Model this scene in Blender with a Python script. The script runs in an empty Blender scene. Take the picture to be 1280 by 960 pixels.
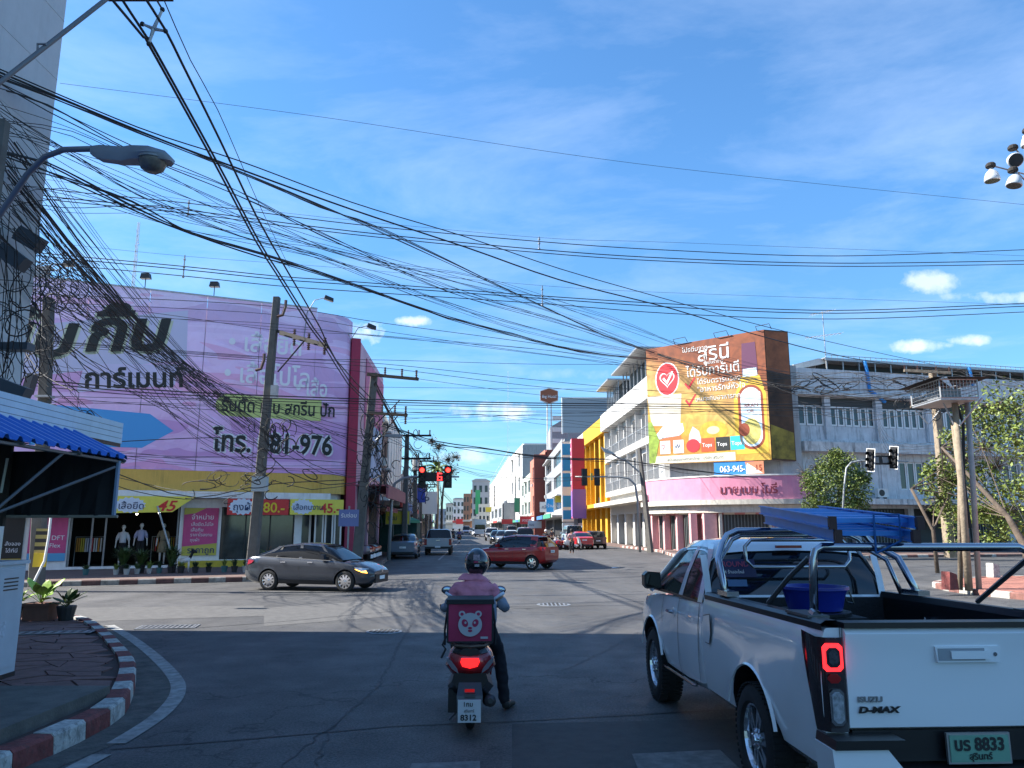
import bpy, bmesh, math, random
from mathutils import Vector, Matrix, noise
R = math.radians
random.seed(7)
sc = bpy.context.scene
col = sc.collection
# ---------------------------------------------------------------- camera
PITCH = R(10.5); CAMH = 1.9
cd = bpy.data.cameras.new('camera'); cam = bpy.data.objects.new('camera', cd); col.objects.link(cam)
cam.location = (0, 0, CAMH); cam.rotation_euler = (R(90)+PITCH, 0, 0)
cd.sensor_width = 36; cd.lens = 27.0; cd.clip_start = .05; cd.clip_end = 6000
sc.camera = cam
# ---------------------------------------------------------------- light
SUN_AZ, SUN_EL = -3.0, 42.0
EXPO = 1.36; USE_HAZE = False
sc.view_settings.view_transform = 'Standard'; sc.view_settings.look = 'None'
sc.view_settings.exposure = EXPO; sc.view_settings.gamma = 1.0
sd = bpy.data.lights.new('sun', 'SUN'); sd.energy = 5.0; sd.angle = R(.5); sd.color = (1, .95, .87)
sun = bpy.data.objects.new('sun', sd); col.objects.link(sun)
_l = Vector((math.cos(R(SUN_AZ))*math.cos(R(SUN_EL)), math.sin(R(SUN_AZ))*math.cos(R(SUN_EL)), -math.sin(R(SUN_EL))))
sun.rotation_euler = _l.to_track_quat('-Z', 'Y').to_euler()
world = bpy.data.worlds.new('World'); sc.world = world; world.use_nodes = True
def build_world():
 nt = world.node_tree; N = nt.nodes; L = nt.links
 bg = N['Background']; bg.inputs[1].default_value = .10
 sky = N.new('ShaderNodeTexSky'); sky.sky_type = 'NISHITA'; sky.sun_disc = False
 sky.sun_elevation = R(SUN_EL); sky.sun_rotation = R(-90-SUN_AZ)
 sky.air_density = 1.0; sky.dust_density = .0; sky.ozone_density = 1.6; sky.altitude = 0
 def math_(op, a, b=None, c=None):
  n = N.new('ShaderNodeMath'); n.operation = op
  for i, v in enumerate((a, b, c)):
   if v is None: continue
   if isinstance(v, (int, float)): n.inputs[i].default_value = v
   else: L.new(v, n.inputs[i])
  return n.outputs[0]
 tc = N.new('ShaderNodeTexCoord'); sp = N.new('ShaderNodeSeparateXYZ'); L.new(tc.outputs['Generated'], sp.inputs[0])
 x, y, z = sp.outputs
 zc = math_('MAXIMUM', z, .03)
 u = math_('DIVIDE', x, zc); v = math_('DIVIDE', y, zc)
 cb = N.new('ShaderNodeCombineXYZ'); L.new(u, cb.inputs[0]); L.new(v, cb.inputs[1])
 mp = N.new('ShaderNodeMapping'); L.new(cb.outputs[0], mp.inputs[0]); mp.inputs['Scale'].default_value = (.8, 1.1, 1); mp.inputs['Rotation'].default_value = (0, 0, R(28)); mp.inputs['Location'].default_value = (1.2, .35, 0)
 n1 = N.new('ShaderNodeTexNoise'); n1.inputs['Scale'].default_value = 1.3; n1.inputs['Detail'].default_value = 7; n1.inputs['Roughness'].default_value = .62; n1.inputs['Distortion'].default_value = .35
 L.new(mp.outputs[0], n1.inputs[0])
 cr = N.new('ShaderNodeValToRGB'); L.new(n1.outputs[0], cr.inputs[0]); cr.color_ramp.elements[0].position = .45; cr.color_ramp.elements[1].position = .86; cr.color_ramp.elements[1].color = (.27, .27, .27, 1)
 n2 = N.new('ShaderNodeTexNoise'); n2.inputs['Scale'].default_value = 34; n2.inputs['Detail'].default_value = 6; n2.inputs['Roughness'].default_value = .6
 L.new(tc.outputs['Generated'], n2.inputs[0])
 n3 = N.new('ShaderNodeTexNoise'); n3.inputs['Scale'].default_value = 9; n3.inputs['Detail'].default_value = 2
 L.new(tc.outputs['Generated'], n3.inputs[0])
 total = None
 hz = math_('DIVIDE', x, math_('MAXIMUM', y, .05)); vz = math_('DIVIDE', z, math_('MAXIMUM', y, .05))
 wob = math_('MULTIPLY', math_('SUBTRACT', n3.outputs[0], .5), .10)
 for (a, e, ra, re, st) in PUFFS:
  du = math_('DIVIDE', math_('SUBTRACT', math_('ADD', hz, wob), a), ra); dv = math_('DIVIDE', math_('SUBTRACT', vz, e), re)
  r2 = math_('ADD', math_('MULTIPLY', du, du), math_('MULTIPLY', dv, dv))
  m = math_('SUBTRACT', 1.0, r2)
  m = math_('ADD', m, math_('MULTIPLY', math_('SUBTRACT', n2.outputs[0], .55), 4.2))
  m = math_('MULTIPLY', math_('MULTIPLY', m, .9), st)
  m = math_('MAXIMUM', math_('MINIMUM', m, st), 0)
  total = m if total is None else math_('MAXIMUM', total, m)
 front = math_('GREATER_THAN', y, .05)
 total = math_('MULTIPLY', total, front)
 mx = N.new('ShaderNodeMix'); mx.data_type = 'RGBA'
 tint = N.new('ShaderNodeVectorMath'); tint.operation = 'MULTIPLY'; L.new(sky.outputs[0], tint.inputs[0]); tint.inputs[1].default_value = (.50, .83, 1.06)
 L.new(cr.outputs[0], mx.inputs[0]); L.new(tint.outputs[0], mx.inputs[6]); mx.inputs[7].default_value = (5.6, 6.3, 7.4, 1)
 hg = N.new('ShaderNodeMapRange'); L.new(z, hg.inputs[0]); hg.inputs[1].default_value = .0; hg.inputs[2].default_value = .4; hg.inputs[3].default_value = .66; hg.inputs[4].default_value = 1.0; hm_ = N.new('ShaderNodeVectorMath'); hm_.operation = 'SCALE'; L.new(mx.outputs[2], hm_.inputs[0]); L.new(hg.outputs[0], hm_.inputs['Scale'])
 mx2 = N.new('ShaderNodeMix'); mx2.data_type = 'RGBA'
 L.new(total, mx2.inputs[0]); L.new(hm_.outputs[0], mx2.inputs[6]); mx2.inputs[7].default_value = (5.6, 5.8, 6.2, 1)
 L.new(mx2.outputs[2], bg.inputs[0])
def ray(px, py):
 u = (px-640)/960; v = (480-py)/960
 return u, math.cos(PITCH)-v*math.sin(PITCH), math.sin(PITCH)+v*math.cos(PITCH)
def hv(px, py):
 a, b, c = ray(px, py); return a/b, c/b
def _puff(px, py, w, h, st):
 a, e = hv(px, py); return (a, e, w*1.5/960, h*1.6/960, st)
PUFFS = [_puff(1172, 352, 32, 10, .5), _puff(1150, 433, 42, 7, .6), _puff(1213, 425, 24, 5, .6), _puff(1262, 372, 44, 6, .4), _puff(632, 515, 40, 9, .6),
         _puff(440, 418, 26, 12, .7), _puff(518, 401, 22, 5, .6), _puff(575, 572, 30, 7, .4), _puff(470, 560, 24, 8, .4), _puff(720, 468, 60, 5, .12)]
build_world()
# ---------------------------------------------------------------- materials
MATS = {}
def mat(name, c, rough=.7, metal=0.0, var=.0, scale=4.0, bump=0.0, bscale=40.0, spec=.5, emit=None, coat=0.0, streak=0.0, dirt=None, ss=1.0):
 """plain surface: a colour broken up by noise, fine relief, optional vertical rain streaks"""
 if name in MATS: return MATS[name]
 m = bpy.data.materials.new(name); m.use_nodes = True; nt = m.node_tree; N = nt.nodes; L = nt.links
 b = N['Principled BSDF']
 b.inputs['Base Color'].default_value = (*c, 1); b.inputs['Roughness'].default_value = rough; b.inputs['Metallic'].default_value = metal
 b.inputs['Specular IOR Level'].default_value = spec
 if coat: b.inputs['Coat Weight'].default_value = coat; b.inputs['Coat Roughness'].default_value = .04
 if emit: b.inputs['Emission Color'].default_value = (*emit[:3], 1); b.inputs['Emission Strength'].default_value = emit[3]
 if var or bump or streak:
  tc = N.new('ShaderNodeTexCoord')
 if var or streak:
  n = N.new('ShaderNodeTexNoise'); n.inputs['Scale'].default_value = scale; n.inputs['Detail'].default_value = 6; n.inputs['Roughness'].default_value = .65
  L.new(tc.outputs['Object'], n.inputs[0])
  r = N.new('ShaderNodeMapRange'); r.inputs[1].default_value = .3; r.inputs[2].default_value = .7; r.inputs[3].default_value = 1-var; r.inputs[4].default_value = 1+var*.6
  L.new(n.outputs[0], r.inputs[0]); fac = r.outputs[0]
  cur = (*c, 1)
  mu = N.new('ShaderNodeVectorMath'); mu.operation = 'SCALE'; mu.inputs[0].default_value = c; L.new(fac, mu.inputs['Scale'])
  out = mu.outputs[0]
  if streak:
   mp = N.new('ShaderNodeMapping'); mp.inputs['Scale'].default_value = (2.2*ss, 2.2*ss, (.22 if ss == 1 else 1.4)*ss); L.new(tc.outputs['Object'], mp.inputs[0])
   n2 = N.new('ShaderNodeTexNoise'); n2.inputs['Scale'].default_value = 1.6; n2.inputs['Detail'].default_value = 8; n2.inputs['Roughness'].default_value = .75; L.new(mp.outputs[0], n2.inputs[0])
   r2 = N.new('ShaderNodeMapRange'); r2.inputs[1].default_value = .5; r2.inputs[2].default_value = .72; r2.inputs[3].default_value = 0; r2.inputs[4].default_value = streak; L.new(n2.outputs[0], r2.inputs[0])
   mx = N.new('ShaderNodeMix'); mx.data_type = 'RGBA'; L.new(r2.outputs[0], mx.inputs[0]); L.new(out, mx.inputs[6]); d = dirt or (.05, .048, .042); mx.inputs[7].default_value = (*d, 1); out = mx.outputs[2]
  L.new(out, b.inputs['Base Color'])
 if bump:
  nb = N.new('ShaderNodeTexNoise'); nb.inputs['Scale'].default_value = bscale; nb.inputs['Detail'].default_value = 4; L.new(tc.outputs['Object'], nb.inputs[0])
  bp = N.new('ShaderNodeBump'); bp.inputs['Strength'].default_value = bump; bp.inputs['Distance'].default_value = .02; L.new(nb.outputs[0], bp.inputs['Height']); L.new(bp.outputs[0], b.inputs['Normal'])
 MATS[name] = m; return m
def paint(name, c, flake=0.0, rough=.28):
 return mat(name, c, rough, flake, coat=1.0, spec=.5)
def stripes(name, c1, c2, period, axis=0, duty=.5, rough=.7, bumpy=0.0):
 """alternating painted bands across an object axis"""
 if name in MATS: return MATS[name]
 m = bpy.data.materials.new(name); m.use_nodes = True; nt = m.node_tree; N = nt.nodes; L = nt.links; b = N['Principled BSDF']
 b.inputs['Roughness'].default_value = rough
 tc = N.new('ShaderNodeTexCoord'); sp = N.new('ShaderNodeSeparateXYZ'); L.new(tc.outputs['Object'], sp.inputs[0])
 d = N.new('ShaderNodeMath'); d.operation = 'DIVIDE'; L.new(sp.outputs[axis], d.inputs[0]); d.inputs[1].default_value = period
 f = N.new('ShaderNodeMath'); f.operation = 'FRACT'; L.new(d.outputs[0], f.inputs[0])
 g = N.new('ShaderNodeMath'); g.operation = 'GREATER_THAN'; L.new(f.outputs[0], g.inputs[0]); g.inputs[1].default_value = duty
 mx = N.new('ShaderNodeMix'); mx.data_type = 'RGBA'; L.new(g.outputs[0], mx.inputs[0]); mx.inputs[6].default_value = (*c1, 1); mx.inputs[7].default_value = (*c2, 1)
 L.new(mx.outputs[2], b.inputs['Base Color'])
 MATS[name] = m; return m
# ---------------------------------------------------------------- mesh builder
class MB:
 def __init__(s): s.v = []; s.f = []; s.m = []; s.mats = []; s.cur = 0; s.X = None
 def use(s, m):
  if m not in s.mats: s.mats.append(m)
  s.cur = s.mats.index(m); return s
 def xf(s, M): s.X = M; return s
 def vert(s, p):
  p = Vector(p)
  if s.X is not None: p = s.X @ p
  s.v.append(tuple(p)); return len(s.v)-1
 def face(s, ids): s.f.append(tuple(ids)); s.m.append(s.cur)
 def poly(s, pts): s.face([s.vert(p) for p in pts]); return s
 def box(s, x0, x1, y0, y1, z0, z1, skip=''):
  b = [s.vert(p) for p in ((x0,y0,z0),(x1,y0,z0),(x1,y1,z0),(x0,y1,z0),(x0,y0,z1),(x1,y0,z1),(x1,y1,z1),(x0,y1,z1))]
  for k, q in (('b',(0,3,2,1)),('t',(4,5,6,7)),('f',(0,1,5,4)),('r',(1,2,6,5)),('k',(2,3,7,6)),('l',(3,0,4,7))):
   if k not in skip: s.face([b[i] for i in q])
  return s
 def cbox(s, c, d): return s.box(c[0]-d[0]/2, c[0]+d[0]/2, c[1]-d[1]/2, c[1]+d[1]/2, c[2]-d[2]/2, c[2]+d[2]/2)
 def prism(s, pts, z0, z1):
  n = len(pts); a = [s.vert((p[0], p[1], z0)) for p in pts]; b = [s.vert((p[0], p[1], z1)) for p in pts]
  s.face(a[::-1]); s.face(b)
  for i in range(n): j = (i+1) % n; s.face((a[i], a[j], b[j], b[i]))
  return s
 def slab(s, pts, y0, y1):
  """outline in x,z given a thickness in y"""
  n = len(pts); a = [s.vert((p[0], y0, p[1])) for p in pts]; b = [s.vert((p[0], y1, p[1])) for p in pts]
  s.face(a); s.face(b[::-1])
  for i in range(n): j = (i+1) % n; s.face((a[j], a[i], b[i], b[j]))
  return s
 def tube(s, pts, r, n=6, caps=True, closed=False):
  pts = [Vector(p) for p in pts]; k = len(pts); rr = r if isinstance(r, (list, tuple)) else [r]*k
  rings = []; ref = None
  for i, p in enumerate(pts):
   if closed: t = pts[(i+1) % k]-pts[i-1]
   else: t = pts[min(i+1, k-1)]-pts[max(i-1, 0)]
   if t.length < 1e-9: t = Vector((0, 0, 1))
   t.normalize()
   if ref is None: ref = Vector((0, 0, 1)) if abs(t.z) < .9 else Vector((1, 0, 0))
   a = t.cross(ref)
   if a.length < 1e-6: a = t.orthogonal()
   a.normalize(); b = t.cross(a).normalized(); ref = -b if False else ref
   ref = (a.cross(t)).normalized()
   rings.append([s.vert(p+(a*math.cos(q)+b*math.sin(q))*rr[i]) for q in [2*math.pi*j/n for j in range(n)]])
  for i in range(k if closed else k-1):
   A = rings[i]; B = rings[(i+1) % k]
   for j in range(n): s.face((A[j], A[(j+1) % n], B[(j+1) % n], B[j]))
  if caps and not closed: s.face(rings[0][::-1]); s.face(rings[-1])
  return s
 def cyl(s, a, b, r, n=16, r2=None): return s.tube([a, b], [r, r if r2 is None else r2], n)
 def lathe(s, prof, n=16, c=(0, 0, 0), axis='z'):
  rings = []
  for (r, h) in prof:
   ring = []
   for j in range(n):
    q = 2*math.pi*j/n; a, b = r*math.cos(q), r*math.sin(q)
    p = (a, b, h) if axis == 'z' else ((h, a, b) if axis == 'x' else (b, h, a))
    ring.append(s.vert((p[0]+c[0], p[1]+c[1], p[2]+c[2])))
   rings.append(ring)
  for i in range(len(rings)-1):
   for j in range(n): s.face((rings[i][j], rings[i][(j+1) % n], rings[i+1][(j+1) % n], rings[i+1][j]))
  s.face(rings[0][::-1]); s.face(rings[-1]); return s
 def ball(s, c, r, n=8, sq=(1, 1, 1)):
  k = max(3, n//2); prof = [(max(1e-3, math.sin(math.pi*i/k))*1.0, -math.cos(math.pi*i/k)) for i in range(k+1)]
  rings = [[s.vert((c[0]+r*sq[0]*a*math.cos(2*math.pi*j/n), c[1]+r*sq[1]*a*math.sin(2*math.pi*j/n), c[2]+r*sq[2]*h)) for j in range(n)] for a, h in prof]
  for i in range(k):
   for j in range(n): s.face((rings[i][j], rings[i][(j+1) % n], rings[i+1][(j+1) % n], rings[i+1][j]))
  return s
 def grid(s, rows, closed=False):
  """rows of points -> quads"""
  ids = [[s.vert(p) for p in r] for r in rows]
  for i in range(len(ids)-1):
   m = len(ids[i])
   for j in range(m if closed else m-1): s.face((ids[i][j], ids[i][(j+1) % m], ids[i+1][(j+1) % m], ids[i+1][j]))
  return ids
 def mesh(s, name, m=None, smooth=False):
  me = bpy.data.meshes.new(name); me.from_pydata(s.v, [], s.f)
  mats = s.mats if s.mats else ([m] if m else [])
  for q in mats: me.materials.append(q)
  if s.mats: me.polygons.foreach_set('material_index', s.m)
  if smooth: me.polygons.foreach_set('use_smooth', [True]*len(s.f))
  me.update(); return me
 def build(s, name, m=None, parent=None, smooth=False, label=None, fix=False, angle=None):
  me = s.mesh(name, m, smooth or angle is not None)
  if fix:
   bm = bmesh.new(); bm.from_mesh(me); bmesh.ops.remove_doubles(bm, verts=bm.verts, dist=1e-4); bmesh.ops.recalc_face_normals(bm, faces=bm.faces); bm.to_mesh(me); bm.free()
  if angle is not None: sharp(me, angle)
  return obj(name, me, parent, label)
def sharp(me, deg):
 bm = bmesh.new(); bm.from_mesh(me); bmesh.ops.remove_doubles(bm, verts=bm.verts, dist=1e-5)
 for e in bm.edges:
  e.smooth = len(e.link_faces) == 2 and e.calc_face_angle(0) < R(deg)
 for f in bm.faces: f.smooth = True
 bm.to_mesh(me); bm.free()
def obj(name, data, parent=None, label=None):
 o = bpy.data.objects.new(name, data); col.objects.link(o)
 if parent is not None: o.parent = parent
 if label: o['label'] = label
 return o
def tag(o, label=None, cat=None, group=None, kind=None):
 if label: o['label'] = label
 if cat: o['category'] = cat
 if group: o['group'] = group
 if kind: o['kind'] = kind
 return o
def thing(name, label, cat, loc=(0, 0, 0), rz=0, group=None):
 o = bpy.data.objects.new(name, None); o.empty_display_size = .2; col.objects.link(o)
 o.location = loc; o.rotation_euler = (0, 0, rz); return tag(o, label, cat, group)
def struct(name, mb, m, **k): return tag(mb.build(name, m, **k), kind='structure')
def kids(o): return [c for c in bpy.data.objects if c.parent == o]
def copy_tree(o, parent=None, table=None):
 if table is None:
  table = {}
  for c in bpy.data.objects:
   if c.parent: table.setdefault(c.parent.name, []).append(c)
 c = o.copy(); col.objects.link(c)
 if parent is not None: c.parent = parent
 for ch in table.get(o.name, []): copy_tree(ch, c, table)
 return c
def text(s, parent, x, y, z, size, m, name='lettering', sx=1.0, bold=.0, rx=90, rz=0, ry=0, align='LEFT', shear=0, ext=.004, font=None):
 c = bpy.data.curves.new(name, 'FONT'); c.body = s; c.size = size; c.offset = bold; c.extrude = ext; c.align_x = align; c.shear = shear; c.resolution_u = 3
 c.materials.append(m); o = obj(name, c, parent); o.location = (x, y, z); o.rotation_euler = (R(rx), R(ry), R(rz)); o.scale = (sx, 1, 1); return o
def G(px, py, z=0.0):
 a, b, c = ray(px, py); t = (z-CAMH)/c; return Vector((a*t, b*t, z))
def P(px, py, Y):
 a, b, c = ray(px, py); t = Y/b; return Vector((a*t, Y, CAMH+c*t))
def boolean(o, cutters, op='DIFFERENCE'):
 for cu in cutters:
  md = o.modifiers.new('cut', 'BOOLEAN'); md.object = cu; md.operation = op; md.solver = 'EXACT'
  try: md.material_mode = 'TRANSFER'
  except Exception: pass
 dg = bpy.context.evaluated_depsgraph_get(); me = bpy.data.meshes.new_from_object(o.evaluated_get(dg))
 o.modifiers.clear(); o.data = me
 for cu in cutters: bpy.data.objects.remove(cu)
 return o
STREET = R(2.9)
M_CONC = mat('weathered_concrete', (.27, .26, .24), .9, var=.3, scale=3, bump=.3, bscale=25, streak=.5)
M_PLASTER = mat('grey_plaster', (.42, .43, .43), .85, var=.12, scale=1.5, streak=.5, bump=.15)
M_WHITEP = mat('white_plaster', (.72, .71, .67), .85, var=.08, scale=1.2, streak=.22, bump=.1)
M_BLACK = mat('black_plastic', (.015, .015, .017), .45)
M_RUBBER = mat('tyre_rubber', (.018, .018, .018), .85, bump=.2, bscale=60)
M_GLASS = mat('dark_glass', (.006, .007, .009), .05, spec=.45)
M_WGLASS = mat('window_glass', (.02, .028, .035), .12, spec=.7)
M_CHROME = mat('chrome', (.75, .76, .78), .12, 1.0)
M_STEEL = mat('painted_steel', (.25, .26, .27), .5, .4, var=.2)
M_GALV = mat('galvanised_steel', (.42, .43, .44), .5, .6, var=.2, scale=8)
M_CABLE = mat('cable_black', (.012, .012, .013), .6)
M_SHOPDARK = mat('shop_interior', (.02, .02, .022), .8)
M_WFRAME = mat('white_frame', (.75, .75, .73), .5)
M_RED = mat('red_ink', (.62, .03, .03), .6)
M_YEL = mat('yellow_ink', (.82, .68, .05), .6)
M_WHITE = mat('white_ink', (.82, .82, .82), .6)
M_DKTEXT = mat('dark_ink', (.015, .018, .02), .6)
# ================================================================ GROUND
def asphalt():
 m = bpy.data.materials.new('asphalt'); m.use_nodes = True; nt = m.node_tree; N = nt.nodes; L = nt.links; b = N['Principled BSDF']
 tc = N.new('ShaderNodeTexCoord')
 def nz(s, d=6, r=.6, dist=0, mp=None):
  n = N.new('ShaderNodeTexNoise'); n.inputs['Scale'].default_value = s; n.inputs['Detail'].default_value = d; n.inputs['Roughness'].default_value = r; n.inputs['Distortion'].default_value = dist
  src = tc.outputs['Object']
  if mp:
   q = N.new('ShaderNodeMapping'); q.inputs['Scale'].default_value = mp; L.new(src, q.inputs[0]); src = q.outputs[0]
  L.new(src, n.inputs[0]); return n.outputs[0]
 def rng(v, a, b_, c, d):
  r = N.new('ShaderNodeMapRange'); L.new(v, r.inputs[0])
  for i, q in enumerate((a, b_, c, d)): r.inputs[i+1].default_value = q
  return r.outputs[0]
 def mul(a, b_):
  r = N.new('ShaderNodeMath'); r.operation = 'MULTIPLY'; L.new(a, r.inputs[0]); L.new(b_, r.inputs[1]); return r.outputs[0]
 big = rng(nz(.12, 5), .35, .65, .74, 1.2)
 mid = rng(nz(1.3, 6, .75), .3, .7, .78, 1.2)
 fine = rng(nz(38, 5, .85), .36, .64, .35, 1.8)
 wear = rng(nz(.9, 6, .6, .4, (1, .08, 1)), .35, .7, .84, 1.18)
 v = N.new('ShaderNodeTexVoronoi'); v.feature = 'DISTANCE_TO_EDGE'; v.inputs['Scale'].default_value = .16
 wob = N.new('ShaderNodeTexNoise'); wob.inputs['Scale'].default_value = 1.6; wob.inputs['Detail'].default_value = 5; L.new(tc.outputs['Object'], wob.inputs[0])
 ad = N.new('ShaderNodeVectorMath'); ad.operation = 'ADD'; sc_ = N.new('ShaderNodeVectorMath'); sc_.operation = 'SCALE'; sc_.inputs['Scale'].default_value = 1.7
 L.new(wob.outputs['Color'], sc_.inputs[0]); L.new(sc_.outputs[0], ad.inputs[0]); L.new(tc.outputs['Object'], ad.inputs[1]); L.new(ad.outputs[0], v.inputs[0])
 crack = rng(v.outputs[0], .0, .006, .35, 1.0)
 spots = rng(nz(2.2, 4, .8), .62, .70, 1.0, .6)
 f = mul(mul(mul(big, mid), mul(fine, wear)), mul(crack, spots))
 s = N.new('ShaderNodeVectorMath'); s.operation = 'SCALE'; s.inputs[0].default_value = (.074, .073, .072); L.new(f, s.inputs['Scale'])
 L.new(s.outputs[0], b.inputs['Base Color'])
 L.new(rng(nz(1.1, 5), .3, .7, .55, .82), b.inputs['Roughness']); b.inputs['Specular IOR Level'].default_value = .42
 bp = N.new('ShaderNodeBump'); bp.inputs['Strength'].default_value = .6; bp.inputs['Distance'].default_value = .008; L.new(nz(90, 3, .8), bp.inputs['Height']); L.new(bp.outputs[0], b.inputs['Normal'])
 return m
M_ASPH = asphalt()
mb = MB(); n = 60
xs = [-1500, -400, -150, -60, -20, 0, 20, 60, 150, 400, 1500]; ys = [-200, -60, -20, 0, 20, 40, 60, 100, 200, 500, 1500, 4000]
mb.grid([[(x, y, 0) for x in xs] for y in ys])
struct('road', mb, M_ASPH)
def patch(pts, z, m, name='road_patch'):
 mb = MB(); mb.poly([(p[0], p[1], z) for p in pts]); return struct(name, mb, m)
M_PATCH = mat('patched_asphalt', (.062, .062, .062), .8, var=.25, scale=6, bump=.5, bscale=90)
M_PATCH2 = mat('pale_asphalt', (.105, .103, .10), .85, var=.3, scale=5, bump=.5, bscale=90)
M_GUTTER = mat('gutter_concrete', (.10, .095, .085), .92, var=.55, scale=4, bump=.6, bscale=30)
M_LINE = mat('worn_road_paint', (.30, .30, .29), .85, var=.5, scale=7, bump=.4, bscale=60)
M_LINE2 = mat('faded_road_paint', (.17, .17, .165), .85, var=.45, scale=7, bump=.4, bscale=60)
def ribbon(path, w, z, m, name, th=0.0):
 """flat strip along a polyline"""
 path = [Vector((p[0], p[1])) for p in path]; L_, R_ = [], []
 for i, p in enumerate(path):
  t = (path[min(i+1, len(path)-1)]-path[max(i-1, 0)]).normalized(); nn = Vector((-t.y, t.x))
  L_.append(p+nn*w/2); R_.append(p-nn*w/2)
 mb = MB(); mb.grid([[(a.x, a.y, z) for a in L_], [(a.x, a.y, z) for a in R_]][::-1]); return struct(name, mb, m)
def smooth_path(pts, step):
 """Catmull-Rom resample at even steps"""
 pts = [Vector(p) for p in pts]; out = []
 for i in range(len(pts)-1):
  p0, p1, p2, p3 = pts[max(i-1, 0)], pts[i], pts[i+1], pts[min(i+2, len(pts)-1)]
  for k in range(16):
   t = k/16; out.append(.5*((2*p1)+(-p0+p2)*t+(2*p0-5*p1+4*p2-p3)*t*t+(-p0+3*p1-3*p2+p3)*t**3))
 out.append(pts[-1]); res = [out[0]]; acc = 0
 for a, b in zip(out, out[1:]):
  d = (b-a).length
  while acc+d >= step:
   a = a+(b-a)*((step-acc)/d); d = (b-a).length; acc = 0; res.append(a.copy())
  acc += d
 return res
M_KR = mat('kerb_red_paint', (.20, .05, .045), .85, var=.45, scale=7, bump=.9, bscale=18, streak=.85, dirt=(.05, .04, .035), ss=5)
M_KW = mat('kerb_white_paint', (.46, .46, .43), .85, var=.45, scale=7, bump=.9, bscale=18, streak=.95, dirt=(.06, .055, .05), ss=5)
M_KR2 = mat('kerb_shaded_faded_red', (.10, .05, .045), .9, var=.45, scale=5, bump=.6, streak=.7, ss=3)  # far left kerb pair: worn, dirty paint with shade mixed into the colour
M_KW2 = mat('kerb_shaded_dirty_white', (.26, .25, .23), .9, var=.45, scale=5, bump=.6, streak=.9, ss=3)
M_KR3 = mat('kerb_pale_red', (.24, .11, .09), .9, var=.4, scale=5, bump=.6, streak=.5, ss=3)
M_KW3 = mat('kerb_pale_white', (.42, .40, .36), .9, var=.3, scale=5, bump=.6, streak=.6, ss=3)
def kerb(path, parent, step=.5, w=.2, h=.17, start=0, inward=1, ms=None):
 pts = smooth_path([(p[0], p[1], 0) for p in path], step)
 for i in range(len(pts)-1):
  a, b = pts[i], pts[i+1]
  ta = (pts[min(i+1, len(pts)-1)]-pts[max(i-1, 0)]).normalized(); tb = (pts[min(i+2, len(pts)-1)]-pts[i]).normalized()
  na = Vector((-ta.y, ta.x, 0))*inward; nb = Vector((-tb.y, tb.x, 0))*inward
  g = (b-a).normalized()*.006; hh = h+random.uniform(-.006, .006)
  o0, o1, i0, i1 = a+g, b-g, a+g+na*w, b-g+nb*w
  ch = .025; mb = MB()
  rows = []
  for (o, q, nn) in ((o0, i0, na), (o1, i1, nb)):
   rows.append([(o.x, o.y, 0), (o.x+nn.x*.01, o.y+nn.y*.01, hh-ch), (o.x+nn.x*(.01+ch), o.y+nn.y*(.01+ch), hh), (q.x, q.y, hh), (q.x, q.y, 0)])
  ids = mb.grid(rows)
  mb.face([ids[0][k] for k in range(5)]); mb.face([ids[1][k] for k in range(4, -1, -1)])
  mb.build('kerb_block', (ms or (M_KR, M_KW))[(i+start) % 2], parent, fix=True)
def pavement(name, outline, m, h=.15):
 mb = MB(); mb.prism([(p[0], p[1]) for p in outline], 0.001, h); return struct(name, mb, m, fix=True)
M_STAMP = mat('stamped_concrete_red', (.20, .105, .09), .85, var=.3, scale=5, bump=.5, bscale=20, streak=.25, dirt=(.08, .055, .05))
M_STAMP0 = mat('stamped_concrete_joint', (.07, .045, .04), .95, var=.3)
kpx = [(47, 952), (85, 937), (115, 920), (139, 907), (155, 895), (165, 875), (170, 852), (168, 838), (160, 826), (150, 815), (140, 804), (127, 792), (113, 784)]
kp = [G(x, y) for x, y in kpx]
kpath = [Vector((-3.62, -6, 0)), Vector((-3.7, -1, 0)), Vector((-3.85, 3.5, 0)), Vector((-3.95, 5.5, 0))]+kp+[Vector((-9.2, 15.9, 0)), Vector((-12, 16.1, 0)), Vector((-30, 11, 0)), Vector((-60, 2.0, 0))]
sp_ = smooth_path([(p.x, p.y, 0) for p in kpath], .5)
outl = [(p.x-.02 if i < 30 else p.x, p.y-.02) for i, p in enumerate(sp_)]
def inset(pts, d):
 o = []
 for i, p in enumerate(pts):
  t = (Vector(pts[min(i+1, len(pts)-1)])-Vector(pts[max(i-1, 0)])); t = Vector((t[0], t[1])).normalized(); o.append((p[0]-t.y*d, p[1]+t.x*d))
 return o
outl = inset([(p.x, p.y) for p in sp_], .12)
pav = pavement('pavement', outl+[(-60, -6)], M_STAMP0, .13)
kerb([(p.x, p.y) for p in kpath[:15]]+[(-8.2, 15.45), (-9.2, 15.9), (-12, 16.1)], pav, .48)
def inside(p, poly):
 c = False; j = len(poly)-1
 for i in range(len(poly)):
  a, b = poly[i], poly[j]
  if (a[1] > p[1]) != (b[1] > p[1]) and p[0] < (b[0]-a[0])*(p[1]-a[1])/(b[1]-a[1])+a[0]: c = not c
  j = i
 return c
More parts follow.
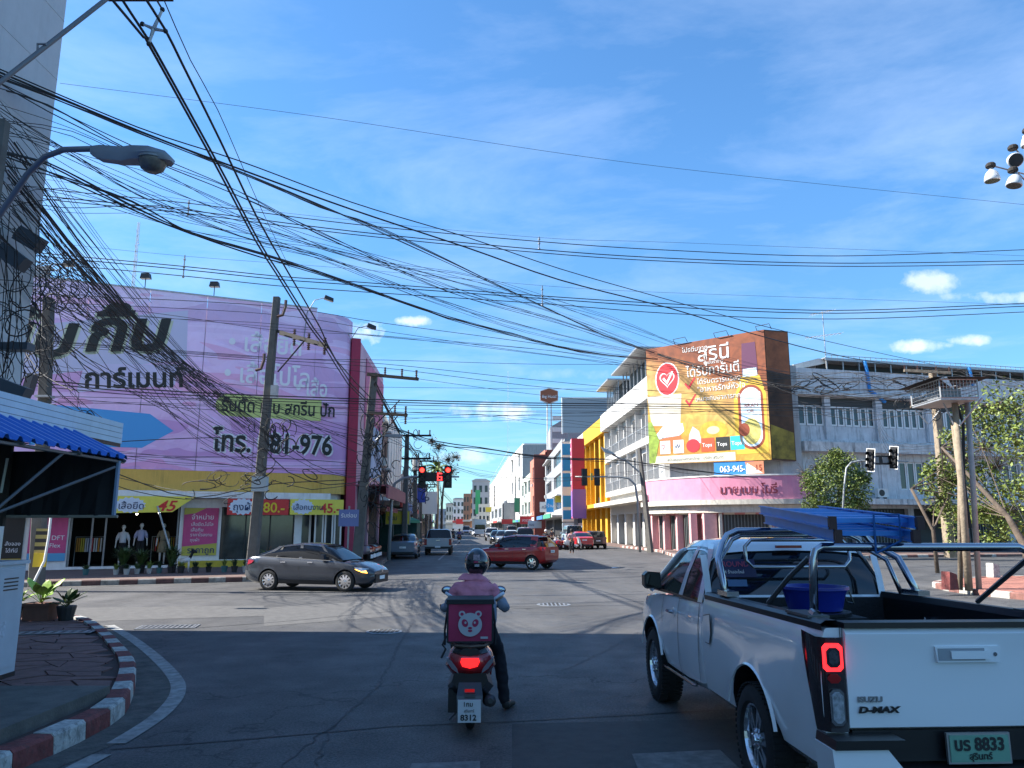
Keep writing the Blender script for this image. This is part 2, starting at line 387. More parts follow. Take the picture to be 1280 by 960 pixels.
def crazy_paving(parent, poly, x0, x1, y0, y1, cw, ch, m, z=.13, gap=.012, th=.022):
 nx, ny = int((x1-x0)/cw), int((y1-y0)/ch); pt = {}
 for i in range(nx+1):
  for j in range(ny+1): pt[i, j] = (x0+(i+random.uniform(-.36, .36)+.5*(j % 2))*cw, y0+(j+random.uniform(-.34, .34))*ch)
 cnt = 0; rest = MB()
 for j in range(ny):
  for i in range(nx):
   q = [pt[i, j], pt[i+1, j], pt[i+1, j+1], pt[i, j+1]]; c = (sum(p[0] for p in q)/4, sum(p[1] for p in q)/4)
   ok = all(inside(p, poly) for p in q)
   if not ok:
    if not inside(c, poly): continue
    q2 = []
    for p in q:
     s = 1.0
     while s > 0 and not inside((c[0]+(p[0]-c[0])*s, c[1]+(p[1]-c[1])*s), poly): s -= .1
     q2.append((c[0]+(p[0]-c[0])*max(s, .1), c[1]+(p[1]-c[1])*max(s, .1)))
    q = q2
   q = [((p[0]-c[0])*(1-2*gap/cw)+c[0], (p[1]-c[1])*(1-2*gap/ch)+c[1]) for p in q]
   cnt += 1
   if cnt <= 290: mb = MB(); mb.prism(q, z-.01, z+th*random.uniform(.7, 1.1)); mb.build('paving_stone', m, parent)
   else: rest.prism(q, z-.01, z+th*random.uniform(.7, 1.1))
 if rest.v: tag(rest.build('far_paving', m, parent), kind='stuff')
inpoly = inset([(p.x, p.y) for p in sp_], .22)+[(-60, -6)]
crazy_paving(pav, inpoly, -9.6, -3.9, 8.6, 16.6, .42, .34, M_STAMP)
lpx = [(137, 782), (156, 793), (175, 806), (200, 827), (220, 850), (222, 867), (210, 885), (190, 902), (162, 920), (142, 932)]
lp = [G(x, y) for x, y in lpx]
ls = smooth_path([(p.x, p.y, 0) for p in lp], .25)
mb = MB(); mb.poly([(p.x, p.y, .004) for p in ls]+[(p.x, p.y, .004) for p in [Vector((-3.9, 5.0, 0))]+kp]); struct('gutter', mb, M_GUTTER)
ribbon([(p.x, p.y) for p in ls], .17, .008, M_LINE, 'road_marking')
ribbon([G(127, 944), G(97, 960), G(60, 982)], .17, .008, M_LINE, 'road_marking')
for a, b, c, d in (((515, 955), (600, 952), (600, 975), (505, 978)), ((790, 943), (900, 938), (925, 962), (800, 968))):
 patch([G(*d), G(*c), G(*b), G(*a)], .006, M_LINE2, 'road_marking')
M_TAR = mat('tar_seam', (.018, .018, .02), .6)
def seam(pts, w=.022, j=.012):
 pp = smooth_path([tuple(G(*p)) for p in pts], .1 if j > .02 else .35); pp = [(p.x+random.uniform(-j, j), p.y+random.uniform(-j, j)) for p in pp]; ribbon(pp, w, .005, M_TAR, 'road_seam')
seam([(140, 937), (300, 925), (500, 908), (620, 903), (900, 888), (1250, 870)], .03)
seam([(395, 958), (420, 905), (470, 860), (500, 805), (515, 780)], .016, .035)
seam([(420, 905), (380, 935), (350, 965)], .014, .035)
seam([(700, 840), (760, 812), (800, 790)], .012, .035)
seam([(150, 791), (330, 779), (560, 760), (800, 757)], .03)
patch([G(640, 905), G(1200, 893), G(1200, 975), G(640, 975)][::-1], .003, M_PATCH)
patch([G(330, 783), G(560, 765), G(560, 745), G(330, 760)][::-1], .003, M_PATCH2)
patch([G(80, 778), G(330, 770), G(330, 757), G(80, 760)][::-1], .0035, M_PATCH2)
ribbon([G(640, 760), G(735, 756)], .5, .004, M_PATCH, 'road_patch')
def grate(loc, w, d, rz, nb, label):
 t = thing('drain_grate', label, 'drain grate', loc, rz)
 mb = MB(); mb.box(-w/2-.04, w/2+.04, -d/2-.04, -d/2, 0, .012).box(-w/2-.04, w/2+.04, d/2, d/2+.04, 0, .012).box(-w/2-.04, -w/2, -d/2, d/2, 0, .012).box(w/2, w/2+.04, -d/2, d/2, 0, .012)
 mb.build('frame', M_STEEL, t); MB().box(-w/2, w/2, -d/2, d/2, .0, .003).build('pit', M_BLACK, t)
 me = None
 for i in range(nb):
  x = -w/2+(i+.5)*w/nb
  if me is None: me = MB().box(-w/nb*.22, w/nb*.22, -d/2, d/2, .003, .01).mesh('bar', M_STEEL)
  o = obj('bar', me, t); o.location = (x, 0, 0)
grate(G(210, 784)+Vector((0, 0, .002)), 1.0, .45, R(10), 11, 'slotted iron drain grate in the sunlit road at the left shadow edge')
grate(Vector((-7.65, 13.35, .155)), 1.15, .28, R(12), 8, 'long slotted drain grate set in the red paved corner')
def manhole(loc, r, label):
 t = thing('manhole_cover', label, 'manhole cover', loc)
 MB().lathe([(r, 0), (r, .006), (r*.9, .009), (.01, .009)], 24).build('rim', M_STEEL, t)
 mb = MB()
 for i in range(-3, 4):
  for j in range(-3, 4):
   if math.hypot(i, j) < 3.2: mb.box(i*r*.24-.03, i*r*.24+.03, j*r*.24-.03, j*r*.24+.03, .009, .014)
 tag(mb.build('tread', M_PATCH, t), kind='stuff')
manhole(G(692, 756)+Vector((0, 0, .004)), .42, 'round iron manhole cover in the sunlit road right of the scooter')
manhole(G(480, 790)+Vector((0, 0, .004)), .33, 'small round manhole cover in the shaded lane left of the scooter')
M_STEP = mat('kiosk_step', (.13, .125, .11), .9, var=.4, scale=3, bump=.4, streak=.3)
mb = MB(); mb.prism([G(138, 857, .25), G(75, 857, .25), G(-120, 857, .25), (-9.5, 4, 0), (-5.15, 4.0, 0), G(0, 912, .25)][::-1], .12, .25); struct('kiosk_floor', mb, M_STEP, fix=True)
M_PAVE = mat('pavement_concrete', (.15, .10, .085), .9, var=.3, scale=2, bump=.3, streak=.2)
d22 = Vector((math.cos(R(22)), math.sin(R(22)), 0)); K0 = Vector((-14.54, 25.48, 0))
flk = [K0-d22*40, K0-d22*6, K0, K0+d22*3, K0+d22*5.7, Vector((-7.4, 28.9, 0)), Vector((-6.5, 30.6, 0)), Vector((-6.2, 33, 0)), Vector((-6.35, 38, 0)), Vector((-7.2, 46, 0)), Vector((-8.4, 70, 0)), Vector((-10, 100, 0)), Vector((-15, 200, 0))]
fls = smooth_path([tuple(p) for p in flk], 1.0)
pavl = pavement('pavement', inset([(p.x, p.y) for p in fls], .1)+[(-120, 200), (-120, 10)], M_PAVE)
kerb([tuple(p)[:2] for p in flk[1:10]], pavl, .55, ms=(M_KR2, M_KW2))
ribbon([(p.x+.35, p.y-.3) for p in fls[34:60]], .35, .004, M_GUTTER, 'gutter')
rk = [Vector((3.0, 200, 0)), Vector((8.0, 100, 0)), Vector((9.9, 72, 0)), Vector((10.9, 60, 0)), G(826, 691), G(842, 696), G(856, 700)+Vector((0.3, 0, 0)), Vector((11.6, 43.6, 0)), Vector((14, 43.8, 0)), Vector((24.4, 48.6, 0)), Vector((31.6, 50.0, 0)), Vector((60, 57, 0)), Vector((120, 72, 0))]
rks = smooth_path([tuple(p) for p in rk], 1.0)
pavr = pavement('pavement', inset([(p.x, p.y) for p in rks], .1)+[(120, 240), (3, 240)], M_PAVE)
kerb([tuple(p)[:2] for p in rk[2:11]], pavr, .8, ms=(M_KR3, M_KW3))
M_PAVER = mat('red_pavers', (.36, .15, .11), .85, var=.3, scale=6, bump=.3)
ik = [Vector((19, 10, 0)), Vector((15.5, 16, 0)), Vector((13.2, 21.5, 0)), Vector((13.1, 24.2, 0)), Vector((14.2, 26.2, 0)), Vector((18.4, 28.5, 0)), Vector((30, 32, 0)), Vector((60, 40, 0))]
iks = smooth_path([tuple(p) for p in ik][::1], .8)
isl = pavement('traffic_island', inset([(p.x, p.y) for p in iks], -.1)+[(60, 10)], M_PAVER)
kerb([tuple(p)[:2] for p in ik], isl, .6, inward=-1, ms=(M_KR3, M_KW3))
me = MB().box(-.145, .145, -.145, .145, 0, .012).mesh('paver', M_PAVER)
cnt = 0; ipoly = inset([(p.x, p.y) for p in iks], -.3)+[(60, 10)]
for j in range(26):
 for i in range(26):
  p = (13.2+i*.31, 20.5+j*.31)
  if inside(p, ipoly) and cnt < 290 and abs(p[0]/p[1]-.6) < .14: o = obj('paver', me, isl); o.location = (p[0], p[1], .15+random.uniform(-.003, .003)); cnt += 1
ribbon([(-4.2, 45), (-6.5, 95)], .12, .006, M_LINE, 'road_marking')
ribbon([(24, 36), (60, 46)], .15, .006, M_LINE, 'road_marking')
for k in range(7): ribbon([(-3.0-.05*(46+k), 44.0+k*.0), (-3.0, 44)], .1, .006, M_LINE2, 'road_marking') if k == 0 else None
# ================================================================ BUILDING HELPERS
def wall_mb(W, Hh, ops, z0=0.0, reveal=.18, x0=0.0, mb=None, y=0.0):
 """front wall (y=0 plane) from x0..x0+W, z0..Hh with rectangular openings (xa,xb,za,zb) and their reveals"""
 mb = mb or MB(); xs = sorted({x0, x0+W, *[o[0] for o in ops], *[o[1] for o in ops]}); zs = sorted({z0, Hh, *[o[2] for o in ops], *[o[3] for o in ops]})
 for i in range(len(xs)-1):
  for j in range(len(zs)-1):
   cx, cz = (xs[i]+xs[i+1])/2, (zs[j]+zs[j+1])/2
   if any(o[0] < cx < o[1] and o[2] < cz < o[3] for o in ops): continue
   mb.poly([(xs[i], y, zs[j]), (xs[i+1], y, zs[j]), (xs[i+1], y, zs[j+1]), (xs[i], y, zs[j+1])])
 r = y+reveal
 for a, b, c, d in ops:
  mb.poly([(a, y, c), (a, r, c), (b, r, c), (b, y, c)]); mb.poly([(a, y, d), (b, y, d), (b, r, d), (a, r, d)])
  mb.poly([(a, y, c), (a, y, d), (a, r, d), (a, r, c)]); mb.poly([(b, y, c), (b, r, c), (b, r, d), (b, y, d)])
 return mb
_wc = {}
def window(parent, a, b, c, d, y=.12, panes=2, rows=1, m=None, glass=None, fr=.05, label=None):
 m = m or M_WFRAME; glass = glass or M_WGLASS; key = (round(b-a, 3), round(d-c, 3), panes, rows, m.name, glass.name, fr)
 if key not in _wc:
  w, h = b-a, d-c; mb = MB()
  mb.box(0, w, -.04, .02, 0, fr).box(0, w, -.04, .02, h-fr, h).box(0, fr, -.04, .02, fr, h-fr).box(w-fr, w, -.04, .02, fr, h-fr)
  for i in range(1, panes): x = w*i/panes; mb.box(x-fr*.5, x+fr*.5, -.035, .015, fr, h-fr)
  for i in range(1, rows): z = h*i/rows; mb.box(fr, w-fr, -.03, .01, z-fr*.4, z+fr*.4)
  mp = MB()
  pw, ph = (w-fr*2)/panes, (h-2*fr)/rows
  mp.box(0, pw, .0, .008, 0, ph)
  _wc[key] = (mb.mesh('window', m), mp.mesh('pane', glass), pw, ph)
 me, mp, pw, ph = _wc[key]
 o = obj('window', me, parent, label); o.location = (a, y, c)
 for i in range(panes):
  for j in range(rows):
   q = obj('pane', mp, o); q.location = (fr+i*pw, random.uniform(0, .003), fr+j*ph)
 return o
def shell(parent, W, D, Hh, m, y=.19, name='shell', roof=True, z0=0):
 """sides, back and flat roof behind a facade"""
 mb = MB(); mb.box(0, W, y, D, z0, Hh-.01, skip='b'); return mb.build(name, m, parent)
def frame(A, ang): return Vector((A[0], A[1], 0)), R(ang)
# ================================================================ LEFT CORNER: GARMENT SHOP
M_BB = bpy.data.materials.new('printed_banner_lilac')
def banner_lilac():
 m = M_BB; m.use_nodes = True; nt = m.node_tree; N = nt.nodes; L = nt.links; b = N['Principled BSDF']; b.inputs['Roughness'].default_value = .55
 tc = N.new('ShaderNodeTexCoord'); sp = N.new('ShaderNodeSeparateXYZ'); L.new(tc.outputs['Object'], sp.inputs[0])
 mp = N.new('ShaderNodeMapping'); mp.inputs['Scale'].default_value = (.09, .0, .42); L.new(tc.outputs['Object'], mp.inputs[0])
 n = N.new('ShaderNodeTexNoise'); n.inputs['Scale'].default_value = 1.6; n.inputs['Detail'].default_value = 1.5; n.inputs['Distortion'].default_value = 1.2; L.new(mp.outputs[0], n.inputs[0])
 r = N.new('ShaderNodeValToRGB'); L.new(n.outputs[0], r.inputs[0]); e = r.color_ramp.elements; r.color_ramp.interpolation = 'CONSTANT'
 e[0].position = 0; e[0].color = (.36, .22, .44, 1); e[1].position = .44; e[1].color = (.52, .42, .66, 1)
 for p, c in ((.5, (.58, .50, .74, 1)), (.56, (.54, .28, .46, 1)), (.64, (.38, .24, .48, 1))):
  q = e.new(p); q.color = c
 g = N.new('ShaderNodeMapRange'); L.new(sp.outputs[2], g.inputs[0]); g.inputs[1].default_value = 4.3; g.inputs[2].default_value = 12.5
 r2 = N.new('ShaderNodeValToRGB'); L.new(g.outputs[0], r2.inputs[0]); e = r2.color_ramp.elements
 e[0].position = 0; e[0].color = (.34, .20, .46, 1); e[1].position = 1; e[1].color = (.36, .38, .56, 1)
 for p, c in ((.22, (.37, .21, .48, 1)), (.5, (.46, .30, .53, 1)), (.72, (.46, .36, .62, 1))):
  q = e.new(p); q.color = c
 mx = N.new('ShaderNodeMix'); mx.data_type = 'RGBA'; mx.inputs[0].default_value = .45; L.new(r2.outputs[0], mx.inputs[6]); L.new(r.outputs[0], mx.inputs[7])
 n2 = N.new('ShaderNodeTexNoise'); n2.inputs['Scale'].default_value = 1.2; n2.inputs['Detail'].default_value = 5; L.new(tc.outputs['Object'], n2.inputs[0])
 r3 = N.new('ShaderNodeMapRange'); L.new(n2.outputs[0], r3.inputs[0]); r3.inputs[3].default_value = .9; r3.inputs[4].default_value = 1.08
 mg_ = N.new('ShaderNodeVectorMath'); mg_.operation = 'MULTIPLY'; L.new(mx.outputs[2], mg_.inputs[0]); mg_.inputs[1].default_value = (1.82, 1.62, 1.44); s = N.new('ShaderNodeVectorMath'); s.operation = 'SCALE'; L.new(mg_.outputs[0], s.inputs[0]); L.new(r3.outputs[0], s.inputs['Scale'])
 L.new(s.outputs[0], b.inputs['Base Color'])
 n4 = N.new('ShaderNodeTexNoise'); n4.inputs['Scale'].default_value = 1.1; n4.inputs['Detail'].default_value = 3; n4.inputs['Distortion'].default_value = 1; L.new(tc.outputs['Object'], n4.inputs[0]); bp = N.new('ShaderNodeBump'); bp.inputs['Strength'].default_value = .8; bp.inputs['Distance'].default_value = .12; L.new(n4.outputs[0], bp.inputs['Height']); L.new(bp.outputs[0], b.inputs['Normal'])
banner_lilac()
GO, GR = frame((-22.85, 30.33), 24.5)
gb = thing('garment_shop', 'corner garment shop wrapped in a huge lilac and purple banner', 'shop building', GO, GR)
M_OCHRE = mat('ochre_metal_band', (.72, .46, .10), .6, var=.12, scale=2, streak=.25)
M_WFAS = mat('white_fascia', (.76, .78, .80), .7, var=.1, streak=.35)
cp = [(-14, 0), (0, 0), (5, 0), (10, 0), (14.6, 0), (15.6, .12), (16.2, .5), (16.55, 1.1)]
def wrap(mb, path, z0, z1, th=.0, off=0.0):
 rows = [[(x, y-off, z0) for x, y in path], [(x, y-off, z1) for x, y in path]]; mb.grid(rows[::-1] if False else rows); return mb
mb = MB(); body = [(-14, .25), (14.6, .25), (15.5, .4), (16.1, .8), (16.4, 1.3), (18.9, 12), (-14, 12)]
mb.prism(body, 3.1, 11.9); mb.build('upper_wall', M_WHITEP, gb, fix=True)
M_SHOPW = mat('shop_white_wall', (.78, .79, .80), .7, var=.1, streak=.2)
ops = [(4.95, 9.15, .25, 2.75), (10.85, 14.05, .45, 2.75), (14.35, 14.8, .3, 2.5)]
mb = wall_mb(28.9-.5, 3.1, ops, .12, .3, x0=-14); mb.build('shop_front', M_SHOPW, gb)
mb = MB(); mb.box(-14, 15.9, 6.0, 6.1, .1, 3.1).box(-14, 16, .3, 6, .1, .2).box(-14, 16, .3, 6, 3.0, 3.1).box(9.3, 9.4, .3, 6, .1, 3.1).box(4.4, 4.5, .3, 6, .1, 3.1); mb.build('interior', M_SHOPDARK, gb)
seg = [-14, -9.3, -4.7, 0, 2.4, 4.8, 7.2, 9.6, 12.0, 14.6]
for a, b in zip(seg, seg[1:]):
 mb = MB(); mb.box(a+.012, b-.012, -.12, -.02, 4.33, 12.35 if a < 9 else 12.35); o = mb.build('banner_sheet', M_BB, gb)
mb = MB(); p1 = cp[4:]; rows = [[(x+o*.7, y-.12+o, z) for x, y in p1] for z, o in ((4.33, 0), (12.2, 0), (12.2, .1), (4.33, .1))]; mb.grid(rows); mb.build('banner_sheet', M_BB, gb, fix=True, smooth=False)
mb = MB(); mb.box(-14, 3.2, .15, .3, 12.0, 12.95).box(-14, 14.6, -.14, .3, 12.35, 12.42); mb.build('parapet', M_GALV, gb)
mb = MB(); wrap(mb, cp, 3.42, 4.33, off=.10); mb.build('ochre_band', M_OCHRE, gb)
for i in range(0, 100):
 x = -3+i*.19
 if x < 15.4 and i < 98:
  if i == 0: rib = MB().box(-.02, .02, -.13, -.095, 3.44, 4.31).mesh('band_rib', M_OCHRE)
  o = obj('band_rib', rib, gb); o.location = (x, 0, 0)
mb = MB(); mb.box(-14, 15.5, -.75, .02, 3.12, 3.40); mb.build('canopy', M_WFAS, gb)
M_FIN = mat('crimson_fin', (.40, .02, .07), .5, var=.1)
M_PINKW = mat('pink_printed_wall', (.62, .36, .46), .6, var=.15, scale=.8)
mb = MB(); mb.box(16.55, 17.0, .75, 1.35, .15, 11.3); mb.build('fin', M_FIN, gb)
sd_ = thing('side_shop', 'pink printed side wall of the corner shop facing the far street behind a red fin', 'shop building', (-7.75, 38.4, 0), R(92.9))
mb = MB(); mb.box(0, 10, 0, 9, 4.2, 11.2); mb.build('wall', M_PINKW, sd_)
mb = MB(); mb.box(2, 10, -.04, -.01, 7, 10.8); mb.build('banner_panel', mat('rose_print', (.60, .12, .25), .6, var=.4, scale=.7), sd_)
mb = MB(); mb.box(4, 10, -.05, -.015, 4.6, 7.6); mb.build('banner_panel', mat('sky_print', (.35, .45, .62), .6, var=.3, scale=.9), sd_)
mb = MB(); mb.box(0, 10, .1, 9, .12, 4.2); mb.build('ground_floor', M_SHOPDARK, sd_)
mb = MB()
mb.box(.0, .5, -.02, .3, .15, 4.2).box(4.6, 5.0, -.02, .3, .15, 4.2).box(9.6, 10, -.02, .3, .15, 4.2); tag(mb.build('pier', M_PINKW, sd_), kind='stuff')
mb = MB(); mb.slab([(0, 3.3), (10, 3.3), (10, 3.9), (0, 3.9)], -1.6, -1.5); mb.box(0, 10, -1.6, 0, 3.88, 3.95); mb.build('awning', mat('awning_red', (.32, .10, .12), .7, var=.3), sd_)
M_DKG = mat('black_print', (.018, .022, .02), .6); M_LIME = mat('lime_print', (.56, .60, .44), .6); M_PALE = mat('pale_print', (.86, .84, .90), .6)
M_BLUEP = mat('blue_print', (.08, .36, .75), .6); M_HALO = mat('white_halo_print', (.78, .78, .84), .6)
def gt(s, x, z, size, m, sx=1, b=.0, sh=0, y=-.135, ry=0): return text(s, gb, x, y, z, size, m, sx=sx, bold=b, shear=sh, ext=.006, ry=ry)
gt('บุ๊บ', 1.1, 8.85, 2.45, M_DKG, 1.12, .07, .25, ry=-4); gt('กิ๊บ', 4.75, 9.35, 2.45, M_DKG, 1.12, .07, .25, ry=-6)
for dx, dz in ((-.09, -.06), (.1, -.09), (0, -.12)):
 gt('บุ๊บ', 1.1+dx, 8.85+dz, 2.45, M_LIME, 1.12, .07, .25, y=-.128, ry=-4); gt('กิ๊บ', 4.75+dx, 9.35+dz, 2.45, M_LIME, 1.12, .07, .25, y=-.128, ry=-6)
gt('การ์เมนท์', 4.95, 7.72, 1.15, M_DKG, .95, .03, ry=-5)
def blob(pts, m, y, name='print_shape', parent=None, th=.004): mb = MB(); mb.slab(pts, y-th, y); return mb.build(name, m, parent or gb)
blob([(1.2, 9.2), (3.5, 10.4), (8.8, 11.6), (8.9, 9.3), (5.5, 8.6), (1.5, 7.7)], mat('lilac_cloud_print', (.60, .58, .76), .6), -.122)
blob([(4.7, 7.5), (8.5, 8.1), (8.6, 9.05), (4.9, 8.75)], mat('lilac_cloud_print2', (.66, .60, .82), .6), -.1235)
gt('• เสื้อยืด', 10.6, 9.95, 1.15, M_PALE, .9, .02); gt('• เสื้อโปโล', 10.5, 8.45, 1.2, M_PALE, .85, .02); gt('• เสื้อ', 13.75, 8.05, 1.05, M_PALE, .7, .02)
def pill(x0, x1, z0, z1, m, y, tilt=0, par=None, n=8, right=True):
 r = (z1-z0)/2; pts = [(x0+r-r*math.sin(math.pi*k/n), z0+r-r*math.cos(math.pi*k/n)) for k in range(n, -1, -1)]
 pts = [(x0+r-r*math.sin(math.pi*k/n), z1-r+r*math.cos(math.pi*k/n)) for k in range(n, -1, -1)]
 pts = pts+([(x1-r+r*math.sin(math.pi*k/n), z1-r+r*math.cos(math.pi*k/n)) for k in range(0, n+1)] if right else [(x1, z1), (x1, z0)])
 return blob(pts[::-1], m, y, parent=par)
pill(10.25, 15.0, 6.85, 7.85, mat('green_pill_print', (.58, .64, .22), .6), -.123, right=False)
gt('รับตัด เย็บ สกรีน ปัก', 10.5, 7.08, .86, M_DKG, .74, .014, y=-.13)
gt('โทร. 081-976', 10.25, 5.25, 1.28, M_DKG, .80, .03)
for dx, dz in ((.07, -.05), (-.06, .04), (.05, .06)): gt('โทร. 081-976', 10.25+dx, 5.25+dz, 1.28, M_HALO, .80, .03, y=-.129)
blob([(3.2, 5.2), (3.2, 6.95), (7.6, 6.75), (8.6, 6.05), (7.4, 5.25)][::-1], M_BLUEP, -.1235)
blob([(-14, 11.2), (-2, 11.8), (4, 12.0), (-1, 12.3), (-14, 12.3)][::-1], mat('grey_blue_print', (.46, .48, .62), .6), -.1222)
def bar_panel(name, x0, x1, z0, z1, m, y, label=None): mb = MB(); mb.slab([(x0, z0), (x1, z0), (x1, z1), (x0, z1)], y-.02, y); return mb.build(name, m, gb, label=label)
def starburst(cx, cz, rx, rz, m, y, n=18):
 pts = [(cx+rx*(1 if k % 2 else .86)*math.cos(2*math.pi*k/(2*n)), cz+rz*(1 if k % 2 else .84)*math.sin(2*math.pi*k/(2*n))) for k in range(2*n)]; return blob(pts, m, y, 'sign_burst')
M_SY = mat('sign_yellow', (.80, .72, .10), .6, var=.08); M_SR = mat('sign_red', (.60, .04, .04), .6, var=.08); M_SW = mat('sign_pale_blue', (.62, .70, .82), .6); M_NAVY = mat('navy_ink', (.02, .04, .12), .6); M_SYT = mat('sign_gold_ink', (.75, .55, .03), .6)
def hung_banner(name_label, x0, x1, z0, z1, m, pts=None):
 t = thing('hanging_banner', name_label, 'banner', GO+Matrix.Rotation(GR, 3, 'Z') @ Vector((x0, -.8, z0)), GR, 'price banners hung along the shop canopy')
 w, h = x1-x0, z1-z0; mb = MB(); mb.slab(pts or [(0, 0), (w, 0), (w, h), (0, h)], -.03, 0); mb.build('sheet', m, t); return t
def st(t, s, x, z, size, m, b=.004, y=-.045, sh=0, sx=1): return text(s, t, x, y, z, size, m, bold=b, shear=sh, ext=.003, sx=sx)
def burst(t, cx, cz, rx, rz, y=-.036):
 n = 15; pts = [(cx+rx*(1 if k % 2 else .86)*math.cos(math.pi*k/n), cz+rz*(1 if k % 2 else .82)*math.sin(math.pi*k/n)) for k in range(2*n)]
 mb = MB(); mb.slab(pts, y-.004, y+.004); mb.build('burst', M_SW, t)
hb = hung_banner('yellow banner with red lettering and price 45 over the mannequin window', 2.8, 9.5, 2.45, 3.12, M_SY, [(0, -.1), (6.0, .05), (6.9, .72), (0, .67)])
st(hb, 'งาน', 3.1, .14, .5, M_RED); burst(hb, 4.35, .33, .62, .34); st(hb, 'เสื้อยืด', 3.9, .17, .38, M_NAVY, .003, y=-.05); st(hb, '45', 5.35, .1, .62, M_RED, .01, sh=.3, sx=1.2); st(hb, 'คนงาน', .4, .14, .5, M_RED)
hb = hung_banner('red banner advertising cloth bags with yellow price 80', 11.0, 13.62, 2.40, 3.1, M_SR)
burst(hb, .62, .36, .58, .38); st(hb, 'ถุงผ้า', .22, .2, .42, M_NAVY, .004, y=-.05); st(hb, '80.-', 1.5, .12, .62, M_SYT, .01)
hb = hung_banner('yellow banner advertising work shirts with red price 45', 13.68, 16.1, 2.42, 3.12, M_SY)
burst(hb, .55, .36, .52, .36); st(hb, 'เสื้อคนงาน', .12, .22, .34, M_NAVY, .002, y=-.05, sx=.95); st(hb, '45.-', 1.35, .1, .6, M_RED, .01)
M_MAG = mat('magenta_print', (.55, .07, .22), .6, var=.12); M_CYP = mat('cyan_print', (.10, .35, .62), .6)
pst = thing('wall_poster', 'tall magenta price list poster beside the shop window', 'poster', GO+Matrix.Rotation(GR, 3, 'Z') @ Vector((9.3, -.03, .65)), GR)
MB().slab([(0, 0), (1.42, 0), (1.42, 2.05), (0, 2.05)], -.03, 0).build('sheet', M_MAG, pst)
MB().slab([(0, 0), (1.42, 0), (1.42, .52), (0, .38)], -.036, -.031).build('price_strip', mat('olive_yellow_print', (.50, .45, .08), .6), pst)
MB().slab([(0, 2.05), (0, 1.75), (.45, 1.82), (.9, 2.05)], -.036, -.031).build('corner_strip', mat('olive_yellow_print', (.50, .45, .08), .6), pst)
for s, z, sz in (('จำหน่าย', 1.55, .3), ('เสื้อยืด,โปโล', 1.27, .2), ('เสื้อทีม', 1.03, .2), ('ราคาโรงงาน', .82, .19), ('ถุงผ้า', .6, .18)): st(pst, s, .3, z, sz, M_HALO, .0, sx=1)
st(pst, 'ราคาถูก', .22, .1, .36, M_NAVY, .004)
ps2 = thing('wall_poster', 'magenta and blue service poster left of the mannequin window', 'poster', GO+Matrix.Rotation(GR, 3, 'Z') @ Vector((3.55, -.03, .5)), GR)
MB().slab([(0, 0), (1.35, 0), (1.35, 2.15), (0, 2.15)], -.03, 0).build('sheet', M_MAG, ps2)
MB().slab([(0, 0), (1.35, 0), (1.35, .32), (0, .32)], -.036, -.031).build('blue_strip', M_CYP, ps2)
for s, z, sz, xx in (('บริการ', 1.8, .34, .35), ('ตัด', 1.3, .22, .5), ('DFT', .85, .26, .8), ('Flex', .55, .24, .75)): st(ps2, s, xx, z, sz, M_HALO if s != 'บริการ' else M_NAVY, .0)
ps3 = thing('wall_poster', 'black poster with white cap and yellow foot at the far left of the shop', 'poster', GO+Matrix.Rotation(GR, 3, 'Z') @ Vector((2.55, -.03, .42)), GR)
MB().slab([(0, 0), (.82, 0), (.82, 2.1), (0, 2.1)], -.03, 0).build('sheet', mat('black_poster', (.012, .013, .015), .5), ps3)
MB().slab([(0, 0), (.82, 0), (.82, .2), (0, .2)], -.036, -.031).build('yellow_strip', mat('amber_print', (.55, .36, .03), .6), ps3)
st(ps3, 'สั่งจอง', .2, .72, .2, M_HALO, 0); st(ps3, 'ได้ที่นี่', .25, .45, .2, M_HALO, 0)
window(gb, 10.85, 14.05, .45, 2.75, y=.2, panes=3, m=M_BLACK, glass=mat('shop_glass', (.05, .06, .06), .08, spec=.8, var=.6, scale=1.2), fr=.05)
window(gb, 14.35, 14.8, .3, 2.5, y=.2, panes=1, fr=.06)
for x in (4.97, 5.75, 6.25, 9.05): MB().box(x, x+.07, .1, .18, .25, 2.72).build('door_frame', M_STEEL, gb)
MB().box(9.2, 14.2, -.35, -.02, .13, .42).build('plinth', mat('yellow_plinth', (.55, .42, .04), .7, var=.2), gb)
for i, (x, w) in enumerate(((14.95, .42), (15.42, .4), (15.86, .35))):
 o = window(gb, x, x+w, .2, 2.6, y=-.02, panes=1, fr=.07, glass=M_WGLASS)
def flood(parentloc, label, rz=0, s=1.0):
 t = thing('flood_lamp', label, 'flood lamp', parentloc, rz, 'flood lamps along the top of the lilac banner')
 MB().tube([(0, 0, -.5), (0, 0, .05)], .02, 5).build('bracket', M_BLACK, t)
 MB().slab([(-.22*s, 0), (.22*s, 0), (.17*s, .24*s), (-.17*s, .24*s)], -.12, .12).build('housing', M_BLACK, t); return t
Mg = Matrix.Rotation(GR, 3, 'Z')
flood(GO+Mg @ Vector((6.95, -.1, 12.85)), 'dark flood lamp on the lilac banner, nearer the left end'); flood(GO+Mg @ Vector((9.85, -.1, 12.85)), 'dark flood lamp on the lilac banner, above the tall centre'); flood(GO+Mg @ Vector((3.9, -.1, 13.0)), 'dark flood lamp beside the cable coils over the shop roof')
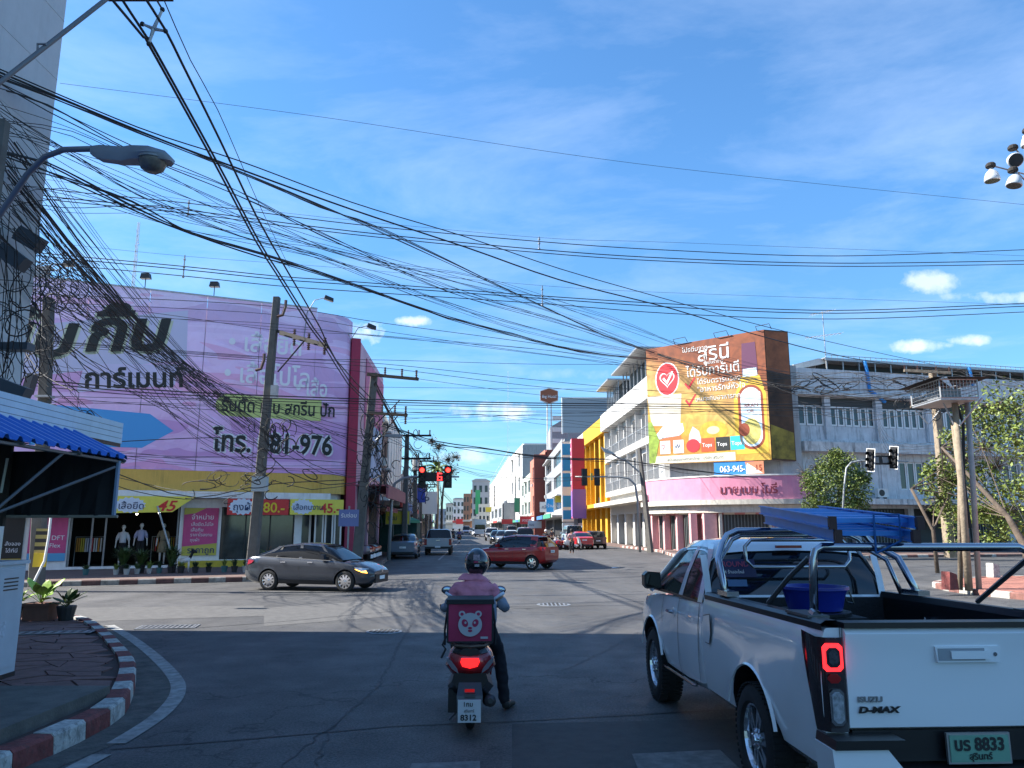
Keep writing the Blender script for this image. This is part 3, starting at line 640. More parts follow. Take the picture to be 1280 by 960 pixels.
for (x, y, z, lb) in ((14.0, 0, 12.4, 'hooked arm lamp above the end of the lilac banner'), (16.3, .6, 11.4, 'hooked arm lamp over the rounded shop corner')):
 t = thing('arm_lamp', lb, 'flood lamp', GO+Mg @ Vector((x, y-.1, z)), GR, 'flood lamps along the top of the lilac banner')
 MB().tube([(0, 0, -2.0 if x < 15 else 0), (.1, -.1, -.3), (.4, -.3, .3), (.9, -.5, .45)], .022, 5).build('arm', M_STEEL, t); MB().slab([(.8, .36), (1.25, .25), (1.25, .42), (.85, .55)], -.6, -.4).build('lamp_head', M_BLACK, t)
def mast(loc, h, label, w=.3):
 t = thing('radio_mast', label, 'antenna', loc, 0, 'slim radio masts standing above the roofs')
 mb = MB()
 for a in range(3): q = 2.1*a; mb.tube([(w*math.cos(q), w*math.sin(q), 0), (w*.4*math.cos(q), w*.4*math.sin(q), h)], .04, 4)
 mb.build('mast', M_GALV, t); mb = MB()
 for k in range(int(h/2)): z = k*2; mb.tube([(w*math.cos(0), 0, z), (w*.9*math.cos(2.1), w*.9*math.sin(2.1), z+1), (w*.8*math.cos(4.2), w*.8*math.sin(4.2), z+2)], .025, 3)
 mb.build('lacing', M_GALV, t); return t
p = P(166, 360, 90); mast(Vector((p.x, p.y, 0)), P(166, 278, 90).z, 'slim lattice radio mast behind the lilac shop banner')
p = P(635, 640, 420); mast(Vector((p.x, p.y, 0)), P(635, 464, 420).z, 'very tall thin radio mast far beyond the street', .8)
# ================================================================ MANNEQUINS, POTS IN FRONT OF THE GARMENT SHOP
M_SKINW = mat('mannequin_white', (.70, .68, .66), .4)
def gl(x, y, z): return GO+Mg @ Vector((x, y, z))
def mannequin(loc, rz, label, top, bottom, skirt=True, long=False):
 t = thing('mannequin', label, 'mannequin', loc, rz, 'dressed mannequins in the garment shop window')
 mb = MB(); mb.ball((0, 0, 1.64), .085, 8, (1, 1.1, 1.3)); mb.tube([(0, 0, 1.4), (0, 0, 1.58)], .045, 6)
 for s in (-1, 1):
  mb.tube([(s*.17, 0, 1.36), (s*.24, .0, 1.12), (s*.26, -.04, .86)], [.045, .038, .028], 6); mb.tube([(s*.26, -.04, .86), (s*.265, -.05, .76)], [.03, .015], 5)
  mb.tube([(s*.08, 0, .75), (s*.09, 0, .45), (s*.085, 0, .08)], [.07, .055, .035], 6)
  mb.tube([(s*.085, .02, .05), (s*.085, -.14, .03)], .035, 5)
 mb.build('body', M_SKINW, t, smooth=True)
 mb = MB(); mb.tube([(0, 0, .98), (0, 0, 1.1), (0, 0, 1.3), (0, 0, 1.42), (0, 0, 1.46)], [.14, .13, .17, .15, .06], 10)
 for s in (-1, 1): mb.tube([(s*.12, 0, 1.4), (s*.2, 0, 1.25), (s*.235, -.0, 1.1)], [.07, .065, .06], 7)
 mb.build('shirt', top, t, smooth=True)
 mb = MB()
 if skirt: mb.tube([(0, 0, 1.02), (0, 0, .85), (0, 0, .5)], [.13, .17, .20 if not long else .24], 10)
 else:
  for s in (-1, 1): mb.tube([(s*.06, 0, 1.0), (s*.09, 0, .6), (s*.09, 0, .1)], [.1, .085, .07], 8)
 mb.build('skirt' if skirt else 'trousers', bottom, t, smooth=True); return t
M_SHW = mat('white_cloth', (.62, .64, .70), .9); M_SHP = mat('pale_violet_cloth', (.42, .42, .62), .9); M_KHAKI = mat('khaki_cloth', (.24, .20, .13), .9); M_BLKC = mat('black_cloth', (.012, .012, .016), .9)
mannequin(gl(6.95, .75, .22), GR, 'mannequin in white blouse and black skirt with bare white legs', M_SHW, M_BLKC)
mannequin(gl(7.65, .8, .3), GR, 'mannequin in pale violet long sleeved shirt and black trousers', M_SHP, M_BLKC, False)
mannequin(gl(8.55, .85, .28), GR, 'mannequin in a khaki dress between the violet shirt and the leaning pole', M_KHAKI, M_KHAKI, True, True)
mannequin(gl(11.45, .9, .5), GR, 'mannequin in a dark red sports shirt behind the shop glass', mat('dark_red_cloth', (.30, .02, .03), .9), M_BLKC, False)
mannequin(gl(12.55, .9, .5), GR, 'mannequin in a green shirt behind the shop glass', mat('green_cloth', (.03, .22, .10), .9), M_BLKC, False)
tt = thing('clothes_stand', 'bright lime green shirt on a low stand in the shop window', 'shirt', gl(11.95, .55, .5), GR)
mb = MB(); mb.tube([(0, 0, .1), (0, 0, .5), (0, 0, .72)], [.22, .2, .1], 8); mb.tube([(-.1, 0, .68), (-.3, 0, .45)], .08, 6); mb.tube([(.1, 0, .68), (.3, 0, .45)], .08, 6); mb.build('shirt', mat('lime_cloth', (.30, .55, .08), .9), tt); MB().cyl((0, 0, -.05), (0, 0, .15), .03, 6).build('stand', M_STEEL, tt)
M_LEAF = mat('leaf_green', (.045, .085, .02), .55, var=.5, scale=3); M_LEAF2 = mat('leaf_yellow_green', (.14, .20, .035), .55, var=.4, scale=3); M_LEAF3 = mat('leaf_dark', (.02, .045, .015), .6, var=.4)
M_LEAFB = mat('leaf_bright', (.28, .42, .06), .5, var=.25)
M_POTS = [mat('pot_white', (.42, .43, .42), .7, var=.2, streak=.3), mat('pot_black', (.02, .02, .02), .6), mat('pot_teal', (.05, .14, .15), .6), mat('pot_clay', (.16, .07, .045), .8, var=.2)]
def blades(mb, n, h, sp, w=.02, base=0.0):
 for k in range(n):
  a = random.uniform(0, 6.28); d = random.uniform(.3, 1)*sp; hh = h*random.uniform(.6, 1.1); x, y = math.cos(a), math.sin(a); s = Vector((-y, x, 0))*w
  p0 = Vector((x*.03, y*.03, base)); p1 = Vector((x*d*.45, y*d*.45, base+hh*.7)); p2 = Vector((x*d, y*d, base+hh*random.uniform(.6, 1)))
  mb.poly([p0-s*.6, p0+s*.6, p1+s, p1-s]); mb.poly([p1-s, p1+s, p2])
_pots = {}
def potted(loc, k, ps, h, sp, leaf, label, w=.016, n=46):
 t = thing('potted_plant', label, 'potted plant', loc, random.uniform(0, 6), 'potted plants lined up on the pavement before the garment shop')
 r = .13*ps; MB().lathe([(r*.7, 0), (r*.95, .2*ps), (r, .21*ps), (r*1.05, .24*ps), (r*.85, .24*ps), (.01, .2*ps)], 12).build('pot', M_POTS[k], t)
 mb = MB(); blades(mb, n, h, sp, w, .2*ps); mb.build('leaves', leaf, t); return t
names = ['white', 'black', 'teal', 'clay']
spots = [(6.0, 2, .9), (7.0, 0, .8), (7.35, 0, .9), (7.7, 0, .8), (8.1, 0, .8), (8.45, 2, .9), (8.85, 1, 1.0), (9.2, 1, 1.1), (9.7, 1, 1.0), (10.2, 1, .9), (10.75, 2, 1.0), (11.1, 1, 1.0), (11.5, 0, 1.0), (12.0, 0, .9), (12.4, 1, 1.0), (12.8, 0, 1.0)]
for i, (x, k, s) in enumerate(spots):
 near = ['below the white-bloused mannequin', 'below the violet shirt mannequin', 'below the khaki mannequin', 'at the foot of the leaning pole', 'under the magenta price poster', 'by the yellow plinth under the red banner'][min(5, int((x-6)/1.15))]
 potted(gl(x, -4.6+random.uniform(-.3, .3), .15), k, s, random.uniform(.22, .45), random.uniform(.22, .4), (M_LEAF, M_LEAF2, M_LEAF3)[i % 3], f'{["grassy","spiky","bushy","drooping"][i%4]} plant in a {names[k]} pot {near}')
for i, (x, hh, lb) in enumerate(((7.2, 1.3, 'tall bushy fern clump in front of the mannequin window'), (7.8, 1.15, 'wide leafy fern beside the tall fern clump'), (8.9, 1.4, 'dark leafy shrub where the leaning pole meets the pots'), (12.5, 1.0, 'yellow green shrub at the foot of the yellow plinth'))):
 potted(gl(x, -3.9, .15), 1, 1.3, hh*.6, .6, M_LEAF if i != 3 else M_LEAF2, lb, .022, 190)
t = thing('leaning_pole', 'white pole leaning diagonally across the dark shop window', 'pole', gl(8.7, -.9, .15), GR); MB().tube([(.4, 0, 0), (-.5, 0, 2.6)], .04, 6).build('pole', M_GALV, t)
t = thing('dog_statue', 'small black and white dog figure beside the potted plants', 'statue', gl(9.35, -3.9, .15), GR)
mb = MB(); mb.tube([(-.2, 0, .42), (0, 0, .45), (.18, 0, .5)], [.09, .1, .08], 8); [mb.tube([(x, y, .42), (x, y, 0)], .035, 6) for x in (-.15, .13) for y in (-.06, .06)]; mb.tube([(-.22, 0, .45), (-.36, 0, .6)], .015, 5); mb.build('body', M_SKINW, t, smooth=True)
mb = MB(); mb.tube([(.15, 0, .52), (.24, 0, .72)], [.06, .05], 7); mb.ball((.27, 0, .78), .085, 8, (1.2, 1, 1)); mb.tube([(.3, 0, .76), (.42, 0, .74)], [.045, .03], 6); mb.tube([(.22, .05, .84), (.2, .08, .92)], [.03, .005], 5); mb.tube([(.22, -.05, .84), (.2, -.08, .92)], [.03, .005], 5); mb.build('head', M_BLKC, t, smooth=True)
# ================================================================ LEFT TOWER BLOCK
tb = thing('tall_white_building', 'tall plain white building rising out of frame at the left edge', 'building', (-9.75, 15.0, 0))
M_TOW = mat('tower_render', (.50, .51, .53), .8, var=.05, streak=.1)
MB().prism([(0, 0), (-20, -5.36), (-20, -34), (0, -34)], 0, 24).build('wall', M_TOW, tb, fix=True)
for k in range(16):
 MB().box(-.02, .006, -34, 0, 1.5+k*1.4, 1.515+k*1.4).build('joint', mat('joint_grey', (.45, .46, .48), .8), tb)
# ================================================================ PAVILION (blue roof kiosk)
pvT = thing('roadside_kiosk', 'open roadside kiosk with blue corrugated roof, white fascia boards and black tarp', 'kiosk', (-4.85, 9.7, 0))
M_BLUER = mat('blue_metal_roof', (.02, .13, .50), .4, var=.1, scale=3); M_FBO = mat('pale_fascia_board', (.55, .64, .72), .6, var=.06, streak=.15)
def roofz(x): return 2.73+(-x)*.48
for k in range(30):
 y0 = -k*.21
 if k == 0:
  mb = MB(); rows = []
  for x in (0, -3.6): rows.append([(x, 0, roofz(x)), (x, -.03, roofz(x)+.045), (x, -.07, roofz(x)+.045), (x, -.10, roofz(x)), (x, -.21, roofz(x))])
  mb.grid(rows); rows2 = [[(p[0], p[1], p[2]-.006) for p in r] for r in rows]; mb.grid(rows2[::-1]); mesh_r = mb.mesh('roof_sheet', M_BLUER)
 o = obj('roof_sheet', mesh_r, pvT); o.location = (0, y0, 0)
for k in range(4): MB().box(-.72, -.68, -9, 1.15, 3.05+k*.074, 3.118+k*.074).build('fascia_board', M_FBO, pvT)
MB().box(-.70, -.69, -9, 1.14, 3.0, 3.34).build('fascia_backing', M_BLACK, pvT)
M_DKST = mat('grey_steel_tube', (.12, .125, .13), .5, .5)
M_TARP = mat('black_tarp', (.006, .006, .008), .8, bump=.4, bscale=6)
mb = MB(); rows = []
for i in range(13):
 x = -1.42+i*.115; rows.append([(x, -.12+.03*math.sin(i*1.7)+.02*random.random(), 2.03+.0*i), (x, -.1+.035*math.sin(i*1.7+1), 2.35), (x, -.12, min(2.82, roofz(x)-.03))])
mb.grid(rows); mb.build('tarp', M_TARP, pvT)
MB().box(-.06, -.03, -.15, -.1, 2.03, 2.7).build('tarp_edge', mat('tarp_trim', (.18, .25, .36), .6), pvT)
MB().tube([(-1.5, -.12, 2.02), (0, -.12, 2.02)], .02, 6).build('tarp_rail', mat('tarp_rail', (.28, .25, .2), .6), pvT)
mb = MB(); mb.grid([[(x, y, 2.9+.05*math.sin(x*3)) for y in (0, -1.2, -2.5)] for x in (-1.2, -3.5)]); mb.build('ceiling_cloth', mat('brown_cloth', (.035, .028, .022), .9, var=.3), pvT)
MB().box(-3.5, -1.35, -.2, -.15, 1.9, 3.0).build('back_cloth', mat('brown_cloth', (.035, .028, .022), .9, var=.3), pvT)
post = MB().tube([(-.27, -2.08, .25), (-.27, -2.08, 2.02)], .075, 12).build('post', mat('white_post_paint', (.45, .48, .52), .6, var=.1), pvT)
hub = Vector((-.27, -2.08, 2.0))
for (x, y, z) in ((-.05, -.2, 2.62), (-.05, -1.3, 2.7), (-1.2, -1.0, 2.9), (-1.2, -3, 2.9), (0, -3.4, 2.72)):
 MB().tube([hub, (x, y, z)], .017, 6).build('strut', M_DKST, pvT)
for y in (-.05, -1.05, -2.08, -3.1): MB().tube([(0, y, roofz(0)-.03), (-3.5, y, roofz(-3.5)-.03)], .02, 5).build('rafter', M_DKST, pvT)
for x in (-.05, -1.2, -2.4): MB().tube([(x, 0, roofz(x)-.06), (x, -6, roofz(x)-.06)], .02, 5).build('purlin', M_DKST, pvT)
MB().tube([(-1.35, -.3, 2.3), (-1.32, -.3, 2.72)], .015, 6).build('tube_lamp', mat('tube_lamp', (.6, .62, .55), .4), pvT)
cb_ = thing('control_cabinet', 'grey metal control cabinet standing at the kiosk step', 'cabinet', (-5.92, 8.38, .25), R(2))
M_CAB = mat('cabinet_grey', (.45, .49, .54), .5, var=.1, scale=3)
MB().box(-1.0, .34, 0, .7, .05, 1.23).build('body', M_CAB, cb_); MB().box(-1.03, .37, -.03, .73, 1.23, 1.27).build('top_plate', M_CAB, cb_); MB().box(-1.02, .35, .01, .7, 0, .05).build('base', M_BLACK, cb_)
MB().box(-.95, .30, -.012, 0, .12, 1.18).build('door', M_CAB, cb_); MB().box(.12, .2, -.03, -.01, .55, .75).build('handle', M_STEEL, cb_)
MB().box(.02, .1, -.016, -.012, .78, .92).build('sticker', M_WHITE, cb_)
def broadleaf(t, n, L_, w, h, m, seed, name='leaf'):
 rnd = random.Random(seed)
 for k in range(n):
  a = rnd.uniform(0, 6.28); up = rnd.uniform(.5, 1.35); d = Vector((math.cos(a)*math.cos(up), math.sin(a)*math.cos(up), math.sin(up))); s = d.cross(Vector((0, 0, 1))).normalized(); st_ = Vector((0, 0, h))
  l = L_*rnd.uniform(.6, 1.1); mb = MB(); rows = []
  for i, (f, ww) in enumerate(((0, .05), (.35, .12), (.5, 1), (.72, .9), (.9, .5), (1, .05))):
   c = st_+d*l*f-Vector((0, 0, 1))*l*.28*f*f; rows.append([c-s*w*ww*.5, c+Vector((0, 0, .012)), c+s*w*ww*.5])
  mb.grid(rows); mb.build(name, m, t)
pc = G(52, 776, .15)
t = thing('potted_plant', 'broad bright green leaves in a clay pot at the near corner', 'potted plant', pc+Vector((-.1, .1, 0))); MB().box(-.24, .24, -.16, .16, 0, .3).build('pot', M_POTS[3], t); MB().box(-.27, .27, -.19, .19, .27, .32).build('rim', M_POTS[3], t); broadleaf(t, 15, .75, .2, .3, M_LEAFB, 3)
t = thing('potted_plant', 'small dark leafed plant in a black pot right of the bright broad leaves', 'potted plant', pc+Vector((.42, .05, 0))); MB().lathe([(.12, 0), (.17, .24), (.17, .27), (.02, .24)], 12).build('pot', M_POTS[1], t); broadleaf(t, 20, .5, .15, .25, M_LEAF, 5)
t = thing('potted_plant', 'low yellow leafed plant in a dark pot hidden behind the cabinet edge', 'potted plant', pc+Vector((-.62, .1, 0))); MB().lathe([(.14, 0), (.19, .26), (.19, .29), (.02, .26)], 12).build('pot', M_POTS[1], t); broadleaf(t, 20, .45, .16, .28, M_LEAFB, 8)
# ================================================================ RIGHT CORNER: SHOP WITH PINK SIGN AND JUICE BILLBOARD
pcorn = [Vector((10.3, 61.5)), Vector((11.6, 58.0)), Vector((13.6, 55.3)), Vector((16.2, 53.7)), Vector((18.9, 53.0)), Vector((21.0, 53.3))]
cs = thing('corner_shophouse', 'pink corner shophouse with curved pink sign band and striped fascia', 'shop building', (0, 0, 0))
M_PINK = mat('pink_sign_paint', (.66, .25, .36), .7, var=.12, scale=1.5, streak=.2, dirt=(.75, .5, .55)); M_PINKL = mat('pale_pink_wall', (.66, .36, .36), .8, var=.1, streak=.15)
M_CREAM = mat('cream_concrete', (.55, .52, .45), .85, var=.15, streak=.45)
spl = smooth_path([(p.x, p.y, 0) for p in pcorn], .7)
nrm = []
for i in range(len(spl)):
 t_ = (spl[min(i+1, len(spl)-1)]-spl[max(i-1, 0)]).normalized(); nrm.append(Vector((-t_.y, t_.x, 0)))
def band(z0, z1, d0, d1, m, name, par, th=None, lab=None):
 mb = MB(); rows = []
 for p, q in zip(spl, nrm):
  a = p+q*d0; b = p+q*d1; rows.append([(a.x, a.y, z0), (a.x, a.y, z1), (b.x, b.y, z1), (b.x, b.y, z0), (a.x, a.y, z0)])
 mb.grid(rows); mb.face([0, 1, 2, 3]); n_ = len(mb.v); mb.face([n_-2, n_-3, n_-4, n_-5]); return mb.build(name, m, par, fix=True)
band(3.75, 5.35, 0, .12, M_PINK, 'sign_band', cs); band(5.36, 5.46, -.05, .15, M_WHITEP, 'sign_cap', cs); band(3.4, 3.74, -.12, .9, M_CREAM, 'canopy_edge', cs)
ms = stripes('pink_cream_stripes', (.52, .22, .22), (.56, .50, .42), 1.3, 0); band(2.72, 3.39, .55, .62, ms, 'striped_fascia', cs)
body = [(p+q*1.3) for p, q in zip(spl, nrm)]
mb = MB(); mb.prism([(11.9, 61.5), (11.9, 60.1), (19.2, 54.5), (20.6, 54.6), (20.9, 56.0), (20.8, 70), (12.9, 70)], 5.3, 13.4); mb.build('upper_storeys', M_PLASTER, cs, fix=True)
mb = MB(); mb.prism([(p.x, p.y) for p in body]+[(23.5, 56.0), (24, 70), (12.9, 70), (12.4, 62)], .1, 2.8); mb.build('ground_walls', M_PINKL, cs, fix=True)
mb = MB(); mb.prism([(p.x, p.y) for p in [(p+q*.2) for p, q in zip(spl, nrm)]]+[(23.5, 56.0), (24, 70), (12.9, 70), (12.4, 62)], 2.85, 3.38); mb.build('slab', M_CREAM, cs, fix=True)
mb = MB(); mb.prism([(p.x, p.y) for p in [(p+q*.9) for p, q in zip(spl, nrm)]]+[(23.5, 56.0), (24, 70), (12.9, 70), (12.4, 62)], 3.5, 5.3); mb.build('mezzanine', M_CREAM, cs, fix=True)
M_SHUT = mat('shutter_grey', (.16, .18, .18), .55, .4, var=.15, streak=.3); M_SHUTB = mat('shutter_dark', (.05, .055, .055), .7)
def shutter(par, O, D, w, z0, z1, y=0.0, step=.12, m=None, low=None):
 """O start, D unit direction; vertical folding slats in front of a dark backing"""
 nn = Vector((-D.y, D.x, 0)); mb = MB(); a = O+nn*(y+.05); b = a+D*w; mb.poly([(a.x, a.y, z0), (b.x, b.y, z0), (b.x, b.y, z1), (a.x, a.y, z1)]); s = mb.build('shutter', M_SHUTB, par)
 k = int(w/step); mb = MB(); me = MB().box(-.03, .03, -.03, .03, z0, z1).mesh('slat', m or M_SHUT)
 ang = math.atan2(D.y, D.x)
 for i in range(k):
  p = O+D*(w*(i+.5)/k)+nn*y; o = obj('slat', me, s); o.location = (p.x, p.y, 0); o.rotation_euler = (0, 0, ang)
 return s
fa = Vector((15.0, 55.2, 0)); fd = Vector((1, -.12, 0)).normalized(); shutter(cs, Vector((14.9, 55.0, 0)), Vector((5.4, -1.0, 0)).normalized(), 5.6, .2, 2.75, step=.22)
sd2 = Vector((2.0, -5.2, 0)).normalized()
for k in range(3): shutter(cs, Vector((11.55+.62*k*.0, 61.4-k*2.0, 0))+Vector((.55*k, 0, 0)), Vector((.28, -1, 0)).normalized(), 1.25, .2, 2.7, step=.25)
for k in range(4):
 p = Vector((11.3+.56*k, 62.1-k*2.0, 0)); MB().box(p.x-.2, p.x+.25, p.y-.35, p.y+.3, .12, 2.8).build('pier', M_PINKL, cs)
MB().box(13.6, 14.5, 55.2, 56.2, .12, 2.8).build('pier', M_PINKL, cs)
MB().box(17.9, 18.05, 54.2, 54.4, .15, 2.8).build('shutter_post', M_CREAM, cs); MB().box(14.6, 14.8, 54.9, 55.1, .15, 2.8).build('shutter_post', M_CREAM, cs)
i0 = 6; ang = math.atan2((spl[9]-spl[5]).y, (spl[9]-spl[5]).x)
p0 = Vector((14.2, 54.55, 0)); p1 = Vector((17.6, 53.05, 0)); ang = math.atan2((p1-p0).y, (p1-p0).x)
def rtext(s, p, z, size, m, par, a, sx=1, b=.0, ry=0): return text(s, par, p.x, p.y, z, size, m, sx=sx, bold=b, rz=math.degrees(a), ry=ry, ext=.01)
M_MAR = mat('maroon_paint', (.18, .02, .04), .6)
chars = [('มาย', 0), ('เมม', 1.5), ('โม', 2.95), ('รี่', 3.85)]
for s, d in chars:
 j = min(range(len(spl)), key=lambda k: abs(.7*k-(8.3+d))); q = spl[j]-nrm[j]*.04; a = math.atan2(-nrm[j].x*-1, nrm[j].y) if 0 else math.atan2((spl[min(j+1, len(spl)-1)]-spl[j]).y, (spl[min(j+1, len(spl)-1)]-spl[j]).x)
 rtext(s, q-nrm[j]*.0, 4.15, .85, M_MAR, cs, a, b=.004)
BO = Vector((10.9, 60.0, 0)); BA = math.atan2(-6.5, 8.5); BD = Vector((math.cos(BA), math.sin(BA), 0))
bb = thing('juice_billboard', 'big orange and yellow rice bran oil billboard wrapped round the corner building', 'billboard', BO-Vector((-BD.y, BD.x, 0))*.35, BA)
def banner_orange():
 m = bpy.data.materials.new('printed_banner_orange'); m.use_nodes = True; nt = m.node_tree; N = nt.nodes; L = nt.links; b = N['Principled BSDF']; b.inputs['Roughness'].default_value = .55
 tc = N.new('ShaderNodeTexCoord'); sp = N.new('ShaderNodeSeparateXYZ'); L.new(tc.outputs['Object'], sp.inputs[0])
 g = N.new('ShaderNodeMapRange'); L.new(sp.outputs[2], g.inputs[0]); g.inputs[1].default_value = 6.5; g.inputs[2].default_value = 15.8
 gx = N.new('ShaderNodeMapRange'); L.new(sp.outputs[0], gx.inputs[0]); gx.inputs[1].default_value = 0; gx.inputs[2].default_value = 11.3; gx.inputs[3].default_value = -.15; gx.inputs[4].default_value = .32
 a = N.new('ShaderNodeMath'); L.new(g.outputs[0], a.inputs[0]); L.new(gx.outputs[0], a.inputs[1])
 n = N.new('ShaderNodeTexNoise'); n.inputs['Scale'].default_value = .55; n.inputs['Detail'].default_value = 3; n.inputs['Distortion'].default_value = 1.5; L.new(tc.outputs['Object'], n.inputs[0])
 w = N.new('ShaderNodeMath'); w.operation = 'MULTIPLY_ADD'; L.new(n.outputs[0], w.inputs[0]); w.inputs[1].default_value = .3; L.new(a.outputs[0], w.inputs[2])
 r = N.new('ShaderNodeValToRGB'); L.new(w.outputs[0], r.inputs[0]); e = r.color_ramp.elements
 e[0].position = .02; e[0].color = (.72, .58, .30, 1); e[1].position = 1.0; e[1].color = (.28, .07, .02, 1)
 for p, c in ((.14, (.62, .30, .06, 1)), (.27, (.70, .30, .04, 1)), (.42, (.78, .44, .06, 1)), (.62, (.74, .46, .12, 1)), (.84, (.62, .33, .10, 1)), (.93, (.36, .11, .03, 1))):
  q = e.new(p); q.color = c
 n2 = N.new('ShaderNodeTexNoise'); n2.inputs['Scale'].default_value = .9; n2.inputs['Distortion'].default_value = 2; n2.inputs['Detail'].default_value = 6; L.new(tc.outputs['Object'], n2.inputs[0])
 r3 = N.new('ShaderNodeMapRange'); L.new(n2.outputs[0], r3.inputs[0]); r3.inputs[1].default_value = .35; r3.inputs[2].default_value = .7; r3.inputs[3].default_value = .62; r3.inputs[4].default_value = 1.1
 s = N.new('ShaderNodeVectorMath'); s.operation = 'SCALE'; L.new(r.outputs[0], s.inputs[0]); L.new(r3.outputs[0], s.inputs['Scale']); L.new(s.outputs[0], b.inputs['Base Color']); return m
M_OB = banner_orange()
MB().box(.1, 9.4, .02, .3, 6.6, 15.75).build('backing_frame', M_STEEL, bb)
MB().slab([(.0, 6.62), (9.5, 6.5), (9.5, 15.9), (0, 15.75)], -.03, 0).build('printed_sheet', M_OB, bb)
M_SIDEB = mat('shaded_side_print', (.10, .045, .02), .6, var=.8, scale=.6)  # side print, with the shade of the turned face put into its colour
mb = MB(); mb.slab([(0, 6.5), (1.75, 6.4), (1.75, 15.8), (0, 15.9)], -.03, .25); o = mb.build('side_sheet', M_SIDEB, bb); o.location = (9.5, 0, 0); o.rotation_euler = (0, 0, -BA+R(4))
q = Matrix.Translation((9.5, 0, 0)) @ Matrix.Rotation(-BA+R(4), 4, 'Z')
mb = MB(); mb.slab([(.05, 6.6), (1.7, 6.5), (1.7, 8.4), (.05, 9.0)], -.036, -.031); o = mb.build('print_shape', mat('olive_gold_print', (.30, .22, .03), .6, var=.7, scale=1), bb); o.matrix_local = q
mb = MB(); mb.slab([(.05, 12.9), (1.7, 12.6), (1.7, 15.7), (.05, 15.8)], -.036, -.031); o = mb.build('print_shape', mat('rust_print', (.33, .10, .035), .6, var=.4, scale=1), bb); o.matrix_local = q
def bp(pts, m, y=-.037, name='print_shape'): mb = MB(); mb.slab(pts, y-.003, y); return mb.build(name, m, bb)
def ell(cx, cz, rx, rz, n=20, a0=0, a1=2*math.pi): return [(cx+rx*math.cos(a0+(a1-a0)*k/n), cz+rz*math.sin(a0+(a1-a0)*k/n)) for k in range(n)]
def bt(s, x, z, size, m, b=.0, sx=1, y=-.05): return text(s, bb, x, y, z, size, m, sx=sx, bold=b, ext=.006)
M_OW = mat('white_print', (.80, .78, .74), .6); M_ORED = mat('bright_red_print', (.70, .03, .04), .6); M_OBR = mat('brown_print', (.30, .06, .02), .6); M_OBL = mat('ice_blue_print', (.60, .75, .84), .6); M_OYL = mat('butter_yellow_print', (.74, .47, .05), .6)
bp(ell(1.75, 13.15, 1.02, 1.35), M_OW, -.034); bp(ell(1.75, 13.15, .92, 1.25), M_ORED, -.038)
hp = [(math.sin(t)**3*16/17, (13*math.cos(t)-5*math.cos(2*t)-2*math.cos(3*t)-math.cos(4*t))/17) for t in [2*math.pi*k/26 for k in range(26)]]
bp([(1.75+.68*x, 13.15+.72*z) for x, z in hp][::-1], M_OW, -.042); bp([(1.75+.57*x, 13.15+.61*z) for x, z in hp][::-1], M_ORED, -.046)
bp([(1.35, 13.2), (1.5, 13.3), (1.72, 13.0), (2.15, 13.75), (2.3, 13.7), (1.75, 12.7)][::-1], M_OW, -.05)
bp([(0, 11.9), (2.9, 11.9), (2.7, 9.4), (.3, 9.6)], mat('pale_wash_print', (.74, .66, .52), .6, var=.1), -.0345)
bt('โปรตีนจาก', 3.1, 15.05, .5, M_OW); bt('สุรินี', 4.3, 14.2, 1.5, M_OW, .008, 1.05); bt('น้ำมันรำข้าว', 4.8, 13.92, .34, M_OW); bt('ได้รับการันตี', 3.35, 13.1, 1.05, M_OW, .006, .85)
bt('ได้รับตรารับรอง', 4.2, 12.45, .55, M_OW); bt('"อาหารรักษ์หัวใจ"', 4.2, 11.85, .58, M_OW); bt('เหมาะกับอาหารทุกประเภท', 4.0, 11.15, .5, M_OW)
for z in (12.3, 11.0): bp([(3.15, z+.3), (3.3, z+.38), (3.5, z+.1), (4.0, z+.75), (4.1, z+.7), (3.52, z-.18)][::-1], M_ORED)
bp([(7.0, 11.0), (7.6, 12.6), (8.3, 13.0), (9.0, 12.6), (9.4, 11.2), (9.35, 7.0), (7.0, 7.0)][::-1], M_OYL); bp([(7.7, 12.9), (8.9, 12.9), (8.8, 15.1), (7.8, 15.1)], mat('plum_cap_print', (.12, .03, .08), .6), -.042)
bp([(7.75, 12.6), (8.85, 12.6), (8.8, 13.2), (7.8, 13.2)], M_OBL, -.046)
def stad(x0, x1, z0, z1): r = (x1-x0)/2; c = (x0+x1)/2; return [(c+r*math.cos(a), z1-r+r*math.sin(a)) for a in [math.pi*k/12 for k in range(13)]]+[(c+r*math.cos(a), z0+r+r*math.sin(a)) for a in [math.pi+math.pi*k/12 for k in range(13)]]
bp(stad(7.15, 9.3, 7.15, 12.1), M_OYL, -.040); bp(stad(7.3, 9.15, 7.3, 12.0), M_OBR, -.044); bp(stad(7.5, 8.98, 7.5, 11.8), M_OBL, -.048); bp(ell(8.2, 8.6, .68, .95), mat('rice_print', (.68, .58, .16), .6, var=.5, scale=2), -.052); bp(ell(7.65, 8.75, .42, .48), M_OBR, -.056)
bt('BRAN', 7.75, 10.35, .4, M_OBR, y=-.06); bt('OIL', 7.95, 9.95, .35, M_OBR, y=-.06)
bp(ell(5.3, 8.85, 1.1, .75), mat('mango_print', (.80, .42, .04), .6, var=.4, scale=1.4)); bp(ell(5.3, 8.9, .5, .3), mat('cream_print', (.80, .66, .35), .6), -.042)
bp([(.7, 8.9), (1.3, 9.55), (2.9, 9.6), (3.0, 9.0), (2.6, 8.7), (.9, 8.5)][::-1], M_OBL); bp([(1.1, 7.9), (2.8, 7.9), (2.7, 8.7), (1.1, 8.6)], mat('soup_print', (.55, .16, .05), .6)); bp([(3.3, 8.0), (4.4, 8.0), (4.2, 8.9), (3.7, 9.3), (3.4, 8.7)], mat('garlic_print', (.72, .6, .62), .6))
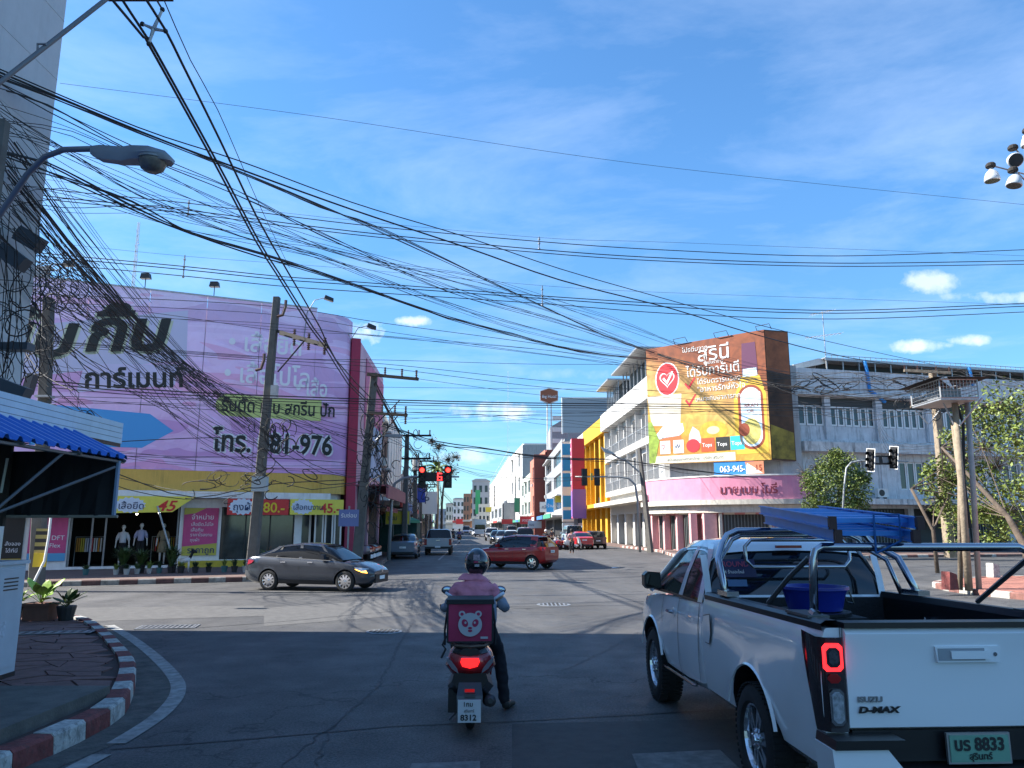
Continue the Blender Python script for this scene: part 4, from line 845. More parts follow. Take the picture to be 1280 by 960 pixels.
for k, (x, m, s, tm, w) in enumerate(((1.0, M_OW, '♡', M_ORED, .85), (2.15, M_OW, 'W', M_NAVY, .85), (3.3, M_ORED, '●', M_OBR, 1.0), (4.5, mat('orange_red_print', (.75, .09, .03), .6), 'Tops', M_OW, 1.05), (5.7, M_DKG, 'Tops', M_OW, 1.05), (6.85 -.0, mat('aqua_print', (.03, .50, .62), .6), 'Tops', M_OW, 1.05))):
 z = 7.35; x = x*.96
 if k == 2: bp(ell(x+.5, z+.5, .55, .5), m, -.044)
 else: bp([(x, z), (x+w, z), (x+w, z+1.0), (x, z+1.0)], m, -.044); bt(s, x+.08, z+.35, .4 if k > 2 else .5, tm, .004 if k > 2 else 0, .95, -.055)
bp([(0, 6.65), (6.9, 6.6), (6.9, 7.2), (0, 7.2)], mat('cream_strip_print', (.72, .68, .52), .6), -.04); bt('สนับสนุนเกษตรกรไทย   บริษัท สุรินทร์', 1.5, 6.78, .3, M_STEEL)
bp([(0, 6.7), (.5, 6.7), (.9, 8.4), (.3, 9.9), (0, 9.9)], mat('leaf_print', (.30, .42, .05), .6, var=.5, scale=2), -.043)
for x in (2.5, 5.8, 9.0):
 MB().tube([(x, .1, 15.8), (x, -.3, 16.15), (x+1.0, -.3, 16.2), (x+1.0, .1, 15.9)], .03, 4).build('lamp_bracket', M_BLACK, bb)
b2 = thing('phone_number_sign', 'blue banner with white phone number and torn orange end below the billboard', 'sign', BO+BD*5.2-Vector((-BD.y, BD.x, 0))*.3, BA)
MB().slab([(0, 5.6), (3.0, 5.55), (3.0, 6.5), (0, 6.55)], -.03, 0).build('sheet', mat('phone_blue', (.02, .20, .50), .6), b2); MB().slab([(2.6, 5.56), (3.7, 5.54), (3.7, 6.45), (2.35, 6.45)], -.05, -.035).build('torn_end', mat('torn_orange', (.60, .20, .10), .6), b2); MB().slab([(2.4, 5.6), (3.6, 5.6), (2.9, 6.1), (2.5, 6.35)], -.056, -.051).build('torn_fold', M_OW, b2)
text('063-945-5', b2, .45, -.06, 5.78, .62, M_WHITE, bold=.006, ext=.005, sx=.85); text('15', b2, 3.05, -.07, 5.8, .6, M_OBR, ext=.005, sx=.9)
wr = thing('white_shophouse_row', 'white three storey shophouse row with balconies next to the orange billboard', 'shop building', (10.75, 85.0, 0), R(-87.1))
W = 24.5
M_WH2 = mat('bright_white_wall', (.54, .53, .51), .8, var=.06, streak=.18)
bays = 6; bw = W/bays
ops = []
for f, (z0, z1) in enumerate(((5.6, 8.2), (9.4, 11.7))):
 for k in range(bays): ops += [(k*bw+.5, k*bw+bw-.5, z0, z1)]
gops = [(k*bw+.4, k*bw+bw-.4, .15, 3.1) for k in range(bays)]
wall_mb(W, 12.2, ops+gops, .1, .9).build('facade', M_WH2, wr)
MB().box(0, W, .9, 10, .1, 12.2).build('rear_block', M_WH2, wr)
MB().slab([(0, 12.2), (W, 12.2), (W, 14.0), (0, 14.0)], -.9, .2).build('parapet', M_WH2, wr)
MB().box(0, W, -1.8, 0, 3.9, 4.3).build('canopy', M_CREAM, wr)
for k in range(bays):
 for (z0, z1) in ((5.6, 8.2), (9.4, 11.7)):
  window(wr, k*bw+.9, k*bw+bw-.9, z0, z1, y=.85, panes=3, fr=.08)
  MB().box(k*bw+.02, k*bw+.14, -.5, .8, z0-.1, z1+.4).build('fin_wall', M_WH2, wr)
  mb = MB(); [mb.box(k*bw+.4+i*.3, k*bw+.44+i*.3, -.42, -.38, z0, z0+.85) for i in range(12)]; mb.box(k*bw+.3, k*bw+bw-.3, -.43, -.37, z0+.85, z0+.9); tag(mb.build('balcony_rail', M_GALV, wr), kind='stuff')
 MB().box(k*bw+.42, k*bw+bw-.42, .6, .65, .15, 3.1).build('shutter', M_SHUT if k % 2 else M_CREAM, wr)
MB().box(0, W, -.5, .9, 5.0, 5.5).build('balcony_slab', M_WH2, wr); MB().box(0, W, -.5, .9, 8.7, 9.3).build('balcony_slab', M_WH2, wr)
for (a, b) in ((2.0, 9.0), (11, 23)):   # roof decks
 t0 = MB().slab([(a, 16.4), (b, 16.4), (b, 16.55), (a, 16.55)], -1.6, 4).build('deck_roof', M_GALV, wr)
 MB().box(a+.3, b-.3, .2, 3.9, 14.0, 16.4).build('deck_room', M_SHUTB, wr)
 for i in range(8): MB().box(a+.3+i*(b-a-.6)/7-.05, a+.3+i*(b-a-.6)/7+.05, -.5, -.4, 14, 16.4).build('deck_post', M_GALV, wr)
yr = thing('yellow_shophouse', 'yellow three storey shophouse with white sculpted emblem on its parapet', 'shop building', (10.1, 105.5, 0), R(-87.1))
M_YW = mat('yellow_wall', (.58, .33, .02), .75, var=.08, streak=.12)
W = 20.4; ops = [(x, x+2.4, z, z+2.4) for x in (1.0, 4.6, 8.2, 11.4, 14.2, 17.4) for z in (5.4, 9.2)]+[(x, x+2.6, .15, 3.4) for x in (.8, 4.4, 8.0, 11.2, 14.4, 17.4)]
wall_mb(W, 12.3, ops, .1, .8).build('facade', M_YW, yr); MB().box(0, W, .8, 10, .1, 12.3).build('rear_block', M_YW, yr)
MB().slab([(4, 12.3), (W, 12.3), (W, 14.1), (4, 14.1)], -.9, .2).build('parapet', M_YW, yr); MB().slab([(-2, 12.3), (4, 12.3), (4, 14.1), (-2, 14.1)], -.85, .2).build('parapet', M_WH2, yr)
MB().box(0, W, -1.9, 0, 3.95, 4.35).build('canopy', M_YW, yr)
text('ศรี', yr, -.5, -.9, 12.6, 1.6, M_STEEL, bold=.01)
for x in (1.0, 4.6, 8.2, 11.4, 14.2, 17.4):
 for z in (5.4, 9.2): window(yr, x, x+2.4, z, z+2.4, y=.7, panes=2)
for k in range(6): MB().box(k*3.9-.05, k*3.5+.55, -.55, .1, .12, 13.0).build('pilaster', M_YW, yr)
def proj_sign(name, label, px0, px1, py0, py1, Y, dep, m, lab=None, texts=()):
 a = P(px0, py1, Y); b = P(px1, py0, Y); t = thing(name, label, 'sign', (a.x, Y, a.z)); w, h = b.x-a.x, b.z-a.z
 MB().box(0, w, 0, dep, 0, h).build('board', m, t); return t, w, h
t, w, h = proj_sign('hanging_sign', 'tall blue and white vertical shop sign beside the pink one', 703, 716, 552, 652, 100, .4, M_OW)
for k, (a, b) in enumerate(((.02, .14), (.17, .32), (.42, .6), (.62, .80), (.82, .97))): MB().box(.12, w-.12, -.03, -.005, h*a+.1, h*b).build('letter_field', mat('signblue', (.02, .28, .62), .5), t)
MB().box(0, w, -.02, .4, -2.1, -.15).build('lower_board', mat('palesign', (.6, .7, .78), .6), t); text('ATM', t, .15, -.05, -1.4, .55, M_NAVY)
t, w, h = proj_sign('hanging_sign', 'large pink vertical sign board with violet foot beside the yellow shophouse', 716, 722, 548, 648, 92, 2.0, mat('pink_sign', (.62, .10, .16), .6))
MB().box(0, 1.5, -.02, .02, 0, h).build('shaded_side', mat('pink_sign_shaded', (.42, .03, .06), .6), t); MB().box(0, 1.6, -.05, -.025, 0, h*.36).build('violet_foot', mat('violet_sign', (.22, .12, .42), .6), t)  # face turned from the sun: its shade is painted as a darker pink
MB().box(-.03, -.005, .1, 1.9, .2, h*.34).build('violet_side', mat('violet_sign', (.22, .12, .42), .6), t)
for k, (a, b) in enumerate(((.02, .14), (.17, .32), (.42, .6), (.62, .80), (.82, .97))): pass
for k in range(6): text('ทอง', t, -.06, 1.75, h*.42+k*1.0, .8, M_OW, rz=-90, ext=.004)
dk = thing('dark_shophouse', 'narrow dark fronted shophouse between the pink sign and the yellow house', 'shop building', (9.4, 113.5, 0), R(-87.1))
MB().box(0, 8, 0, 9, .1, 13.0).build('wall', mat('dark_facade', (.05, .035, .045), .6, var=.2), dk)
for z in (5, 8, 10.6): window(dk, .8, 7.2, z, z+1.9, y=-.02, panes=4, m=M_STEEL)
MB().box(0, 8, -1.5, 0, 3.7, 4.1).build('canopy', M_CREAM, dk)
# ================================================================ GREY BUILDING ON THE RIGHT
gy = thing('grey_office_building', 'long weathered grey building with white shuttered windows and blue drain pipes', 'building', (21, 56, 0), R(15))
M_GREYW = mat('aged_white_render', (.62, .63, .64), .88, var=.2, scale=1.4, streak=.85, dirt=(.07, .07, .068), bump=.2)
M_GREYD = mat('dirty_ledge', (.62, .62, .61), .9, var=.3, scale=2, streak=.9, dirt=(.05, .05, .048), bump=.2)
W = 44; ops = []
for k in range(8):
 x = [0.1, 2.9, 7.5, 12.1, 16.7, 21.3, 25.9, 30.5][k]; w = 2.3 if k == 0 else 4.0
 ops.append((x, x+w, 8.2, 11.45));
low = [(8.6, 10.9, 4.6, 6.7), (3.0, 5.4, 4.6, 6.7), (13, 15.4, 4.6, 6.7), (17.6, 20, 4.6, 6.7), (22.5, 25, 4.6, 6.7)]
gops = [(.4, 4.2, .15, 3.2), (4.7, 9.0, .15, 3.2), (9.5, 13.6, .15, 3.2), (14.1, 18.3, .15, 3.2), (18.8, 23, .15, 3.2), (23.5, 28, .15, 3.2)]
wall_mb(W, 13.55, ops+low+gops, .1, .45).build('facade', M_GREYW, gy)
MB().box(0, W, .46, 14, .1, 13.5).build('rear_block', M_GREYW, gy)
for a, b, c, d in ops:
 MB().box(a, b, .2, .45, 8.2, 9.25).build('spandrel', M_GREYW, gy)
 n = max(2, round((b-a)/.66))
 for i in range(n): window(gy, a+i*(b-a)/n+.04, a+(i+1)*(b-a)/n-.04, 9.27, 10.75, y=.24, panes=1, fr=.12)
 MB().box(a, b, .30, .44, 10.77, 11.45).build('louvre_band', M_SHUTB, gy)
for a, b, c, d in low: [window(gy, a+i*(b-a)/3, a+(i+1)*(b-a)/3-.06, c, d, y=.2, panes=1, fr=.1) for i in range(3)]
MB().box(-.2, W, -.9, 0, 7.25, 7.95).build('balcony_ledge', M_GREYD, gy); MB().box(-.2, W, -.35, 0, 11.5, 11.75).build('cornice', M_GREYD, gy)
MB().box(-.2, W, -1.6, 0, 3.45, 3.85).build('canopy', M_GREYD, gy)
MB().box(1.2, W, .5, 12, 13.55, 13.58).build('roof_slab', M_GREYD, gy); MB().box(3.0, W, 1.4, 1.5, 13.58, 14.3).build('roof_void', M_SHUTB, gy)
MB().slab([(.6, 13.55), (3.2, 14.15), (3.2, 14.5), (2.6, 14.5), (.4, 13.9)], .6, 9).build('stair_roof', M_WHITEP, gy)
MB().box(2.9, W, .2, 8, 14.45, 14.52).build('tin_roof', M_GALV, gy); MB().box(2.9, W, .18, .22, 14.3, 14.45).build('roof_fascia', M_GALV, gy)
me = MB().box(-.04, .04, .3, .38, 13.58, 14.3).mesh('roof_post', M_GALV); me2 = MB().box(-.015, .015, .2, .23, 14.52, 14.72).mesh('rail_post', M_STEEL)
for i in range(28): o = obj('roof_post', me, gy); o.location = (3.1+i*1.45, 0, 0)
for i in range(80): o = obj('rail_post', me2, gy); o.location = (3+i*.5, 0, 0)
MB().box(2.9, W, .2, .23, 14.7, 14.74).build('roof_rail', M_STEEL, gy)
M_BPIPE = mat('blue_pvc', (.02, .22, .55), .4)
MB().tube([(6.35, .1, 14.4), (6.35, -.12, 13.2), (6.4, -.12, 12.1), (7.7, -.12, 11.2)], .13, 8).build('drain_pipe', M_BPIPE, gy); MB().tube([(16.2, .1, 14.4), (16.2, -.12, 12.9)], .13, 8).build('drain_pipe', M_BPIPE, gy); MB().tube([(27.5, .1, 14.4), (27.5, -.12, 12.5)], .13, 8).build('drain_pipe', M_BPIPE, gy)
for x in (7.1, 11.8, 16.35): MB().box(x-.22, x+.25, -.06, .3, 3.9, 11.5).build('pilaster', M_GREYW, gy)
for a, b, c, d in gops:
 MB().box(a, b, .38, .42, c, d).build('shop_void', M_SHUTB, gy)
for k in (0, 1, 3): shutter(gy, Vector((gops[k][0]+.1, .2, 0)), Vector((1, 0, 0)), 3.2, .15, 3.1, step=.25)
def aircon(loc, rz, par_label):
 t = thing('air_conditioner', par_label, 'air conditioner', loc, rz, 'outdoor air conditioning units on the grey building')
 MB().box(-.45, .45, -.35, 0, 0, .62).build('casing', M_WHITEP, t); MB().lathe([(.24, -.37), (.24, -.34), (.05, -.345)], 16, (-.12, 0, .31), 'y').build('fan_grille', M_BLACK, t); MB().box(-.35, -.3, -.3, 0, -.2, 0).box(.3, .35, -.3, 0, -.2, 0).build('bracket', M_STEEL, t)
Gg = Matrix.Rotation(R(15), 3, 'Z')
def gyl(x, y, z): return Vector((21, 56, 0))+Gg @ Vector((x, y, z))
aircon(gyl(6.2, -.5, 4.0), R(15), 'grey air conditioner on the canopy behind the left signal heads'); aircon(gyl(12.4, -.5, 4.0), R(15), 'air conditioner on the canopy under the small shuttered window'); aircon(gyl(14.2, -.5, 4.0), R(15), 'air conditioner on the canopy behind the tree foliage')
ys = thing('shop_sign', 'yellow shop sign with red lettering hung below the grey canopy', 'sign', gyl(10.0, -1.7, 2.1), R(15))
MB().box(0, 5.0, -.03, .0, 0, 1.35).build('board', mat('shop_yellow', (.62, .50, .03), .6), ys); text('เจริญพาณิชย์ ซ่อมเครื่อง', ys, .3, -.04, .75, .48, M_RED, bold=.003); text('อะไหล่ยนต์', ys, 1.3, -.04, .2, .42, M_RED, bold=.003)
rb = thing('balcony_house', 'pale building with a small yellow framed balcony behind the right tree', 'building', (43, 62, 0), R(15))
MB().box(0, 14, 0, 10, .1, 9.5).build('wall', M_PLASTER, rb); MB().box(-.1, 10, -1.2, 0, 5.2, 5.4).build('balcony', M_GREYD, rb); window(rb, 1, 3.5, 5.9, 8, y=-.03, panes=2, m=M_YW)
def yagi(loc, h, label, s=1):
 t = thing('tv_antenna', label, 'antenna', loc); mb = MB(); mb.tube([(0, 0, 0), (0, 0, h)], .035, 5); mb.build('mast', M_GALV, t); mb = MB()
 for z, l in ((h*.55, 1.5), (h*.97, 1.0)):
  mb.tube([(-l*s, 0, z-.15), (l*s, .3, z+.3)], .025, 4)
  for k in range(-4, 5): mb.tube([(k*l*s/4.5, -.45, z+.05*k), (k*l*s/4.5, .45, z+.05*k)], .015, 3)
 mb.build('aerial', M_GALV, t)
yagi(gyl(3.6, 1, 14), P(1035, 385, 57).z-14, 'tall TV antenna on the roof beside the orange billboard')
# ================================================================ FAR RIGHT ROW OF THE STREET
FS = [mat('fascia_'+n, c, .6) for n, c in (('cream', (.6, .55, .4)), ('red', (.5, .06, .05)), ('blue', (.06, .2, .5)), ('green', (.06, .3, .18)), ('pale', (.6, .62, .65)))]
def bld(name, label, px0, Y0, px1, Y1, pytop, mw, cat='building', floors=3, bays=3, depth=10, side=None, win=True, wz=None, top=None, panes=2, gf=True, glass=None, wr_=.55):
 """a block whose facade runs from pixel column px0 at distance Y0 to px1 at Y1; roof height read at px1"""
 a = P(px0, 655, Y0); b = P(px1, 655, Y1); H_ = top if top else P(px1, pytop, Y1).z; d = Vector((b.x-a.x, b.y-a.y, 0)); L_ = d.length; ang = math.atan2(d.y, d.x)
 t = thing(name, label, cat, (a.x, a.y, 0), ang); ops = []
 g0 = 3.6 if gf else 0; fh = (H_-g0-.6)/max(floors-1, 1); bw = L_/bays
 if win:
  for f in range(floors-1):
   for k in range(bays): ops.append((k*bw+bw*(1-wr_)/2, k*bw+bw*(1+wr_)/2, g0+f*fh+fh*.25, g0+f*fh+fh*.8))
 gops = [(k*bw+.3, k*bw+bw-.3, .15, 3.0) for k in range(bays)] if gf else []
 wall_mb(L_, H_, ops+gops, .1, .35).build('facade', mw, t); MB().box(0, L_, .36, depth, .1, H_-.02).build('rear_block', side or mw, t)
 if gf:
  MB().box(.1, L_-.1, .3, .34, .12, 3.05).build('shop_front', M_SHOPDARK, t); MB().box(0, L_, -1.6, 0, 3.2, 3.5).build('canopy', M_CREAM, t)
 for i, o in enumerate(ops):
  window(t, *o, y=.25, panes=panes, fr=.08, glass=glass)
  if i % 2 == 0: MB().box(o[0]+.1, o[0]+.9, -.4, 0, o[2]-.75, o[2]-.2).build('wall_unit', M_WHITEP, t)
  if i % 3 == 1: MB().box(o[0]-.2, o[1]+.2, -.7, 0, o[3]+.1, o[3]+.2).build('sun_hood', M_GREYD, t)
 for k in range(bays): MB().box(k*bw+.3, k*bw+bw*.9, -1.75, -1.62, 3.1, 3.75).build('fascia_sign', FS[int(abs(px0)+k) % 5], t)
 MB().tube([(L_*.6, 3, H_), (L_*.6, 3, H_+1.6)], .7, 10).build('water_tank', M_GALV, t)
 return t, L_, H_
M_TERRA = mat('terracotta_wall', (.42, .17, .11), .75, var=.1, streak=.1); M_DTERRA = mat('dark_red_wall', (.25, .06, .04), .8, var=.15); M_GRYC = mat('grey_concrete_wall', (.30, .31, .32), .85, var=.15, streak=.35)
M_WHB = mat('sunny_white_wall', (.50, .49, .46), .8, var=.05, streak=.1); M_GRN = mat('pale_green_wall', (.42, .46, .40), .8, var=.15, streak=.3)
h1, L1, H1 = bld('grey_frame_building', 'grey concrete framed building with a large dark recessed front', 682, 152, 704, 112, 548, M_GRYC, floors=4, bays=2, wr_=.7)
h2, L2, H2 = bld('terracotta_building', 'orange and dark red building with a blue sign on its flank', 663, 185, 682, 155, 562, M_TERRA, floors=3, bays=2, wr_=.25, side=M_DTERRA)
a = P(664, 655, 156); b = P(679, 655, 156); e = thing('red_gable_wall', 'dark red flank wall of the terracotta building facing the crossing', 'wall', (a.x+.6, 155, 0), 0); MB().box(0, b.x-a.x+1.0, 0, 3, .1, P(670, 568, 155).z).build('wall', M_DTERRA, e)
bs = thing('hanging_sign', 'small blue sign hanging on the grey framed building', 'sign', P(683, 640, 130)); MB().box(0, 1.5, 0, .2, 0, 2.2).build('board', mat('signblue', (.02, .28, .62), .5), bs); text('ร้าน', bs, .15, -.03, .8, .7, M_WHITE)
h3, L3, H3 = bld('green_balcony_building', 'pale building with arched windows and green balconies', 652, 225, 664, 188, 590, M_GRN, floors=3, bays=3)
h4, L4, H4 = bld('white_arch_building', 'tall white building with one pointed arch window and grey flank', 637, 280, 654, 228, 554, M_WHB, floors=4, bays=2, wr_=.2)
MB().slab([(L4*.5-2.2, 9), (L4*.5+2.2, 9), (L4*.5+2.2, 15), (L4*.5, 19), (L4*.5-2.2, 15)], -.1, -.02).build('arch_window', M_SHUTB, h4)
a = P(652, 655, 228); e = thing('grey_flank_wall', 'grey side wall of the tall white arched building', 'wall', (a.x+.3, 226, 0), 0); MB().box(0, P(683, 655, 226).x-a.x, 0, 6, .1, P(660, 556, 226).z).build('wall', M_GRYC, e)
h5, L5, H5 = bld('long_white_building', 'long white sheet metal clad block running down the far right side', 609, 560, 637, 285, 570, M_WHB, floors=1, bays=1, win=False, gf=False, depth=30)
for k in range(12): MB().box(-0.0, L5, -.12, -.02, 5+k*2.3, 5.12+k*2.3).build('cladding_seam', M_GREYD, h5)
MB().slab([(L5*.0, 26), (L5*.3, 26), (L5*.3, 28), (0, 28)], -.2, -.1).build('cap', M_WHB, h5)
t, w_, h_ = bld('low_grey_house', 'low grey arcaded house in front of the long white block', 614, 330, 628, 255, 628, M_GRYC, floors=2, bays=3)
ht = thing('hotel_block', 'grey hotel block with blank slab face rising over the row', 'building', P(689, 655, 175)*1.0, 0); ht.location.z = 0
p0 = P(692, 655, 175); z1 = P(700, 512, 175).z; MB().slab([(0, .1), (26, .1), (26, z1), (7, z1), (0, z1-4)], 0, 20).build('wall', M_GRYC, ht)
for k in range(4): MB().box(.5, 6, -.1, -.02, 18+k*2.6, 19+k*2.6).build('band', M_WHITEP, ht)
sb = thing('blank_billboard', 'huge blank grey billboard above the white and yellow shophouses', 'billboard', P(704, 541, 150)); w_ = P(782, 541, 150).x-P(704, 541, 150).x; h_ = P(704, 498, 150).z-P(704, 541, 150).z
MB().box(0, w_, 0, .6, 0, h_).build('panel', mat('blank_billboard_grey', (.27, .31, .34), .7, var=.04), sb); MB().box(-.25, 0, -.1, .6, -.2, h_+.2).box(0, w_, -.1, .6, h_, h_+.2).build('edge_frame', M_WHITEP, sb); [MB().box(x, x+.3, .1, .4, -12, 0).build('leg', M_STEEL, sb) for x in (1, w_/2, w_-1)]
hs = thing('hotel_sign', 'brown hexagonal hotel sign on twin white posts above the roofs', 'sign', P(687, 560, 170)); s = 170/960; zz = P(687, 500, 170).z-P(687, 560, 170).z
MB().slab([(-1.9, zz), (-1.9, zz+2.0), (0, zz+2.6), (1.9, zz+2.0), (1.9, zz), (0, zz-.7)][::-1], 0, .5).build('board', mat('hotel_brown', (.28, .09, .04), .6), hs); MB().slab([(-2.05, zz-.1), (-2.05, zz+2.1), (0, zz+2.8), (2.05, zz+2.1), (2.05, zz-.1), (0, zz-.9)][::-1], .05, .45).build('rim', M_WHITEP, hs)
text('Big Hotel', hs, -1.6, -.03, zz+.5, .95, M_WHITE, bold=.01, sx=.9)
for x in (-.45, .45): MB().tube([(x, .3, -8), (x, .3, zz-.4)], .16, 6).build('post', M_WHITEP, hs)
# ---------------------------------------------------------------- end of the street, far
M_FAR = [mat('far_cream', (.55, .52, .46), .8), mat('far_white', (.70, .70, .68), .8), mat('far_brown', (.28, .15, .10), .8), mat('far_grey', (.33, .34, .37), .8), mat('far_orange', (.50, .22, .10), .8), mat('far_green', (.04, .30, .12), .7), mat('far_red', (.50, .05, .04), .7)]
def far(label, x0, x1, y, Y, k, rows=2, roof=None, n=3):
 a = P(x0, 655, Y); b = P(x1, 655, Y); z = P(x0, y, Y).z; t = thing('far_building', label, 'building', (a.x, Y, 0)); w = b.x-a.x
 MB().box(0, w, 0, 12, 0, z).build('wall', M_FAR[k], t)
 for r in range(rows):
  for c in range(n): MB().box(w*(c+.25)/n, w*(c+.75)/n, -.1, -.02, z*(r+1.15)/(rows+1.1), z*(r+1.7)/(rows+1.1)).build('window', M_WGLASS, t)
 if roof is not None: MB().slab([(-.5, z), (w+.5, z), (w*.8, z+w*.12), (w*.2, z+w*.12)], -.8, 12).build('roof', M_FAR[roof], t)
 MB().box(-.2, w+.2, -2, -.02, z*.22, z*.27).build('canopy', M_FAR[6 if k == 1 else 0], t); return t
far('small grey roofed building closing the street end behind the poles', 543, 560, 636, 620, 3, 2)
far('cream building far down the street left of the white one', 557, 568, 630, 560, 0, 2, 3)
far('white building with red canopy closing the far end of the street', 566, 580, 624, 520, 1, 3, 3)
far('brown building far away right of the white one', 579, 590, 617, 470, 2, 3)
far('orange building far away left of the green banner block', 588, 596, 612, 430, 4, 3)
far('dark grey roofed block far down the right side', 590, 611, 601, 420, 3, 3, 3)
gbn = thing('far_banner', 'tall green banner on a far building down the street', 'banner', P(594, 650, 400)); MB().box(0, P(600, 650, 400).x-P(594, 650, 400).x, 0, .5, 3, P(594, 625, 400).z).build('sheet', M_FAR[5], gbn)
far('low cream shop far down the right side beyond the white vans', 598, 612, 630, 380, 0, 2)
# ================================================================ LEFT SIDE OF THE FAR STREET
l0, LL, LH = bld('brown_shutter_shophouse', 'shophouse with rows of brown louvres behind the corner lamp pole', 466, 48.5, 481, 60, 560, mat('brown_louvre', (.20, .12, .09), .8, var=.3), top=9.3, floors=3, bays=3, panes=4, glass=M_SHUTB)
l1, LL, LH = bld('grey_sheet_building', 'tall narrow building faced with pale grey sheets behind the street pole', 482, 62, 500, 82, 556, M_WHITEP, top=11.0, floors=1, bays=1, win=False, gf=True, side=M_PLASTER)
for k in range(6): MB().box(.6+k*LL/6, .7+k*LL/6, -.04, -.0, 3.6, 10.9).build('sheet_seam', M_GREYD, l1)
l2, LL, LH = bld('low_awning_shophouse', 'low shaded shophouse with a blue awning beyond the grey sheet building', 501, 84, 512, 112, 590, M_GRYC, top=8.0, floors=2, bays=4)
l3, LL, LH = bld('distant_left_shophouse', 'distant pale shophouse behind the leaning poles on the left', 513, 116, 524, 160, 600, M_PLASTER, top=9.5, floors=3, bays=4)
l4, LL, LH = bld('last_left_shophouse', 'last visible shophouse on the left side of the street', 525, 166, 541, 330, 610, M_FAR[0], top=11, floors=3, bays=8)
def awning(label, loc, rz, w, d, m):
 t = thing('awning', label, 'awning', loc, rz, 'awnings along the left side of the far street'); mb = MB(); n = 10
 mb.grid([[(w*i/n, 0, .5) for i in range(n+1)], [(w*i/n, -d, 0+.03*(i % 2)) for i in range(n+1)], [(w*i/n, -d, -.25+.05*(i % 2)) for i in range(n+1)]]); mb.build('canvas', m, t); MB().tube([(.05, 0, .45), (.05, -d, 0)], .02, 4).tube([(w-.05, 0, .45), (w-.05, -d, 0)], .02, 4).build('arm', M_STEEL, t)
awning('dark red awning over the shop beside the concrete corner pole', (-8.2, 41, 2.9), R(93), 6, 1.6, mat('awning_maroon', (.20, .04, .05), .8, var=.2))
awning('dark blue awning over the shop beyond the red one', (-9.1, 52, 3.0), R(93), 7, 1.9, mat('awning_navy', (.03, .04, .10), .8, var=.2))
awning('grey tarpaulin awning farther down the left shops', (-10.2, 66, 3.0), R(93), 8, 1.8, mat('awning_grey', (.15, .15, .16), .8, var=.2))
um = thing('market_umbrella', 'green market umbrella above the parked dark sedan', 'umbrella', (-7.9, 52, 0)); M_UMB = mat('umbrella_green', (.015, .17, .10), .8)
mb = MB(); n = 8; top = (0, 0, 2.95)
for k in range(n):
 a0, a1 = 6.283*k/n, 6.283*(k+1)/n; mb.poly([top, (1.75*math.cos(a0), 1.75*math.sin(a0), 2.3), (1.75*math.cos(a1), 1.75*math.sin(a1), 2.3)]); mb.poly([(1.75*math.cos(a0), 1.75*math.sin(a0), 2.3), (1.78*math.cos(a0), 1.78*math.sin(a0), 2.12), (1.78*math.cos(a1), 1.78*math.sin(a1), 2.12), (1.75*math.cos(a1), 1.75*math.sin(a1), 2.3)])
mb.build('canopy', M_UMB, um); MB().cyl((0, 0, .0), (0, 0, 2.95), .03, 6).build('pole', M_STEEL, um)
st_b = thing('street_stall', 'dark green covered stall under the umbrella', 'stall', (-8.3, 55, .15)); MB().box(-1, 1.6, 0, 2, 0, 2.0).build('body', mat('stall_green', (.02, .07, .06), .8, var=.3), st_b); MB().box(-1.1, 1.7, -.6, 2.1, 2.0, 2.1).build('top', M_GALV, st_b)
sg = thing('road_sign', 'white rectangular sign board on a post far down the left pavement', 'sign', (-9.0, 84, 0)); MB().box(-.9, .9, 0, .1, 3.2, 5.6).build('board', M_WFRAME, sg); MB().cyl((0, .15, 0), (0, .15, 5), .06, 6).build('post', M_STEEL, sg); text('P', sg, -.5, -.03, 4.3, 1.1, M_NAVY)
sg = thing('road_sign', 'small blue square sign on the pole line above the far left pavement', 'sign', P(524, 628, 80)); MB().box(-.6, .6, 0, .1, 0, 1.9).build('board', mat('signnavy', (.03, .06, .35), .5), sg); MB().cyl((0, .15, -5), (0, .15, 1), .05, 6).build('post', M_STEEL, sg)
# ================================================================ VEHICLES
def tyre_mesh(r, w, hub):
 mb = MB(); k = 28
 prof = [(hub, -w*.42), (hub+.02, -w*.5), (r-.05, -w*.5), (r-.012, -w*.40), (r, -w*.25), (r, w*.25), (r-.012, w*.40), (r-.05, w*.5), (hub+.02, w*.5), (hub, w*.42)]
 ids = []
 for (q, h) in prof: ids.append([mb.vert((h, q*math.cos(2*math.pi*j/k), q*math.sin(2*math.pi*j/k))) for j in range(k)])
 for i in range(len(ids)-1):
  for j in range(k): mb.face((ids[i][j], ids[i+1][j], ids[i+1][(j+1) % k], ids[i][(j+1) % k]))
 return mb
def tread(mb, r, w, n=56):
 for j in range(n):
  a = 2*math.pi*j/n
  for s, o in ((-1, 0), (1, .5)):
   q = a+o*2*math.pi/n; M = Matrix.Rotation(q, 4, 'X'); mb.xf(M); mb.box(min(s*w*.1, s*w*.47), max(s*w*.1, s*w*.47), -.012, .012, r-.004, r+.007); mb.xf(None)
